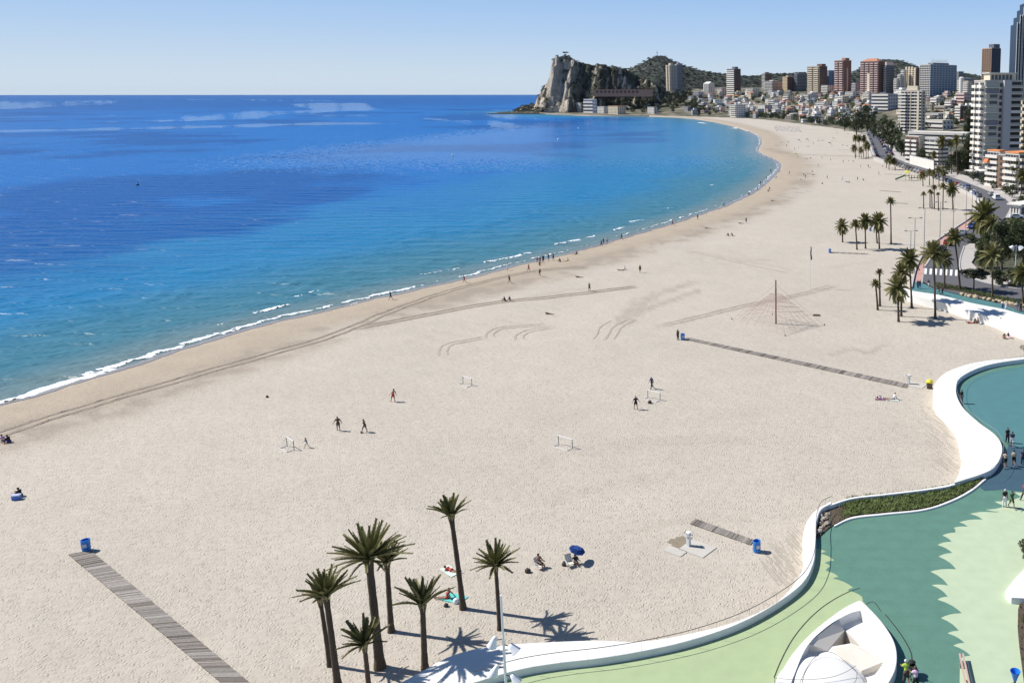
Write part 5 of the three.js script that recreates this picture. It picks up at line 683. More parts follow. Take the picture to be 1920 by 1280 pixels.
// ---------- cars ----------
const carPaint = { black: std([.012, .012, .014], .25), blue: std([.02, .05, .17], .25), white: std([.7, .7, .7], .3), silver: std([.33, .34, .36], .3), red: std([.32, .015, .02], .3), grey: std([.10, .105, .115], .3) };
M.tyre = std([.02, .02, .02], .9); M.carGlass = std([.02, .025, .03], .1); M.lampGlass = std([.7, .7, .65], .2); M.tailRed = std([.3, .01, .01], .3);
function makeCar(van) {
  const t = new THREE.Group(), L = van ? 4.9 : 4.2, prof = van ? [[-2.4, .35], [2.4, .35], [2.45, .95], [1.75, 1.15], [1.2, 1.95], [-2.3, 2.0], [-2.42, 1.2]] : [[-2.05, .32], [2.05, .32], [2.12, .62], [1.95, .82], [1.0, .95], [.35, 1.42], [-1.25, 1.46], [-1.95, .98], [-2.1, .9]];
  const sh = new THREE.Shape(prof.map((q) => new THREE.Vector2(...q))), W = van ? 1.75 : 1.6, g = new THREE.ExtrudeGeometry(sh, { depth: W - .16, bevelEnabled: true, bevelThickness: .08, bevelSize: .07, bevelOffset: -.05, bevelSegments: 2 }); g.translate(0, 0, -W / 2 + .08); mesh('body', g, carPaint.black, t);
  const sideW = van ? [[.3, 1.2], [1.5, 1.2], [1.12, 1.8], [.3, 1.82]] : [[-1.45, .98], [.82, .98], [.28, 1.34], [-1.15, 1.36]];
  for (const s of [-1, 1]) { const q = sideW.map((v) => new THREE.Vector2(...v)), e = new THREE.ExtrudeGeometry(new THREE.Shape(q), { depth: .02, bevelEnabled: false }); e.translate(0, 0, s > 0 ? W / 2 - .005 : -W / 2 - .015); mesh('side_window', e, M.carGlass, t); }
  const glass = (a, b) => { const nx = b[1] - a[1], ny = a[0] - b[0], l = Math.hypot(nx, ny), o = [nx / l * .03, ny / l * .03], z = W / 2 - .16; return new MB().quad([a[0] + o[0], a[1] + o[1], z], [a[0] + o[0], a[1] + o[1], -z], [b[0] + o[0], b[1] + o[1], -z], [b[0] + o[0], b[1] + o[1], z]); };
  glass(van ? [1.72, 1.24] : [.93, 1.02], van ? [1.27, 1.85] : [.42, 1.38]).build('windscreen', M.carGlass, t); glass(van ? [-2.33, 1.85] : [-1.32, 1.40], van ? [-2.4, 1.3] : [-1.85, 1.05]).build('rear_window', M.carGlass, t);
  for (const x of [-1, 1]) for (const z of [-1, 1]) { const w = new THREE.CylinderGeometry(.32, .32, .2, 12); w.rotateX(Math.PI / 2); w.translate(x * L * .31, .32, z * (W / 2 - .06)); mesh('wheel', w, M.tyre, t); }
  for (const z of [-1, 1]) { new MB().box(van ? 2.45 : 2.05, .66, z * W * .34, .1, .14, .3).build('headlight', M.lampGlass, t); new MB().box(van ? -2.4 : -2.06, .72, z * W * .36, .08, .16, .2).build('tail_light', M.tailRed, t); }
  return t;
}
const carProto = makeCar(false), vanProto = makeCar(true);
function car(p, dirTo, colour, label, group, van) {
  const t = (van ? vanProto : carProto).clone(); t.name = numbered(van ? 'parked_van' : 'parked_car'); scene.add(t); t.position.copy(p); t.rotation.y = -Math.atan2(dirTo.z - p.z, dirTo.x - p.x);
  t.children[0].material = carPaint[colour]; tag(t, label, van ? 'van' : 'car', group);
}
{
  const r = mulberry(303), cols = ['black', 'blue', 'grey', 'black', 'silver', 'blue', 'white', 'black', 'grey', 'red'], h = DECK + .025;
  const row = (px, step, where, group, skip = .06, turn = 0) => { const pts = px.map((q) => P(q[0], q[1], h)), len = pts.reduce((s, p, i) => i ? s + p.distanceTo(pts[i - 1]) : 0, 0), n = Math.floor(len / step), l = smoothLine(pts, n); for (let i = 0; i < n; i++) { if (r() < skip) continue; const c = cols[(r() * cols.length) | 0], a = l[i].clone().lerp(l[i + 1], .5), d = l[i + 1].clone().sub(l[i]); if (turn) d.applyAxisAngle(V(0, 1, 0), turn); car(a, a.clone().add(d), c, `${c} parked car ${where}`, group); } };
  row([[1839, 371], [1801, 351], [1746, 330], [1700, 315], [1664, 303]], 5.4, 'in the kerb row on the beach side of the avenue', 'cars parked on the beach side of the avenue');
  row([[1645, 294], [1635, 270], [1627, 252]], 5.6, 'in the far kerb row on the beach side of the avenue', 'cars parked at the far end of the avenue');
  row([[1643, 251], [1654, 268], [1674, 292]], 5.8, 'in the landward row at the far end of the avenue', 'cars parked on the landward side of the far avenue', .2);
  row([[1850, 378], [1855, 389], [1849, 402], [1833, 418], [1818, 430]], 5.2, 'in the kerb row round the bend', 'cars parked round the bend', .05);
  row([[1664, 290], [1652, 268], [1641, 250]], 26, 'driving away along the far avenue', 'cars driving on the far avenue', .1);
  car(P(1778, 459, h), P(1808, 438, h), 'red', 'red car at the kerb behind the lamp posts'); car(P(1792, 449, h), P(1818, 430, h), 'black', 'black car ahead of the red one at the kerb'); car(P(1806, 440, h), P(1828, 422, h), 'silver', 'silver car two ahead of the red one at the kerb'); car(P(1766, 470, h), P(1790, 450, h), 'black', 'black car just behind the red one at the kerb'); car(P(1753, 483, h), P(1774, 463, h), 'black', 'black car nearest the zebra crossing');
  car(P(1868, 374, h), P(1846, 363, h), 'white', 'white van on the road at the bend, front one', undefined, true); car(P(1858, 366, h), P(1838, 356, h), 'silver', 'silver car ahead of the white van'); car(P(1906, 409, h), P(1940, 409, h), 'white', 'white car parked before the glazed pavilion'); car(P(1813, 355, h), P(1790, 345, h), 'blue', 'bright blue van in the kerb row', undefined, true);
}
// ---------- palms ----------
const trunkTex = tex(256, (u, v) => { const y = v * 14, k = Math.floor(y), f = y - k, x = u * 9 + (k % 2) * .5, e = Math.abs((x % 1) - .5) * 2; const t = .62 + .3 * f * (1 - .5 * e) + .12 * tfbm(TN, u, v, 16, 3) - (f < .14 ? .3 : 0); return [t, t * .95, t * .88]; }, { metres: [1, 1], T: 256 });
M.palmTrunk = std([.19, .155, .12], .95, { map: trunkTex, bumpMap: trunkTex, bumpScale: .05 });
const palmLeaf = (c) => new THREE.MeshPhysicalMaterial({ color: new THREE.Color().setRGB(...c), roughness: .6, transmission: .3, thickness: 0, specularIntensity: .5, side: THREE.DoubleSide });
M.frondA = palmLeaf([.15, .146, .044]); M.frondB = palmLeaf([.19, .18, .066]); M.frondDry = palmLeaf([.20, .15, .07]); M.rachis = std([.24, .20, .09], .7); M.boot = std([.30, .24, .13], .9);
function frondGeo(seed, L, droop, pairs, width) {   // a frond that starts at the origin and leaves along +x, turned up later
  const r = mulberry(seed), g = new MB(), at = (t) => V(L * t, -droop * L * t * t, 0), up = V(0, 1, 0);
  let a = at(0); for (let i = 1; i <= 6; i++) { const b = at(i / 6); g.bar(a.toArray(), b.toArray(), .028 * (1 - .12 * i), 4, .028 * (1 - .12 * (i + 1)) + .002); a = b; }
  for (let k = 0; k < pairs; k++) { const t = .12 + .87 * k / (pairs - 1), p = at(t), d = at(t + .02).sub(p).normalize(), n = V(0, 0, 1).cross(d).normalize(), l = width * (.55 + .5 * Math.sin(Math.PI * Math.min(1, t * 1.05 + .08))) * (.85 + .3 * r());
    for (const s of [-1, 1]) { const e = p.clone().addScaledVector(V(0, 0, 1), s * l * .74).addScaledVector(d, l * (.62 + .15 * r())).addScaledVector(n, l * (.36 + .12 * r()) - .18 * l * l), w = d.clone().multiplyScalar(.034 + .012 * r()), m = p.clone().lerp(e, .5).addScaledVector(n, .05 * l); g.tri(p.clone().sub(w).toArray(), p.clone().add(w).toArray(), m.clone().add(w).toArray()).tri(p.clone().sub(w).toArray(), m.clone().add(w).toArray(), m.clone().sub(w).toArray()).tri(m.clone().sub(w).toArray(), m.clone().add(w).toArray(), e.toArray()); } }
  return g.geo();
}
function palmTrunk(h, lean, r0, r1) {   // lean: offset of the top [x, z]
  const n = 16, m = 9; return grid(m, n, (i, j) => { const t = j / n, a = i / m * 6.28319, y = h * t, r = lerp(r0, r1, t) * (1 + .5 * Math.pow(1 - t, 9)) * (1 + (t > .9 ? .28 * (t - .9) / .1 : 0)) * (1 + .05 * Math.sin(j * 2.1)), x = lean[0] * (.75 * t + .25 * t * t), z = lean[1] * t; return { p: [x + Math.cos(a) * r, y - .25 * (1 - t), z - Math.sin(a) * r], uv: [i / m * 2, y * .8] }; });
}
const frondSets = new Map();
function fronds(L) { const k = Math.round(L * 5) / 5; if (!frondSets.has(k)) frondSets.set(k, [[.06, 34], [.16, 34], [.32, 30]].map((q, i) => frondGeo(100 + i + k * 10, k, q[0], q[1], .12 + k * .062))); return frondSets.get(k); }
function palm(base, top, L, n, spread, label, group, seed, thick = .2) {   // spread: how far the outermost fronds lie from upright, in degrees
  const t = thing('date_palm', label, 'palm tree', base, 0, group), h = top.y - base.y, lean = [top.x - base.x, top.z - base.z], r = mulberry(seed);
  mesh('trunk', palmTrunk(h, lean, thick, thick * .78), M.palmTrunk, t);
  const bg = new MB(); for (let k = 0; k < 14; k++) { const a = k * 2.4, y = h - .15 + .03 * k; bg.bar([lean[0] + Math.cos(a) * thick * .55, y - .25, lean[1] + Math.sin(a) * thick * .55], [lean[0] + Math.cos(a) * thick * 1.25, y + .32, lean[1] + Math.sin(a) * thick * 1.25], .05, 5, .03); } bg.build('leaf_bases', M.boot, t);
  const set = fronds(L);
  for (let k = 0; k < n; k++) { const u = (k + .5) / n, inc = (6 + spread * Math.pow(u, .85)) * (1 + .1 * (r() - .5)), az = k * 2.39996 + r() * .5, m = mesh('frond', set[u < .4 ? 0 : u < .75 ? 1 : 2], u > .93 && r() < .5 ? M.frondDry : r() < .55 ? M.frondA : M.frondB, t); m.rotation.order = 'YXZ'; m.rotation.set(R(-.25, .25), az, (90 - inc) * Math.PI / 180); m.scale.setScalar(R(.82, 1.08)); m.position.set(lean[0] + Math.cos(az) * thick * .4, h + .1, lean[1] - Math.sin(az) * thick * .4); }
  return t;
}
function palmPx(bx, by, tx, ty, wpx, n, spread, label, group, seed, thick, hgt = 1.2, k = .56) { spread *= .8; n = Math.round(n * 1.2); const b = P(bx, by, hgt), top = atZ(tx, ty, b.z); return palm(b, top, wpx * mPerPx(top) * k, n, spread, label, group, seed, thick); }
palmPx(868, 1141, 846, 972, 62, 26, 50, 'tallest leaning palm, its long shadow crossing the next trunk', undefined, 1, .2, 1.2, .7);
palmPx(712, 1252, 691, 1052, 126, 44, 84, 'largest palm of the group, with the widest crown and thickest trunk', undefined, 2, .29);
palmPx(733, 1184, 725, 1058, 58, 24, 66, 'palm partly hidden behind the widest crown, slightly lower', undefined, 3, .2, 1.2, .75);
palmPx(796, 1254, 792, 1138, 82, 22, 54, 'short palm with an open V-shaped crown, next to the white parapet', undefined, 4, .21, 1.2, .7);
palmPx(937, 1180, 929, 1064, 76, 34, 80, 'rightmost palm of the group, its foot behind the floodlight pole', undefined, 5, .165, 1.2, .6);
palmPx(633, 1288, 611, 1122, 72, 30, 62, 'leftmost palm of the group, front one of the crossing pair', undefined, 6, .21, 1.2, .72);
palmPx(618, 1248, 600, 1128, 50, 16, 60, 'slim palm just behind the leftmost palm', undefined, 7, .155, 1.2, .7);
palmPx(692, 1300, 683, 1213, 86, 24, 66, 'smallest palm of the group, low in front of the widest one', undefined, 8, .165, 1.2, .6);
// farther palms: the same build with a crown in one piece
const farCrown = (seed, n, spread) => { const r = mulberry(seed), gs = [], s = [frondGeo(seed, 1, .1, 16, .34), frondGeo(seed + 1, 1, .3, 16, .34), frondGeo(seed + 2, 1, .5, 16, .32)], m = new THREE.Matrix4(), e = new THREE.Euler(0, 0, 0, 'YXZ'); for (let k = 0; k < n; k++) { const u = (k + .5) / n; e.set((r() - .5) * .5, k * 2.39996 + r() * .5, (90 - (6 + spread * u)) * Math.PI / 180); m.makeRotationFromEuler(e); gs.push(s[u < .4 ? 0 : u < .75 ? 1 : 2].clone().applyMatrix4(m)); } return mergeGeometries(gs); };
const farCrowns = [farCrown(401, 30, 105), farCrown(402, 34, 130), farCrown(403, 26, 85), farCrown(404, 34, 150)];
function farPalm(bx, by, tx, ty, wpx, kind, label, group, hgt = 1.2, thick = .19) { const b = P(bx, by, hgt), top = atZ(tx, ty, b.z), t = thing('palm_tree', label, 'palm tree', b, 0, group), h = top.y - b.y; mesh('trunk', palmTrunk(h, [top.x - b.x, 0], thick, thick * .8), M.palmTrunk, t); const c = mesh('crown', farCrowns[kind], rng() < .5 ? M.frondA : M.frondB, t); c.position.set(top.x - b.x, h, 0); c.rotation.y = rng() * 6; c.scale.setScalar(Math.max(.8, wpx * mPerPx(top) * .49)); }
for (const q of [[1580, 454, 1579, 424, 30, 3, 'low drooping palm, leftmost of the group of six on the open beach'], [1607, 468, 1604, 422, 22, 0, 'slim palm, second from the left of the group of six on the beach'], [1623, 466, 1622, 414, 30, 3, 'palm with a drooping crown, third from the left of the group of six'], [1645, 456, 1641, 416, 22, 0, 'palm behind the fifth one in the group of six on the beach'], [1649, 467, 1647, 416, 38, 3, 'palm with the widest crown in the group of six on the beach'], [1671, 458, 1670, 379, 20, 2, 'tallest palm, rightmost of the group of six on the beach'],
  [1646, 581, 1642, 534, 22, 2, 'small palm nearest the sand, left of the palms by the white parapet'], [1650, 574, 1649, 512, 9, 2, 'thin palm with a tiny crown behind the small left one'], [1685, 603, 1683, 540, 52, 3, 'front arching palm with drooping fronds by the white parapet'], [1690, 593, 1690, 512, 40, 3, 'arching palm behind the front drooping one'], [1710, 577, 1705, 488, 46, 1, 'tall palm just left of the end of the white parapet'], [1754, 597, 1751, 478, 54, 0, 'tallest palm by the white parapet, with a wide dense crown'],
  [1732, 391, 1732, 365, 12, 2, 'thin palm, leftmost of the row of seven before the avenue'], [1744, 390, 1744, 360, 11, 2, 'second palm from the left of the row of seven before the avenue'], [1748, 391, 1747, 362, 10, 2, 'third palm from the left of the row of seven before the avenue'], [1752, 391, 1752, 352, 12, 0, 'taller fourth palm of the row of seven before the avenue'], [1760, 395, 1759, 365, 8, 2, 'smallest palm of the row of seven before the avenue'], [1768, 393, 1769, 350, 16, 0, 'sixth palm of the row of seven before the avenue, with a thick trunk'], [1787, 393, 1785, 354, 28, 3, 'rightmost palm of the row of seven, with a spreading crown'],
  [1731, 349, 1730, 329, 18, 1, 'bushy palm, first of the cluster behind the row of seven'], [1743, 347, 1743, 323, 15, 1, 'second palm of the cluster behind the row of seven'], [1750, 353, 1750, 324, 13, 1, 'third palm of the cluster behind the row of seven'], [1761, 351, 1760, 319, 15, 1, 'fourth palm of the cluster behind the row of seven'], [1769, 345, 1769, 324, 15, 1, 'last palm of the cluster behind the row of seven'],
  [1604, 297, 1602, 278, 15, 1, 'front palm, left of the far beach cluster'], [1615, 296, 1614, 281, 13, 1, 'front palm, middle of the far beach cluster'], [1624, 297, 1625, 273, 19, 1, 'front palm, right of the far beach cluster'], [1628, 297, 1628, 272, 9, 1, 'thin palm at the right of the far beach cluster'], [1605, 294, 1604, 259, 14, 1, 'tall back palm, left of the far beach cluster'], [1611, 295, 1611, 260, 14, 1, 'tall back palm, middle of the far beach cluster'], [1619, 295, 1620, 260, 15, 1, 'tall back palm, right of the far beach cluster'], [1667, 318, 1667, 299, 20, 1, 'bushy palm at the avenue edge before the white hoarding'], [1662, 315, 1662, 301, 10, 1, 'thin palm left of the bushy one at the avenue edge'], [1679, 318, 1677, 302, 14, 1, 'palm right of the bushy one at the avenue edge']]) farPalm(...q.slice(0, 7));
for (const q of [[1771, 541, 1772, 486, 36, 1, 'short thick-crowned palm in the planted strip by the road'], [1801, 545, 1790, 446, 38, 0, 'curved tall palm in the planted strip by the road'], [1861, 560, 1861, 480, 50, 1, 'palm between the clipped tree and the twin-headed lamp'], [1919, 573, 1916, 514, 40, 1, 'palm cut by the right edge beside the far path'], [1842, 462, 1845, 405, 66, 3, 'huge bushy palm with arching fronds at the road bend'], [1853, 470, 1858, 420, 36, 1, 'palm behind the huge bushy one at the road bend'], [1769, 326, 1766, 265, 24, 3, 'tall street palm before the pale balcony block'], [1795, 328, 1793, 262, 20, 3, 'tall street palm nearest the near tower'], [1784, 326, 1783, 268, 16, 1, 'street palm between the two tallest ones'], [1752, 322, 1751, 290, 15, 1, 'small street palm before the pale balcony block'], [1908, 362, 1906, 312, 30, 3, 'palm before the low apartment block at the right edge'], [1914, 372, 1916, 330, 26, 1, 'second palm before the low apartment block at the right edge']]) farPalm(...q.slice(0, 7), undefined, DECK);
// ---------- boardwalks, plank by plank ----------
const woodTex = tex(512, (u, v) => { const t = .85 + .22 * tfbm(TN, u * 1, v * 1, 4, 3) * .4 + .2 * tfbm(TN2, u, v * .999, 64, 2) * .5 + .10 * Math.sin((v * 40 + 1.5 * TN(u * 4, v * 40, 40)) * 6.28) * .3; return [t, t * .98, t * .95]; }, { metres: [1.4, .5] });
const planks = [[.34, .315, .295], [.43, .405, .385], [.25, .225, .205], [.50, .475, .455], [.33, .32, .31], [.175, .155, .14], [.39, .36, .335]].map((c) => std(c, .9, { map: woodTex }));
function boardwalk(a0, a1, b0, b1, n, label, thick = .05) {   // end edges a (far) and b (near), pixel pairs on the sand
  const [A0, A1, B0, B1] = [a0, a1, b0, b1].map((q) => P(q[0], q[1], 1.27)), t = thing('boardwalk', label, 'boardwalk'), r = mulberry(n);
  let tone = 0; for (let i = 0; i < n; i++) { const f = (k) => [A0.clone().lerp(B0, k), A1.clone().lerp(B1, k)], [p, q] = f((i + .07) / n), [s, u] = f((i + .87) / n), j = (r() - .5) * .05, dy = (r() - .5) * .018; if (r() < .3) tone = (r() * planks.length) | 0; const d = q.clone().sub(p).normalize(); for (const v of [p, s]) v.addScaledVector(d, j); for (const v of [q, u]) v.addScaledVector(d, j + (r() - .5) * .02);
    new MB().prism([[p.x, p.z], [q.x, q.z], [u.x, u.z], [s.x, s.z]], 1.18 + dy, 1.18 + thick + .05 + dy).build('plank', planks[r() < .6 ? tone : (r() * planks.length) | 0], t); }
  const m = new MB(); for (const k of [.18, .82]) { const p = A0.clone().lerp(A1, k), q = B0.clone().lerp(B1, k); m.bar([p.x, 1.15, p.z], [q.x, 1.15, q.z], .04, 4); } m.build('joists', planks[2], t);
}
boardwalk([127, 1039], [168, 1031], [418, 1283], [472, 1283], 240, 'long grey plank boardwalk leading diagonally to the bottom left corner');
boardwalk([1293, 981], [1304, 972], [1407, 1021], [1414, 1012], 70, 'short grey plank boardwalk between the shower and the blue bin');
boardwalk([1279, 635], [1290, 632.5], [1700, 727], [1706, 720], 290, 'long thin boardwalk crossing the sand to the S-shaped parapet');
{ // half-buried timber ramps by the parapets
  const ramp = (label, px, n, dir, len) => { const t = thing('buried_boards', label, 'timber ramp'), r = mulberry(n), pl = px.map((q) => P(q[0], q[1], 1.2)), out = pl.map((v) => [v.x, v.z]); let k = 0, guard = 0; while (k < n && guard++ < 4000) { const x = lerp(Math.min(...out.map((q) => q[0])), Math.max(...out.map((q) => q[0])), r()), z = lerp(Math.min(...out.map((q) => q[1])), Math.max(...out.map((q) => q[1])), r()); if (!inPoly(x, z, out)) continue; const L = len * (.4 + .8 * r()); new MB().box(x, 1.1 + .008 * r(), z, .07 + .05 * r(), .105, L, dir + (r() - .5) * .05).build('plank', (M.paleBoard || (M.paleBoard = std([.47, .44, .40], .9, { map: woodTex }))), t); k++; } };
  ramp('pale half-buried boards in the sand inside the bend of the long parapet', [[1446, 1020], [1500, 990], [1500, 1040], [1490, 1075], [1458, 1100], [1432, 1060]], 90, .45, 1.9);
  ramp('pale half-buried boards in the sand beside the S-shaped parapet', [[1728, 760], [1752, 764], [1780, 800], [1794, 850], [1790, 880], [1756, 880], [1738, 820]], 90, .35, 2.2);
}
// ---------- bins, showers ----------
M.binBlue = std([.015, .19, .58], .45); M.binDark = std([.01, .06, .22], .5); M.binGrey = std([.5, .52, .55], .5);
function bin(px, py, label) { const t = thing('beach_bin', label, 'litter bin', P(px, py, 1.2), .4), g = new THREE.LatheGeometry([[0, 0], [.27, 0], [.3, .05], [.33, .9], [.34, .98], [.3, 1.0], [.285, .94], [.27, .3], [0, .28]].map((q) => new THREE.Vector2(...q)), 18); mesh('barrel', g, M.binBlue, t); for (const y of [.3, .62]) { const r = new THREE.TorusGeometry(.322, .014, 5, 20); r.rotateX(Math.PI / 2); r.translate(0, y, 0); mesh('hoop', r, M.binDark, t); } const p = new THREE.CylinderGeometry(.338, .333, .3, 10, 1, true, -.45, .9); p.translate(0, .55, 0); mesh('sticker', p, M.binGrey, t); }
bin(161, 1032, 'blue beach bin at the far end of the bottom left boardwalk'); bin(1419, 1034, 'blue beach bin at the end of the short boardwalk'); bin(1280, 637, 'blue beach bin at the seaward end of the long thin boardwalk'); bin(1556, 474, 'blue beach bin alone on the sand left of the group of six palms'); bin(1632, 433, 'blue beach bin behind the group of six palms'); bin(1677, 548, 'blue beach bin between the arching palms');
{ const t = thing('yellow_bins', 'dark bin with a bright yellow bag beside the S-shaped parapet', 'litter bin', P(1743, 728, 1.2)); const g = new THREE.LatheGeometry([[0, 0], [.36, 0], [.44, .95], [.40, .98], [0, .9]].map((q) => new THREE.Vector2(...q)), 16); mesh('barrel', g, std([.075, .055, .04], .7), t); const y = new THREE.LatheGeometry([[0, 1.16], [.2, 1.2], [.4, 1.1], [.49, .9], [.47, .82], [.44, .95]].map((q) => new THREE.Vector2(...q)), 14), a = y.attributes.position; for (let i = 0; i < a.count; i++) a.setXYZ(i, a.getX(i) * (1 + .12 * N3(a.getX(i) * 5, a.getY(i) * 5, a.getZ(i) * 5)), a.getY(i) + .05 * N3(a.getX(i) * 6, 1, a.getZ(i) * 6), a.getZ(i)); y.computeVertexNormals(); mesh('bag', y, std([.62, .55, .02], .5), t); }
function shower(px, py, turn, label, plat) { const t = thing('beach_shower', label, 'shower', P(px, py, 1.2), turn); new MB().box(0, 0, 0, .3, 1.2, .3).box(0, 1.2, 0, .37, .09, .37).build('column', M.white, t); for (const s of [-1, 1]) { new MB().bar([s * .15, 1.08, 0], [s * .36, 1.2, 0], .03, 6).build('shower_arm', M.greyMetal, t); const h = new THREE.CylinderGeometry(.07, .09, .07, 8); h.translate(s * .38, 1.16, 0); mesh('shower_head', h, M.greyMetal, t); } new MB().box(.9, -.04, -.1, 2.6, .1, 1.9).build('platform', M.platform || (M.platform = std([.52, .50, .46], .9, { map: stainTex })), t); if (plat) new MB().box(-.45, -.06, 1.25, 1.9, .12, .9).build('drain_slab', M.platform, t); new MB().box(.05, .8, .16, .12, .2, .03).build('push_plate', M.greyMetal, t); }
shower(1291, 1024, -.55, 'white beach shower with concrete slabs at the left end of the short boardwalk', true); shower(1704, 720, -.5, 'white beach shower at the landward end of the long thin boardwalk', false);
{ const s = new MB(), r = mulberry(8), c = P(1279, 1017, 1.2); const l = []; for (let i = 0; i <= 40; i++) { const a = i / 40 * 6.28, k = 1 + .3 * N2(Math.cos(a) * 2, Math.sin(a) * 2); l.push([c.x + Math.cos(a) * 1.15 * k, c.z + Math.sin(a) * .95 * k]); } struct(s.prism(l, 1.216, 1.216).build('wet_patch', std([.27, .225, .165], .85, { map: sandTex.map, bumpMap: sandTex.bump, bumpScale: .06 }))); }
// ---------- floodlight pole and other lamps ----------
{
  const b = P(951, 1330, DECK), top = P(951, 1330, DECK), t = thing('floodlight_pole', 'white floodlight pole with four lamp heads standing over the parapet', 'lamp post', b), tp = atZ(940, 1116, b.z), h = tp.y - b.y;
  new MB().bar([0, 0, 0], [0, h, 0], .09, 12, .055).build('pole', M.whiteMetal, t);
  const head = (y, ax, az, tilt) => { const a = h * y, o = [ax * .42, a - .05, az * .42]; new MB().bar([0, a, 0], o, .028, 6).build('bracket', M.darkMetal, t); const l = new THREE.LatheGeometry([[0, -.16], [.1, -.15], [.13, .0], [.24, .34], [.25, .36], [.22, .35], [.11, .02], [0, -.02]].map((q) => new THREE.Vector2(...q)), 16); l.scale(1.25, 1.25, 1.25); l.rotateX(Math.PI); l.rotateZ(ax * tilt); l.rotateX(-az * tilt); l.translate(o[0] + ax * .12, o[1] + .02, o[2] + az * .12); mesh('lamp_head', l, M.whiteMetal, t); };
  head(.625, -1, .1, .35); head(.575, 1, .25, .75); head(.385, -.9, .3, .5); head(.31, 1, .3, .6);
}
function lamp(bx, by, tx, ty, label, twin, hgt = DECK) { const b = P(bx, by, hgt), h = atZ(tx, ty, b.z).y - b.y, t = thing('street_lamp', label, 'street lamp', b); new MB().bar([0, 0, 0], [0, h, 0], .11, 8, .06).build('post', M.greyMetal, t); for (const s of twin ? [-1, 1] : [1]) { new MB().bar([0, h - .05, 0], [s * 1.0, h + .12, 0], .04, 6).build('arm', M.greyMetal, t); const g = new THREE.SphereGeometry(.3, 10, 6); g.scale(1.3, .45, .7); g.translate(s * 1.15, h + .08, 0); mesh('lamp_head', g, M.greyMetal, t); } }
lamp(1707, 500, 1708, 433, 'shorter twin street lamp left of the tall palm by the parapet', true); lamp(1714, 512, 1714, 409, 'tall twin street lamp behind the tall palm by the parapet', true); lamp(1732, 502, 1732, 390, 'tall street lamp above the zebra crossing', true); lamp(1762, 464, 1761, 379, 'street lamp behind the red car', true); lamp(1787, 440, 1788, 362, 'street lamp before the rightmost palm of the row of seven', false); lamp(1811, 428, 1810, 356, 'street lamp beside the huge bushy palm, left one', false); lamp(1822, 420, 1822, 352, 'street lamp beside the huge bushy palm, middle one', false); lamp(1830, 410, 1830, 345, 'street lamp beside the huge bushy palm, right one', false);
{ const b = P(1903, 533, DECK), h = atZ(1903, 459, b.z).y - b.y, t = thing('garden_lamp', 'garden lamp post with two large white tilted reflectors', 'lamp post', b); new MB().bar([0, 0, 0], [0, h, 0], .09, 8, .06).build('post', M.whiteMetal, t); for (const s of [-1, 1]) { const g = new THREE.CylinderGeometry(.25, .62, .7, 12, 1, true); g.rotateZ(s * .7); g.translate(s * .75, h - .5, 0); mesh('reflector', g, M.whiteMetal, t); new MB().bar([0, h - .2, 0], [s * .6, h - .35, 0], .04, 5).build('arm', M.whiteMetal, t); } new MB().box(0, h * .42, 0, .5, .35, .3).build('control_box', M.greyMetal, t); }
// ---------- beach equipment ----------
function goal(px, py, w, h, turn, label) { const t = thing('football_goal', label, 'goal', P(px, py, 1.2), turn), d = .75; for (const s of [-1, 1]) { new MB().bar([s * w / 2, 0, 0], [s * w / 2, h, 0], .04, 6).build('post', s < 0 ? M.goalDark : M.goalGrey, t); new MB().bar([s * w / 2, .04, 0], [s * w / 2, .04, -d], .03, 5).build('ground_bar', M.whiteMetal, t); new MB().bar([s * w / 2, h, 0], [s * w / 2, .04, -d], .018, 5).build('stay', M.whiteMetal, t); } new MB().bar([-w / 2, h, 0], [w / 2, h, 0], .04, 6).build('crossbar', M.whiteMetal, t); new MB().bar([-w / 2, .04, -d], [w / 2, .04, -d], .03, 5).build('rear_bar', M.whiteMetal, t); }
M.goalDark = std([.12, .11, .10], .6); M.goalGrey = std([.2, .19, .18], .6);
goal(544, 840, 1.7, 1.05, 2.5, 'small white football goal beside the child in white at the left'); goal(876, 721, 1.9, 1.0, 2.55, 'small football goal far from the players, upper middle of the beach'); goal(1060, 837, 2.1, 1.05, 2.6, 'small white football goal standing alone in the middle of the beach'); goal(1226, 748, 2.0, 1.0, 2.6, 'small white football goal beside the two dark-clothed people');
{ // rope pyramid
  const c = P(1455, 607, 1.2), t = thing('rope_pyramid', 'climbing net pyramid of pinkish ropes round a dark mast', 'climbing frame', c), h = atZ(1453, 525, c.z).y - 1.2; new MB().bar([0, 0, 0], [0, h, 0], .13, 8, .1).build('mast', std([.06, .045, .04], .6), t);
  const F4 = [[1372, 599], [1472, 630], [1546, 610], [1448, 591]].map((q) => P(q[0], q[1], 1.2).sub(c)), rope = std([.36, .17, .15], .8), apex = V(0, h * .78, 0), q = (f, k) => F4[f].clone().lerp(apex, k);
  const g = new MB(); for (let f = 0; f < 4; f++) { g.bar(F4[f].toArray(), [0, h * .9, 0], .012, 4); new MB().bar([F4[f].x, -.1, F4[f].z], [F4[f].x, .3, F4[f].z], .07, 6).build('anchor', M.darkMetal, t); g.bar(F4[f].toArray(), F4[(f + 1) % 4].toArray(), .016, 4); for (let k = 1; k <= 6; k++) { const u = k / 7; g.bar(q(f, u).toArray(), q((f + 1) % 4, u).toArray(), .012, 3); const e = F4[f].clone().lerp(F4[(f + 1) % 4], u); g.bar(e.toArray(), apex.clone().lerp(e, .12).toArray(), .011, 3); } }
  for (let k = 1; k <= 4; k++) { const y = h * (.15 + .12 * k); for (let f = 0; f < 4; f++) { const a = q(f, .25 + .13 * k); g.bar([0, y, 0], a.toArray(), .014, 3); g.bar(a.toArray(), q((f + 1) % 4, .2 + .1 * k).toArray(), .013, 3); } } g.build('net', rope, t); }
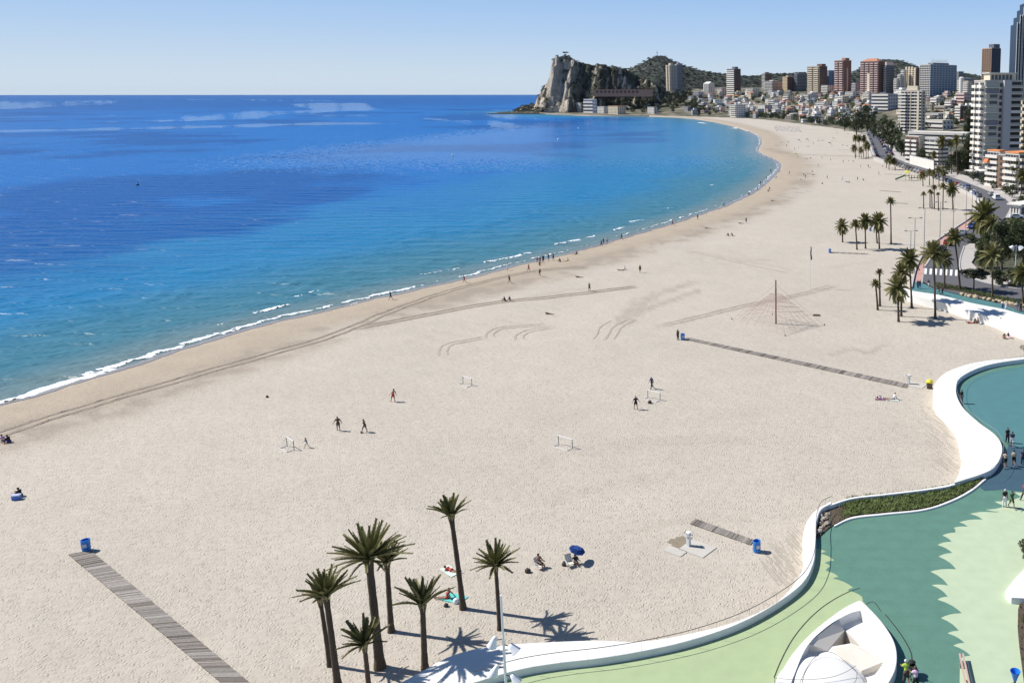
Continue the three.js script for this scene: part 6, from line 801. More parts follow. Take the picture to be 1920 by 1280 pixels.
{ const b = P(1519, 541, 1.2), t = thing('flag_pole', 'slender white flag pole with a furled dark flag on the open beach', 'flag pole', b), h = atZ(1517, 461, b.z).y - 1.2; new MB().bar([0, 0, 0], [0, h, 0], .05, 8, .035).build('pole', M.whiteMetal, t); const g = grid(5, 16, (i, j) => { const u = i / 5, v = j / 16; return { p: [.05 + u * .32 * (.5 + .5 * v) + .05 * Math.sin(v * 9), h - .15 - v * 2.6, .12 * Math.sin(u * 6 + v * 5)] }; }); mesh('flag', g, std([.06, .055, .06], .9, { side: THREE.DoubleSide }), t); }
{ const b = P(1531, 592, 1.2); tag(new MB().box(b.x, 1.15, b.z, 1.2, .32, .4, -.1).build('log_bench', std([.14, .12, .10], .9)), 'dark low log right of the rope pyramid', 'log'); }
{ const b = P(1700, 338, 1.2), t = thing('playground_slide', 'green slide with a yellow roofed tower before the avenue', 'playground slide', b, 0), gr = std([.02, .16, .06], .5), ye = std([.62, .62, .04], .5), wd = std([.24, .18, .12], .9); new MB().quad([-.6, 2.1, -.6], [-.6, 2.1, .6], [-5, .3, .6], [-5, .3, -.6]).quad([-5, .2, -.6], [-5, .2, .6], [-.6, 2, .6], [-.6, 2, -.6]).build('chute', gr, t); for (const s of [-.6, .6]) new MB().quad([-.6, 2.1, s], [-5, .3, s], [-5, .75, s], [-.6, 2.55, s]).build('chute_side', gr, t); new MB().box(.3, 1.95, 0, 1.9, .12, 1.9).build('deck', wd, t); for (const x of [-.5, 1.1]) for (const z of [-.8, .8]) new MB().bar([x, 0, z], [x, 3.6, z], .08, 6).build('post', ye, t); new MB().roof(.3, 3.5, 0, 2.4, 1.1, 2.4, 1.1).build('roof', ye, t); for (const x of [2.2, 3.4, 4.6]) new MB().box(x, 1.2, 0, .12, 1, 1.7).build('railing', wd, t); new MB().box(3.2, 1.05, 0, 4.2, .14, 1.7).build('bridge', wd, t); for (const x of [2.2, 5]) for (const z of [-.8, .8]) new MB().bar([x, 0, z], [x, 2.2, z], .07, 6).build('bridge_post', wd, t); }
for (const [x, y, w, l] of [[1650, 357, 9, 'thin boardwalk with a white end beside the row of seven palms'], [1662, 379, 10, 'thin boardwalk behind the tallest palm of the six'], [1557, 473, 40, 'low line of boards right of the lone blue bin'], [1660, 326, 26, 'far thin boardwalk ending at the playground slide'], [1572, 280, 24, 'farthest thin boardwalk on the beach']]) { const a = P(x, y, 1.22), c = P(x + w + 30, y + 3, 1.22), t = thing('boardwalk', l, 'boardwalk'); for (let i = 0; i < 40; i++) { const p = a.clone().lerp(c, (i + .5) / 40); new MB().box(p.x, 1.18, p.z, a.distanceTo(c) / 40 * .92, .1, 1.3, -Math.atan2(c.z - a.z, c.x - a.x)).build('plank', planks[(i * 5) % 7], t); } }
for (const [x, y, c, l, k] of [[257, 347, [.02, .03, .02], 'dark buoy floating on the open water at the left', .55], [848, 292, [.75, .75, .6], 'pale buoy floating in mid bay', .6], [1046, 262, [.8, .8, .8], 'white buoy before the headland', .8], [1084, 241, [.8, .8, .8], 'white buoy nearest the cliff foot', .8], [1104, 233, [.7, .3, .3], 'reddish buoy nearest the blue-white house', .8]]) { const b = P(x, y, 0), t = thing('buoy', l, 'buoy', b), s = new THREE.SphereGeometry(k, 14, 10); s.translate(0, k * .35, 0); mesh('float', s, std(c, .5), t); new MB().bar([0, k, 0], [0, k * 2.3, 0], .05, 6).cyl(0, k * 2.1, 0, .16, .02, .35, 8).build('top_mark', std(c, .5), t); }
// ---------- people: one continuous skin each, clothes over it ----------
function surface(fn, lo, hi, cell) {   // naive surface nets of fn < 0
  const n = [0, 1, 2].map((k) => Math.max(2, Math.ceil((hi[k] - lo[k]) / cell) + 1)), [nx, ny, nz] = n, f = new Float32Array(nx * ny * nz), id = new Int32Array(nx * ny * nz).fill(-1), pos = [], ix = [], at = (i, j, k) => (k * ny + j) * nx + i;
  for (let k = 0; k < nz; k++) for (let j = 0; j < ny; j++) for (let i = 0; i < nx; i++) f[at(i, j, k)] = fn(lo[0] + i * cell, lo[1] + j * cell, lo[2] + k * cell);
  for (let k = 0; k < nz - 1; k++) for (let j = 0; j < ny - 1; j++) for (let i = 0; i < nx - 1; i++) {
    let c = 0, s = [0, 0, 0]; const edge = (a, b, p, q) => { const u = f[a], v = f[b]; if ((u < 0) === (v < 0)) return; const t = u / (u - v); c++; for (let m = 0; m < 3; m++) s[m] += p[m] + (q[m] - p[m]) * t; };
    const P8 = []; for (let m = 0; m < 8; m++) P8.push([m & 1, (m >> 1) & 1, m >> 2]); const A = P8.map((p) => at(i + p[0], j + p[1], k + p[2]));
    for (let m = 0; m < 8; m++) for (const b of [1, 2, 4]) if (!(m & b)) edge(A[m], A[m | b], P8[m], P8[m | b]);
    if (c) { id[at(i, j, k)] = pos.length / 3; pos.push(lo[0] + (i + s[0] / c) * cell, lo[1] + (j + s[1] / c) * cell, lo[2] + (k + s[2] / c) * cell); }
  }
  const q = (a, b, c, d, flip) => { if (a < 0 || b < 0 || c < 0 || d < 0) return; flip ? ix.push(a, c, b, a, d, c) : ix.push(a, b, c, a, c, d); };
  for (let k = 1; k < nz - 1; k++) for (let j = 1; j < ny - 1; j++) for (let i = 1; i < nx - 1; i++) {
    const v = f[at(i, j, k)] < 0; if (v !== f[at(i + 1, j, k)] < 0) q(id[at(i, j - 1, k - 1)], id[at(i, j, k - 1)], id[at(i, j, k)], id[at(i, j - 1, k)], !v);
    if (v !== f[at(i, j + 1, k)] < 0) q(id[at(i - 1, j, k - 1)], id[at(i - 1, j, k)], id[at(i, j, k)], id[at(i, j, k - 1)], !v);
    if (v !== f[at(i, j, k + 1)] < 0) q(id[at(i - 1, j - 1, k)], id[at(i, j - 1, k)], id[at(i, j, k)], id[at(i - 1, j, k)], !v);
  }
  const g = new THREE.BufferGeometry(); g.setAttribute('position', new THREE.Float32BufferAttribute(pos, 3)); g.setIndex(ix); g.computeVertexNormals(); return g;
}
const cap = (a, b, r0, r1) => { const d = [b[0] - a[0], b[1] - a[1], b[2] - a[2]], L = d[0] * d[0] + d[1] * d[1] + d[2] * d[2] || 1e-9; return (x, y, z) => { const t = clamp(((x - a[0]) * d[0] + (y - a[1]) * d[1] + (z - a[2]) * d[2]) / L, 0, 1); return Math.hypot(x - a[0] - d[0] * t, y - a[1] - d[1] * t, z - a[2] - d[2] * t) - r0 - (r1 - r0) * t; }; };
const blend = (fs, k) => (x, y, z) => { let m = 9; for (const f of fs) { const d = f(x, y, z), h = Math.max(k - Math.abs(m - d), 0) / k; m = Math.min(m, d) - h * h * k * .25; } return m; };
const bounds = (bones, pad) => { const lo = [9, 9, 9], hi = [-9, -9, -9]; for (const b of bones) for (const p of [b[0], b[1]]) for (let k = 0; k < 3; k++) { lo[k] = Math.min(lo[k], p[k] - Math.max(b[2], b[3]) - pad); hi[k] = Math.max(hi[k], p[k] + Math.max(b[2], b[3]) + pad); } return [lo, hi]; };
const clean = (g) => { const q = g.clone(); for (const k of Object.keys(q.attributes)) if (k !== 'position' && k !== 'normal') q.deleteAttribute(k); return q; };
// head: skull, jaw, brow, nose, ears, lips, eye sockets; face towards +z, centre of the head at the origin
const headGeo = (() => { const add = [cap([0, .02, -.015], [0, .035, .0], .088, .084), cap([0, -.03, .022], [0, -.075, .045], .06, .036), cap([0, .008, .085], [0, -.022, .106], .009, .014), cap([-.032, .03, .078], [.032, .03, .078], .012, .012), cap([-.016, -.05, .082], [.016, -.05, .082], .008, .008), ...[-1, 1].map((s) => cap([s * .083, .015, -.005], [s * .085, -.02, .0], .014, .01)), cap([0, -.06, -.01], [0, -.15, -.03], .05, .052)], eyes = [-1, 1].map((s) => cap([s * .031, .008, .088], [s * .033, .008, .087], .012, .011)), b = blend(add, .022); return surface((x, y, z) => { let d = b(x, y, z); for (const e of eyes) d = Math.max(d, -(e(x, y, z) + .004)); return d; }, [-.13, -.2, -.14], [.13, .15, .15], .0125); })();
// right hand: wrist at the origin, fingers along -y, thumb towards +z, slightly curled
const handGeo = (() => { const fs = [cap([0, .01, 0], [0, -.085, 0], .022, .026), cap([0, -.06, .022], [0, -.08, -.026], .016, .014)]; [[.027, .074], [.009, .082], [-.009, .077], [-.026, .06]].forEach(([z, l]) => { const a = [0, -.085, z], m = [-.006, -.085 - l * .5, z * 1.1], e = [-.03, -.085 - l * .93, z * 1.1]; fs.push(cap(a, m, .0095, .0085), cap(m, e, .0085, .007)); }); fs.push(cap([0, -.025, .02], [-.006, -.06, .048], .012, .0105), cap([-.006, -.06, .048], [-.018, -.088, .052], .0105, .008)); return surface(blend(fs, .008), [-.06, -.2, -.055], [.05, .04, .08], .0075); })();
function skeleton(p) {   // joints from a pose: hip height, torso lean, and angles of limbs in degrees
  const r = Math.PI / 180, rot = (v, ax, az) => { let [x, y, z] = v; [y, z] = [y * Math.cos(ax) - z * Math.sin(ax), y * Math.sin(ax) + z * Math.cos(ax)]; [x, y] = [x * Math.cos(az) - y * Math.sin(az), x * Math.sin(az) + y * Math.cos(az)]; return [x, y, z]; }, add = (a, b) => a.map((q, k) => q + b[k]);
  const hip = [0, p.hip, 0], T = (v) => add(hip, rot(v, (p.lean || 0) * r, (p.tilt || 0) * r)), J = { hip, waist: T([0, .2, 0]), chest: T([0, .36, .01]), neck: T([0, .5, -.01]), head: T([0, .655, .03 + (p.nod || 0)]) };
  for (const [n, s] of [['L', 1], ['R', -1]]) {
    const a = p['arm' + n], l = p['leg' + n], sh = T([s * .165, .455, -.005]), dir = (q, ab, side) => rot([0, -1, 0], -q * r, side * ab * r), d1 = dir(a[0], a[1], s), el = add(sh, d1.map((q) => q * .29)), d2 = dir(a[0] + a[2], a[1] + (a[3] || 0), s), wr = add(el, d2.map((q) => q * .25));
    const hj = add(hip, [s * .088, -.03, 0]), k1 = dir(l[0], l[1], s), kn = add(hj, k1.map((q) => q * .43)), k2 = dir(l[0] - l[2], l[1], s), an = add(kn, k2.map((q) => q * .42)), ft = add(an, rot([0, -.035, .17], -(l[3] ?? Math.max(0, l[0] - l[2])) * r, 0));
    Object.assign(J, { ['sh' + n]: sh, ['el' + n]: el, ['wr' + n]: wr, ['hd' + n]: d2, ['hj' + n]: hj, ['kn' + n]: kn, ['an' + n]: an, ['ft' + n]: ft });
  }
  return J;
}
function figure(p, fine) {   // geometries of skin, hair and the clothes that can be worn
  const J = skeleton(p), c = fine ? .026 : .045, torso = [[[J.hip[0] - .06, J.hip[1], J.hip[2]], [J.hip[0] + .06, J.hip[1], J.hip[2]], .108, .108], [J.hip, J.waist, .115, .105], [J.waist, J.chest, .108, .13], [J.shL.map((q, k) => lerp(q, J.chest[k], .35)), J.shR.map((q, k) => lerp(q, J.chest[k], .35)), .095, .095], [J.chest, J.neck, .1, .055]];
  const arms = [], low = [], thighs = [], shanks = [], feet = [];
  for (const n of 'LR') { arms.push([J['sh' + n], J['el' + n], .055, .042]); low.push([J['el' + n], J['wr' + n].map((q, k) => q + J['hd' + n][k] * (fine ? .03 : .14)), .042, .028]); thighs.push([J['hj' + n], J['kn' + n], .09, .058]); shanks.push([J['kn' + n], J['an' + n], .057, .038]); feet.push([J['an' + n], J['ft' + n], .042, .034]); }
  const neck = [[J.neck, J.head.map((q, k) => lerp(J.neck[k], q, .5)), .052, .05]], headB = fine ? [] : [[J.head, [J.head[0], J.head[1] + .03, J.head[2] - .01], .095, .092]];
  const skin = [...torso, ...arms, ...low, ...thighs, ...shanks, ...feet, ...neck, ...headB], mk = (bones, pad, k = .035, cut) => { const fs = bones.map((b) => cap(b[0], b[1], b[2] + pad, b[3] + pad)), f = blend(fs, k), [lo, hi] = bounds(bones, pad + c * 2); return surface(cut ? (x, y, z) => Math.max(f(x, y, z), cut(x, y, z)) : f, lo, hi, c); };
  const part = (b, t) => b.map((q) => [q[0], q[1].map((v, k) => lerp(q[0][k], v, t)), q[2], lerp(q[2], q[3], t)]), parts = [mk(skin, 0)];
  if (fine) { const h = headGeo.clone(); h.rotateX((p.lean || 0) * .0175 * .5 + (p.look || 0)); h.translate(...J.head); parts.push(h); for (const [n, s] of [['L', 1], ['R', -1]]) { const g = handGeo.clone(), q = new THREE.Quaternion().setFromUnitVectors(V(0, -1, 0), V(...J['hd' + n]).normalize()); if (s < 0) { g.scale(-1, 1, 1); const x = g.index.array; for (let k = 0; k < x.length; k += 3) [x[k + 1], x[k + 2]] = [x[k + 2], x[k + 1]]; g.computeVertexNormals(); } g.applyQuaternion(q); g.translate(...J['wr' + n]); parts.push(g); } }
  const hd = J.head, hair = surface(((f) => (x, y, z) => Math.max(f(x, y, z), .3 * (z - hd[2] - .045) - .7 * (y - hd[1] - .045)))(cap([hd[0], hd[1] + .03, hd[2] - .02], [hd[0], hd[1] + .035, hd[2] - .015], .104, .1)), hd.map((q) => q - .17), hd.map((q) => q + .17), fine ? .015 : .03);
  return { J, skin: mergeGeometries(parts.map(clean)), hair, shirt: mk([...torso, ...part(arms, .62)], .017), top: mk(torso.slice(2, 4), .012), shorts: mk([torso[0], torso[1], ...part(thighs, .62)], .02), trunks: mk([torso[0], ...part(thighs, .18)], .014), trousers: mk([torso[0], torso[1], ...thighs, ...shanks], .02) };
}
const POSES = {
  stand: { hip: .93, armL: [4, 8, 12], armR: [-4, 8, 14], legL: [3, 4, 4], legR: [-3, 4, 2] }, walk: { hip: .92, lean: 4, armL: [-24, 8, 18], armR: [26, 8, 22], legL: [25, 2, 8], legR: [-20, 2, 16] }, walk2: { hip: .92, lean: 5, armL: [20, 10, 26], armR: [-22, 8, 14], legL: [-22, 3, 20], legR: [24, 3, 5] },
  open: { hip: .92, lean: 6, armL: [10, 34, 25], armR: [8, 36, 22], legL: [12, 6, 12], legR: [-10, 6, 8] }, leanBack: { hip: .92, lean: -12, tilt: 4, armL: [30, 24, 15], armR: [-18, 18, 20], legL: [22, 3, 10], legR: [-6, 4, 6] }, kick: { hip: .91, lean: 10, armL: [-30, 26, 20], armR: [32, 22, 28], legL: [34, 3, 20], legR: [-10, 3, 8] },
  hands: { hip: .93, armL: [70, 30, 95], armR: [66, 32, 98], legL: [3, 5, 3], legR: [-4, 5, 3] }, push: { hip: .91, lean: 14, armL: [40, 6, 30], armR: [42, 6, 28], legL: [22, 2, 8], legR: [-18, 2, 14] },
  sit: { hip: .13, lean: -16, armL: [-32, 14, 6], armR: [-34, 14, 5], legL: [92, 8, 6, 60], legR: [90, 8, 4, 60] }, knees: { hip: .13, lean: 16, armL: [62, 4, 28], armR: [60, 4, 30], legL: [138, 5, 96], legR: [136, 5, 94] }, chair: { hip: .42, lean: -14, armL: [34, 10, 50], armR: [36, 10, 52], legL: [84, 6, 76], legR: [86, 6, 70] },
  lie: { hip: .13, lean: -84, armL: [-10, 20, -70], armR: [-12, 24, -72], legL: [88, 6, 2, 70], legR: [86, 6, 2, 70] },
};
const figs = {}; const fig = (pose, fine) => figs[pose + fine] || (figs[pose + fine] = figure(POSES[pose], fine));
const SK = { tan: std([.30, .17, .11], .6), fair: std([.50, .33, .25], .6), dark: std([.16, .09, .06], .6) }, CL = {}; const cloth = (c) => CL[c] || (CL[c] = std({ black: [.012, .012, .014], navy: [.015, .02, .06], white: [.72, .72, .72], red: [.42, .03, .03], lime: [.36, .50, .06], pink: [.62, .42, .55], green: [.04, .09, .03], beige: [.46, .37, .28], blue: [.04, .12, .38], grey: [.2, .2, .21], purple: [.05, .035, .14], brown: [.09, .055, .04], hairB: [.018, .013, .01], hairG: [.55, .54, .52], hairBr: [.08, .05, .03], yellow: [.6, .5, .05] }[c], .85));
function person(p, turn, pose, label, o = {}) {   // o: skin, hair, wear: [[piece, colour] ...], size, fine, group
  const f = fig(pose, !!o.fine), t = thing('person', label, 'person', p, turn, o.group); t.scale.setScalar(o.size || 1);
  mesh('body', f.skin, SK[o.skin || 'tan'], t); mesh('hair', f.hair, cloth(o.hair || 'hairB'), t); for (const [k, c] of o.wear || []) mesh(k === 'top' || k === 'trunks' ? 'swimwear' : k, f[k], cloth(c), t); return t;
}
const N = 1.2, FP = (x, y, turn, pose, label, o = {}, h = N) => person(P(x, y, h), turn, pose, label, { fine: true, ...o }), QP = (x, y, turn, pose, label, o = {}, h = N) => { const v = P(x, y, h), d = shoreDist(v.x, v.z); if (h === N) v.y = Math.max(-.35, sandH(d)); return person(v, turn, pose, label, o); };
const tee = (a, b, c = 'shorts') => ({ wear: [['shirt', a], [c, b]] }), swim = (c) => ({ wear: [['trunks', c]] }), bik = (c) => ({ wear: [['trunks', c], ['top', c]] });
FP(737, 753, -1.9, 'leanBack', 'person in red shorts leaning back while walking left on the open beach', { wear: [['shorts', 'red']] }); FP(634, 807, .3, 'open', 'dark-clad person walking with arms held away from the body, mid beach', { skin: 'dark', hair: 'hairBr', wear: [['shirt', 'brown'], ['shorts', 'brown']] }); FP(684, 810, -1.7, 'kick', 'bare-chested boy about to kick a ball on the beach', { size: .92, skin: 'dark', wear: [['shorts', 'brown']] }); FP(574, 839, -.8, 'walk', 'small child in white shorts beside the left football goal', { size: .68, wear: [['shirt', 'grey'], ['shorts', 'white']] });
FP(1222, 729, -.6, 'walk', 'person in a dark purple jacket beside the right football goal', { hair: 'hairG', ...tee('purple', 'navy', 'trousers') }); FP(1192, 767, .4, 'open', 'person in black with elbows out, left of the right football goal', { ...tee('black', 'black') }); FP(1271, 637, -.4, 'stand', 'thin person standing beside the bin at the seaward end of the long boardwalk', { skin: 'dark', ...tee('brown', 'black', 'trousers') });
FP(838, 1122, -1.5, 'sit', 'person in red sitting on the turquoise towel by the tallest palm', { wear: [['trunks', 'red'], ['top', 'red']] }); FP(1012, 1064, 1.0, 'chair', 'person with dark hair reading in the low beach chair', { hair: 'hairB', wear: [['shorts', 'brown']] }); FP(1076, 1056, .8, 'knees', 'person sitting in the shade of the blue parasol', { skin: 'dark', ...tee('black', 'beige') }); FP(846, 1071, 1.2, 'lie', 'person lying on a towel behind the tallest palm', bik('red'));
FP(38, 930, -1.6, 'knees', 'person in black sitting beside the blue cool box at the left', tee('black', 'black', 'trousers')); FP(17, 829, -1.4, 'knees', 'person in dark clothes sitting by the tyre tracks at the left edge', tee('black', 'purple', 'trousers')); FP(4, 829, 1, 'sit', 'pale-clad person sitting at the very left edge', tee('pink', 'grey'));
FP(1699, 1284, 3.3, 'push', 'person in a lime green shirt walking away at the bottom right', { hair: 'hairG', ...tee('lime', 'brown') }, DECK); FP(1717, 1297, 3.3, 'push', 'person in a pink shirt pushing a pram at the bottom right', { hair: 'hairBr', ...tee('pink', 'black', 'trousers') }, DECK);
FP(1884, 950, .2, 'stand', 'white-haired person in a dark shirt and white trousers on the mint paving', { hair: 'hairG', ...tee('black', 'white', 'trousers') }, DECK); FP(1897, 953, .3, 'walk', 'person in green walking beside the white-haired one', tee('green', 'green'), DECK); FP(1921, 938, -1.2, 'walk2', 'person in red at the right edge of the mint paving', tee('red', 'black', 'trousers'), DECK); FP(1889, 830, .2, 'stand', 'person in black, farthest of the five on the blue patch', tee('black', 'black', 'trousers'), DECK); FP(1898, 838, 2.9, 'walk', 'person in black and white just in front of the farthest one on the blue patch', tee('navy', 'white'), DECK); FP(1885, 877, 3.0, 'walk2', 'person in a beige top and black shorts nearest the white parapet tip', tee('beige', 'black'), DECK); FP(1901, 874, 3.0, 'walk', 'person in a pale top and black shorts in the middle of the blue patch', tee('beige', 'black'), DECK); FP(1918, 872, -.4, 'stand', 'person in dark clothes at the right end of the blue patch', tee('navy', 'navy', 'trousers'), DECK); FP(1803, 756, .5, 'stand', 'person in dark clothes leaning at the inner side of the S-shaped parapet', tee('black', 'grey', 'trousers'), DECK + .02);
FP(1655, 748, 1.5, 'lie', 'person lying on the sand below the long thin boardwalk', bik('pink')); FP(1676, 749, -1.3, 'sit', 'pale person sitting at the feet of the lying one below the long boardwalk', { skin: 'fair', ...tee('white', 'grey') });
// along the water and on the beach, farther off
for (const q of [[955, 531, 'walk', -1, tee('black', 'brown'), 'person in dark clothes walking beside the tyre tracks'], [1012, 518, 'walk2', 1.2, tee('green', 'black'), 'person in green walking by the tyre tracks'], [1105, 546, 'hands', .2, { skin: 'dark', wear: [['shorts', 'brown']] }, 'tanned person standing with raised arms in mid beach'], [1200, 511, 'stand', .5, tee('brown', 'black'), 'person standing alone left of the churned sand'], [951, 501, 'stand', -1, tee('white', 'white'), 'person in white at the water edge'], [991, 508, 'walk', 1, { wear: [['shorts', 'red']] }, 'person in red shorts walking on wet sand'], [732, 558, 'walk', -1.4, tee('navy', 'navy'), 'person in dark clothes in the surf'], [870, 526, 'walk2', -1.3, { wear: [['shirt', 'red'], ['trunks', 'red']] }, 'person in red splashing at the water edge'], [1007, 486, 'stand', .3, { hair: 'hairG', ...tee('white', 'red') }, 'person with a white cap at the left of the group at the water'], [1012, 490, 'walk', .8, tee('navy', 'red'), 'person in red shorts in the group at the water'], [1018, 486, 'stand', 0, tee('black', 'black', 'trousers'), 'third person from the left in the group at the water'], [1028, 483, 'stand', -.4, tee('navy', 'blue'), 'person in blue in the group at the water'], [1037, 484, 'hands', .6, tee('black', 'black'), 'rightmost standing person in the group at the water'], [1011, 494, 'knees', .5, tee('black', 'red'), 'person crouching at the foot of the group at the water'], [1050, 488, 'knees', -.5, tee('green', 'green'), 'person sitting right of the group at the water'], [1063, 488, 'sit', -1, tee('yellow', 'beige'), 'person in yellow sitting right of the group at the water'], [1080, 472, 'sit', -1.4, tee('black', 'black'), 'person sitting in the shallows beyond the group'], [1127, 457, 'walk', 1, tee('navy', 'navy'), 'first of three people wading past the group'], [1131, 452, 'stand', 1, tee('black', 'blue'), 'second of three people wading past the group'], [1138, 450, 'walk2', 1, tee('white', 'navy'), 'third of three people wading past the group, in white'], [1165, 443, 'walk', 1.4, tee('purple', 'black', 'trousers'), 'person in dark trousers ahead of the three waders'], [1261, 418, 'walk', 1.2, tee('red', 'black'), 'person in red at the water edge farther along'], [1308, 408, 'stand', 1, { skin: 'dark', wear: [['shorts', 'brown']] }, 'tanned person at the water edge farther along'], [1357, 383, 'walk', 1.1, tee('black', 'navy'), 'person in dark clothes at the curve of the shore'], [1405, 359, 'knees', -1, tee('navy', 'navy'), 'person crouching in the water at the curve of the shore'], [1420, 353, 'walk', 1.3, tee('red', 'purple'), 'person in red walking at the curve of the shore'], [1426, 341, 'stand', .8, tee('black', 'red'), 'person standing beyond the one in red at the curve of the shore'], [1399, 418, 'stand', .6, tee('grey', 'brown'), 'person standing alone in mid beach above the lying pair'], [1389, 419, 'lie', 1.5, bik('brown'), 'person lying beside the lone standing one'], [1326, 428, 'lie', 1.4, bik('green'), 'person lying on the sand near the water curve'], [1366, 442, 'knees', -1, tee('black', 'green'), 'left one of two people sitting in mid beach'], [1373, 442, 'sit', 1, tee('green', 'black'), 'right one of two people sitting in mid beach'], [1441, 357, 'knees', -1, tee('brown', 'brown'), 'person sitting just above the shore curve'], [1449, 377, 'lie', 1.3, bik('black'), 'person lying above the shore curve'], [1163, 507, 'lie', 1.5, bik('beige'), 'pale person lying left of the lone standing one'], [1170, 506, 'sit', -1, bik('white'), 'person sitting beside the pale lying one'], [1085, 520, 'lie', 1.5, bik('brown'), 'person lying left of the one with raised arms'], [1029, 589, 'lie', 1.3, { skin: 'dark', ...bik('black') }, 'person in black lying alone in mid beach'], [947, 564, 'knees', -1, tee('navy', 'black'), 'left one of a pair sitting near the tyre tracks'], [956, 564, 'sit', 1, tee('black', 'grey'), 'right one of a pair sitting near the tyre tracks'],
  [1884, 634, 'knees', -.6, tee('black', 'red'), 'left one of two people sitting under the white parapet'], [1892, 633, 'sit', .6, tee('navy', 'pink'), 'right one of two people sitting under the white parapet'], [1876, 614, 'stand', .2, { wear: [['shorts', 'red']] }, 'person in red shorts close to the white parapet'], [1893, 621, 'sit', .9, tee('black', 'black'), 'person in black sitting against the white parapet'], [1827, 605, 'knees', .4, tee('green', 'black'), 'person sitting at the foot of the white parapet'], [1820, 606, 'lie', 1.5, bik('red'), 'person lying at the foot of the white parapet'], [1832, 605, 'sit', -.9, tee('beige', 'black'), 'third person at the foot of the white parapet'], [1733, 563, 'stand', 0, tee('white', 'black', 'trousers'), 'person standing at the left end of the white parapet']]) QP(q[0], q[1], q[3], q[2], q[5], q[4]);
for (const q of [[1721, 541, 'walk', 2.8, tee('navy', 'navy', 'trousers'), 'left one of a couple in blue walking on the far teal path'], [1725, 541, 'walk2', 2.8, tee('navy', 'blue', 'trousers'), 'right one of a couple in blue walking on the far teal path'], [1741, 540, 'walk', 2.6, tee('black', 'white'), 'person in black and white behind the couple on the far path'], [1760, 553, 'walk', .8, tee('black', 'grey', 'trousers'), 'left one of two dark-clad people on the far path'], [1767, 554, 'walk2', .8, tee('brown', 'black', 'trousers'), 'right one of two dark-clad people on the far path'], [1880, 581, 'stand', .6, tee('white', 'blue', 'trousers'), 'person in white and blue on the far path near the right edge'], [1887, 584, 'walk', .6, { hair: 'hairG', ...tee('white', 'white', 'trousers') }, 'person all in white on the far path near the right edge'], [1906, 583, 'walk2', .7, tee('white', 'grey', 'trousers'), 'person in white and grey on the far path near the right edge'], [1914, 584, 'stand', -.6, tee('black', 'black', 'trousers'), 'person in black on the far path near the right edge']]) QP(q[0], q[1], q[3], q[2], q[5], q[4], DECK + .02);
{ // the far end of the beach: tiny figures, parasols, sunbeds
  const r = mulberry(505), cs = ['black', 'navy', 'red', 'blue', 'brown', 'white', 'grey'], far = [[1455, 274], [1475, 275], [1497, 277], [1515, 275], [1580, 274], [1588, 274], [1490, 281], [1512, 298], [1520, 297], [1541, 298], [1557, 300], [1581, 305], [1591, 302], [1600, 303], [1534, 313], [1613, 313], [1628, 314], [1631, 314], [1655, 312], [1480, 326], [1507, 328], [1510, 334], [1525, 328], [1523, 322], [1551, 335], [1541, 345], [1579, 338], [1588, 341], [1592, 342], [1608, 338], [1618, 338], [1648, 328], [1443, 356], [1502, 339], [1420, 290], [1437, 293], [1446, 296], [1462, 318], [1455, 330], [1445, 318], [1437, 332], [1430, 343], [1560, 265], [1535, 264], [1478, 268], [1466, 267], [1525, 270], [1533, 263], [1540, 264], [1544, 265], [1590, 251], [1570, 250], [1520, 246]];
  far.forEach(([x, y], i) => { const pose = x < 1448 ? ['walk', 'stand'][i % 2] : ['knees', 'stand', 'lie', 'sit', 'walk'][i % 5]; QP(x, y, r() * 6.28, pose, `tiny ${{ walk: 'walking', stand: 'standing', knees: 'crouching', lie: 'lying', sit: 'sitting' }[pose]} figure ${x < 1448 ? 'at the water edge' : 'on the sand'} at the far end of the beach`, { ...tee(cs[(r() * 7) | 0], cs[(r() * 7) | 0]), group: 'bathers at the far end of the beach' }); });
}
function parasol(x, y, r, h, c, label, tilt = 0, group) { const t = thing('parasol', label, 'parasol', P(x, y, N), .2, group), g = new MB(), n = 8; for (let i = 0; i < n; i++) { const a = i / n * 6.2832, b = (i + 1) / n * 6.2832, A = [Math.cos(a) * r, -.3 * r, Math.sin(a) * r], C = [Math.cos(b) * r, -.3 * r, Math.sin(b) * r], am = (a + b) / 2, m0 = [Math.cos(am) * r * .93, -.29 * r, Math.sin(am) * r * .93], k = .5, a2 = [A[0] * k, -.08 * r, A[2] * k], c2 = [C[0] * k, -.08 * r, C[2] * k]; g.tri([0, 0, 0], c2, a2).quad(a2, c2, C, A).tri(A, C, m0); g.tri([0, -.02, 0], a2, c2).quad(a2, A, C, c2); g.quad(A, C, [C[0], C[1] - .1, C[2]], [A[0], A[1] - .1, A[2]]); } const q = g.geo(); q.rotateZ(-tilt); q.translate(Math.sin(tilt) * .1, h, 0); mesh('canopy', q, c, t); new MB().bar([0, -.2, 0], [0, h, 0], .022, 6).build('pole', M.whiteMetal, t); return t; }
const blueCloth = std([.02, .09, .38], .8);
parasol(1084, 1054, .68, 1.3, std([.012, .06, .27], .85), 'blue beach parasol tilted over a sitting person', .42);
for (const [x, y, c, l] of [[1498, 266, blueCloth, 'blue parasol, left one of two on the far beach'], [1514, 265, blueCloth, 'blue parasol, right one of two on the far beach'], [1492, 293, std([.6, .55, .1], .8), 'yellow parasol below the dark trench on the far beach'], [1556, 272, std([.03, .03, .035], .8), 'black parasol on the far beach'], [1562, 262, std([.6, .6, .2], .8), 'pale yellow parasol near the belt of trees']]) parasol(x, y, 1.5, 2.1, c, l, .3);
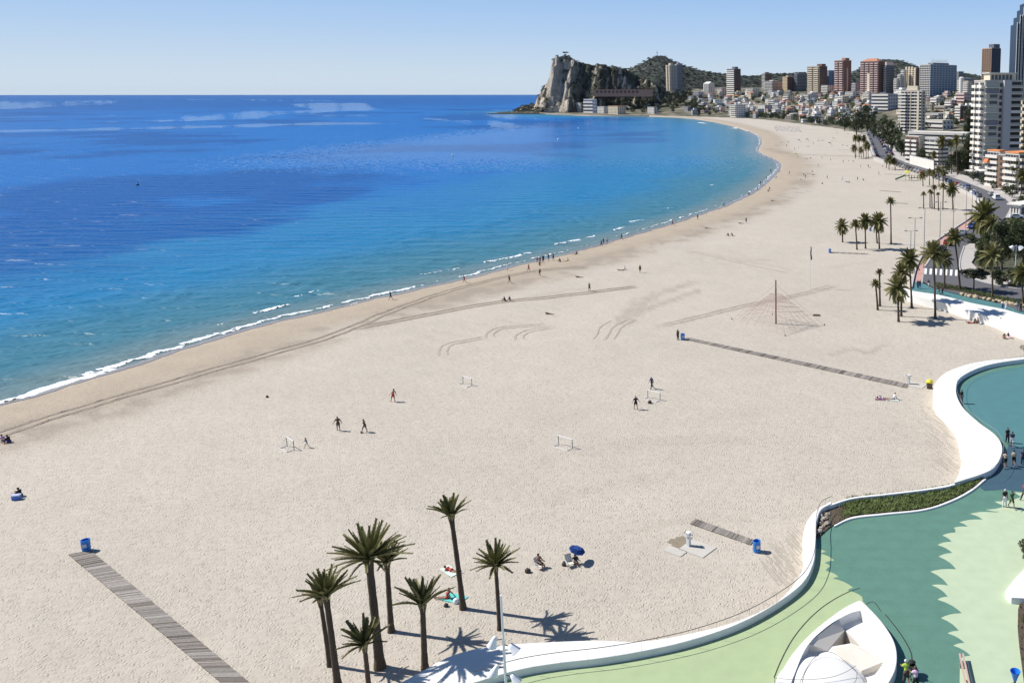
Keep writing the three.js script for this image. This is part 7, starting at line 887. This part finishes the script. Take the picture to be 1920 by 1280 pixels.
{ const r = mulberry(606), proto = thing('sun_lounger', 'blue or white sunbed in the rows at the far end of the beach', 'sunbed', P(1456, 240, N), 1, 'sunbeds at the far end of the beach'); new MB().box(0, .3, 0, .7, .12, 1.5).build('bed', blueCloth, proto); new MB().quad([-.35, .42, -.7], [.35, .42, -.7], [.35, .9, -1.2], [-.35, .9, -1.2]).quad([-.35, .36, -.72], [-.35, .84, -1.24], [.35, .84, -1.24], [.35, .36, -.72]).build('headrest', blueCloth, proto); for (const s of [-1, 1]) new MB().box(0, 0, s * .6, .6, .3, .08).build('leg', M.whiteMetal, proto); for (let i = 1; i < 46; i++) { const row = i % 5, x = 1452 + (i / 5 | 0) * 5.6 + row * 1.2, y = 236.5 + row * 2.1 + (x - 1452) * .05; const d = dup(proto, P(x, y, N), 1 + r() * .2); if (i % 3 === 0) d.traverse((o) => { if (o.isMesh && o.name !== 'leg') o.material = M.white; }); } }
// small belongings
{ const towel = (x, y, w, l, turn, c, label) => { const p = P(x, y, 1.2), g = grid(6, 12, (i, j) => { const a = (i / 6 - .5) * w, b = (j / 12 - .5) * l, k = Math.cos(turn), s = Math.sin(turn), X = p.x + a * k + b * s, Z = p.z - a * s + b * k; return { p: [X, 1.25 + .02 * N2(X * 3, Z * 3), Z] }; }); tag(mesh('towel', g, c, scene), label, 'towel'); }, tq = std([.10, .50, .46], .95);
  towel(850, 1122, 1.0, 1.9, 1.25, tq, 'turquoise towel spread by the tallest palm'); towel(843, 1071, .8, 1.8, .9, std([.55, .72, .62], .95), 'pale mint towel behind the tallest palm'); towel(1655, 749, .7, 1.9, 1.5, std([.2, .1, .16], .95), 'dark towel under the lying person below the long boardwalk'); towel(1674, 750, .8, 1.6, 1.5, std([.6, .66, .6], .95), 'pale towel under the sitting person below the long boardwalk');
  const bag = (x, y, s, c, label, name = 'beach_bag') => { const t = thing(name, label, 'bag', P(x, y, 1.2)), g = new THREE.LatheGeometry([[0, 0], [.2, 0], [.24, .08], [.22, .3], [.14, .4], [0, .41]].map((q) => new THREE.Vector2(q[0] * s, q[1] * s)), 12), a = g.attributes.position; for (let i = 0; i < a.count; i++) a.setX(i, a.getX(i) * (1.25 + .2 * N3(a.getX(i) * 4, a.getY(i) * 4, x))); g.computeVertexNormals(); mesh('sack', g, c, t); const h = new THREE.TorusGeometry(.12 * s, .014, 5, 12, Math.PI); h.translate(0, .38 * s, 0); mesh('handle', h, M.darkMetal, t); };
  bag(855, 1130, .9, std([.7, .75, .75], .9), 'white bag at the edge of the turquoise towel'); bag(836, 1137, .6, std([.05, .05, .05], .9), 'small dark bag in front of the turquoise towel'); bag(989, 1073, .8, std([.06, .05, .04], .9), 'dark bag on the sand left of the low beach chair'); bag(1058, 1060, .8, std([.06, .05, .04], .9), 'dark bag left of the blue parasol'); bag(1218, 756, .9, std([.09, .06, .05], .9), 'dark bag shape in place of a dog-like figure beside the right football goal'); bag(500, 745, .6, std([.08, .05, .04], .9), 'dark bundle alone on the upper beach'); bag(1650, 746, .7, std([.05, .05, .05], .9), 'dark bag beside the lying person below the long boardwalk');  // item by the right goal is a bag shape replacing a dog-like figure
  const cb = thing('cool_box', 'blue cool box beside the person in black at the left', 'cool box', P(30, 936, 1.2), .3); new MB().box(0, 0, 0, .62, .38, .4).build('box', std([.06, .16, .5], .5), cb); new MB().box(0, .38, 0, .66, .1, .44).build('lid', std([.45, .5, .75], .5), cb); new MB().bar([-.3, .3, .22], [-.3, .55, 0], .015).bar([-.3, .55, 0], [.3, .55, 0], .015).bar([.3, .55, 0], [.3, .3, .22], .015).build('handle', M.whiteMetal, cb);
  const ball = new THREE.SphereGeometry(.13, 16, 12); ball.translate(0, .13, 0); const bm = mesh('ball', ball, std([.25, .12, .08], .6)); bm.position.copy(P(677, 812, 1.2)); tag(bm, 'brown ball at the feet of the kicking boy', 'ball');
  const chair = (x, y, turn, c, label) => { const t = thing('beach_chair', label, 'chair', P(x, y, 1.2), turn); new MB().box(0, .3, .05, .52, .04, .5).build('seat', c, t); new MB().quad([-.26, .33, -.2], [.26, .33, -.2], [.26, .92, -.44], [-.26, .92, -.44]).quad([-.26, .31, -.22], [-.26, .9, -.46], [.26, .9, -.46], [.26, .31, -.22]).build('backrest', c, t); for (const s of [-1, 1]) { new MB().bar([s * .27, 0, .3], [s * .27, .55, -.24], .014).build('leg', M.whiteMetal, t); new MB().bar([s * .27, 0, -.34], [s * .27, .52, .2], .014).build('leg', M.whiteMetal, t); new MB().bar([s * .29, .54, .22], [s * .29, .54, -.26], .018).build('armrest', M.whiteMetal, t); } };
  chair(1012, 1066, 1.0, M.white, 'low white beach chair holding the reading person'); chair(1068, 1062, .6, std([.6, .58, .5], .9), 'pale beach chair left of the blue parasol');
  const pr = thing('pram', 'black pram pushed by the person in the pink shirt', 'pram', P(1711, 1268, DECK), .2); new MB().box(0, .45, 0, .46, .3, .75).build('carrycot', cloth('black'), pr); const hood = new THREE.SphereGeometry(.3, 14, 8, 0, 6.28, 0, 1.4); hood.rotateX(-.6); hood.translate(0, .72, -.18); mesh('hood', hood, cloth('black'), pr); for (const x of [-.24, .24]) for (const z of [-.34, .34]) { const w = new THREE.TorusGeometry(.14, .025, 6, 16); w.rotateY(Math.PI / 2); w.translate(x, .165, z); mesh('wheel', w, M.tyre, pr); } new MB().bar([-.22, .2, -.34], [-.22, 1, .55], .016).bar([.22, .2, -.34], [.22, 1, .55], .016).bar([-.22, 1, .55], [.22, 1, .55], .02).build('handle_frame', M.greyMetal, pr);
  const bike = (x, y, turn, label) => { const t = thing('bicycle', label, 'bicycle', P(x, y, 1.2), turn); for (const s of [-1, 1]) { const w = new THREE.TorusGeometry(.33, .018, 6, 22); w.translate(s * .52, .34, 0); mesh('wheel', w, M.tyre, t); } new MB().bar([-.52, .34, 0], [-.1, .32, 0], .016).bar([-.1, .32, 0], [-.2, .85, 0], .018).bar([-.2, .8, 0], [.4, .78, 0], .018).bar([-.1, .32, 0], [.4, .72, 0], .018).bar([.52, .34, 0], [.37, .95, 0], .018).bar([-.52, .34, 0], [-.19, .75, 0], .012).build('frame', M.greyMetal, t); new MB().box(-.22, .88, 0, .26, .06, .14).build('saddle', M.darkMetal, t); new MB().bar([.37, .96, -.25], [.37, .96, .25], .014).build('handlebar', M.darkMetal, t); };
  bike(1764, 573, -.5, 'bicycle leaning near the white parapet, left one'); bike(1776, 578, -.45, 'bicycle leaning near the white parapet, right one'); }
const renderer = new THREE.WebGLRenderer({ antialias: true });
renderer.toneMapping = THREE.LinearToneMapping; renderer.toneMappingExposure = EXPOSURE; renderer.shadowMap.enabled = true;
renderer.setSize(1920, 1280);
renderer.render(scene, camera);
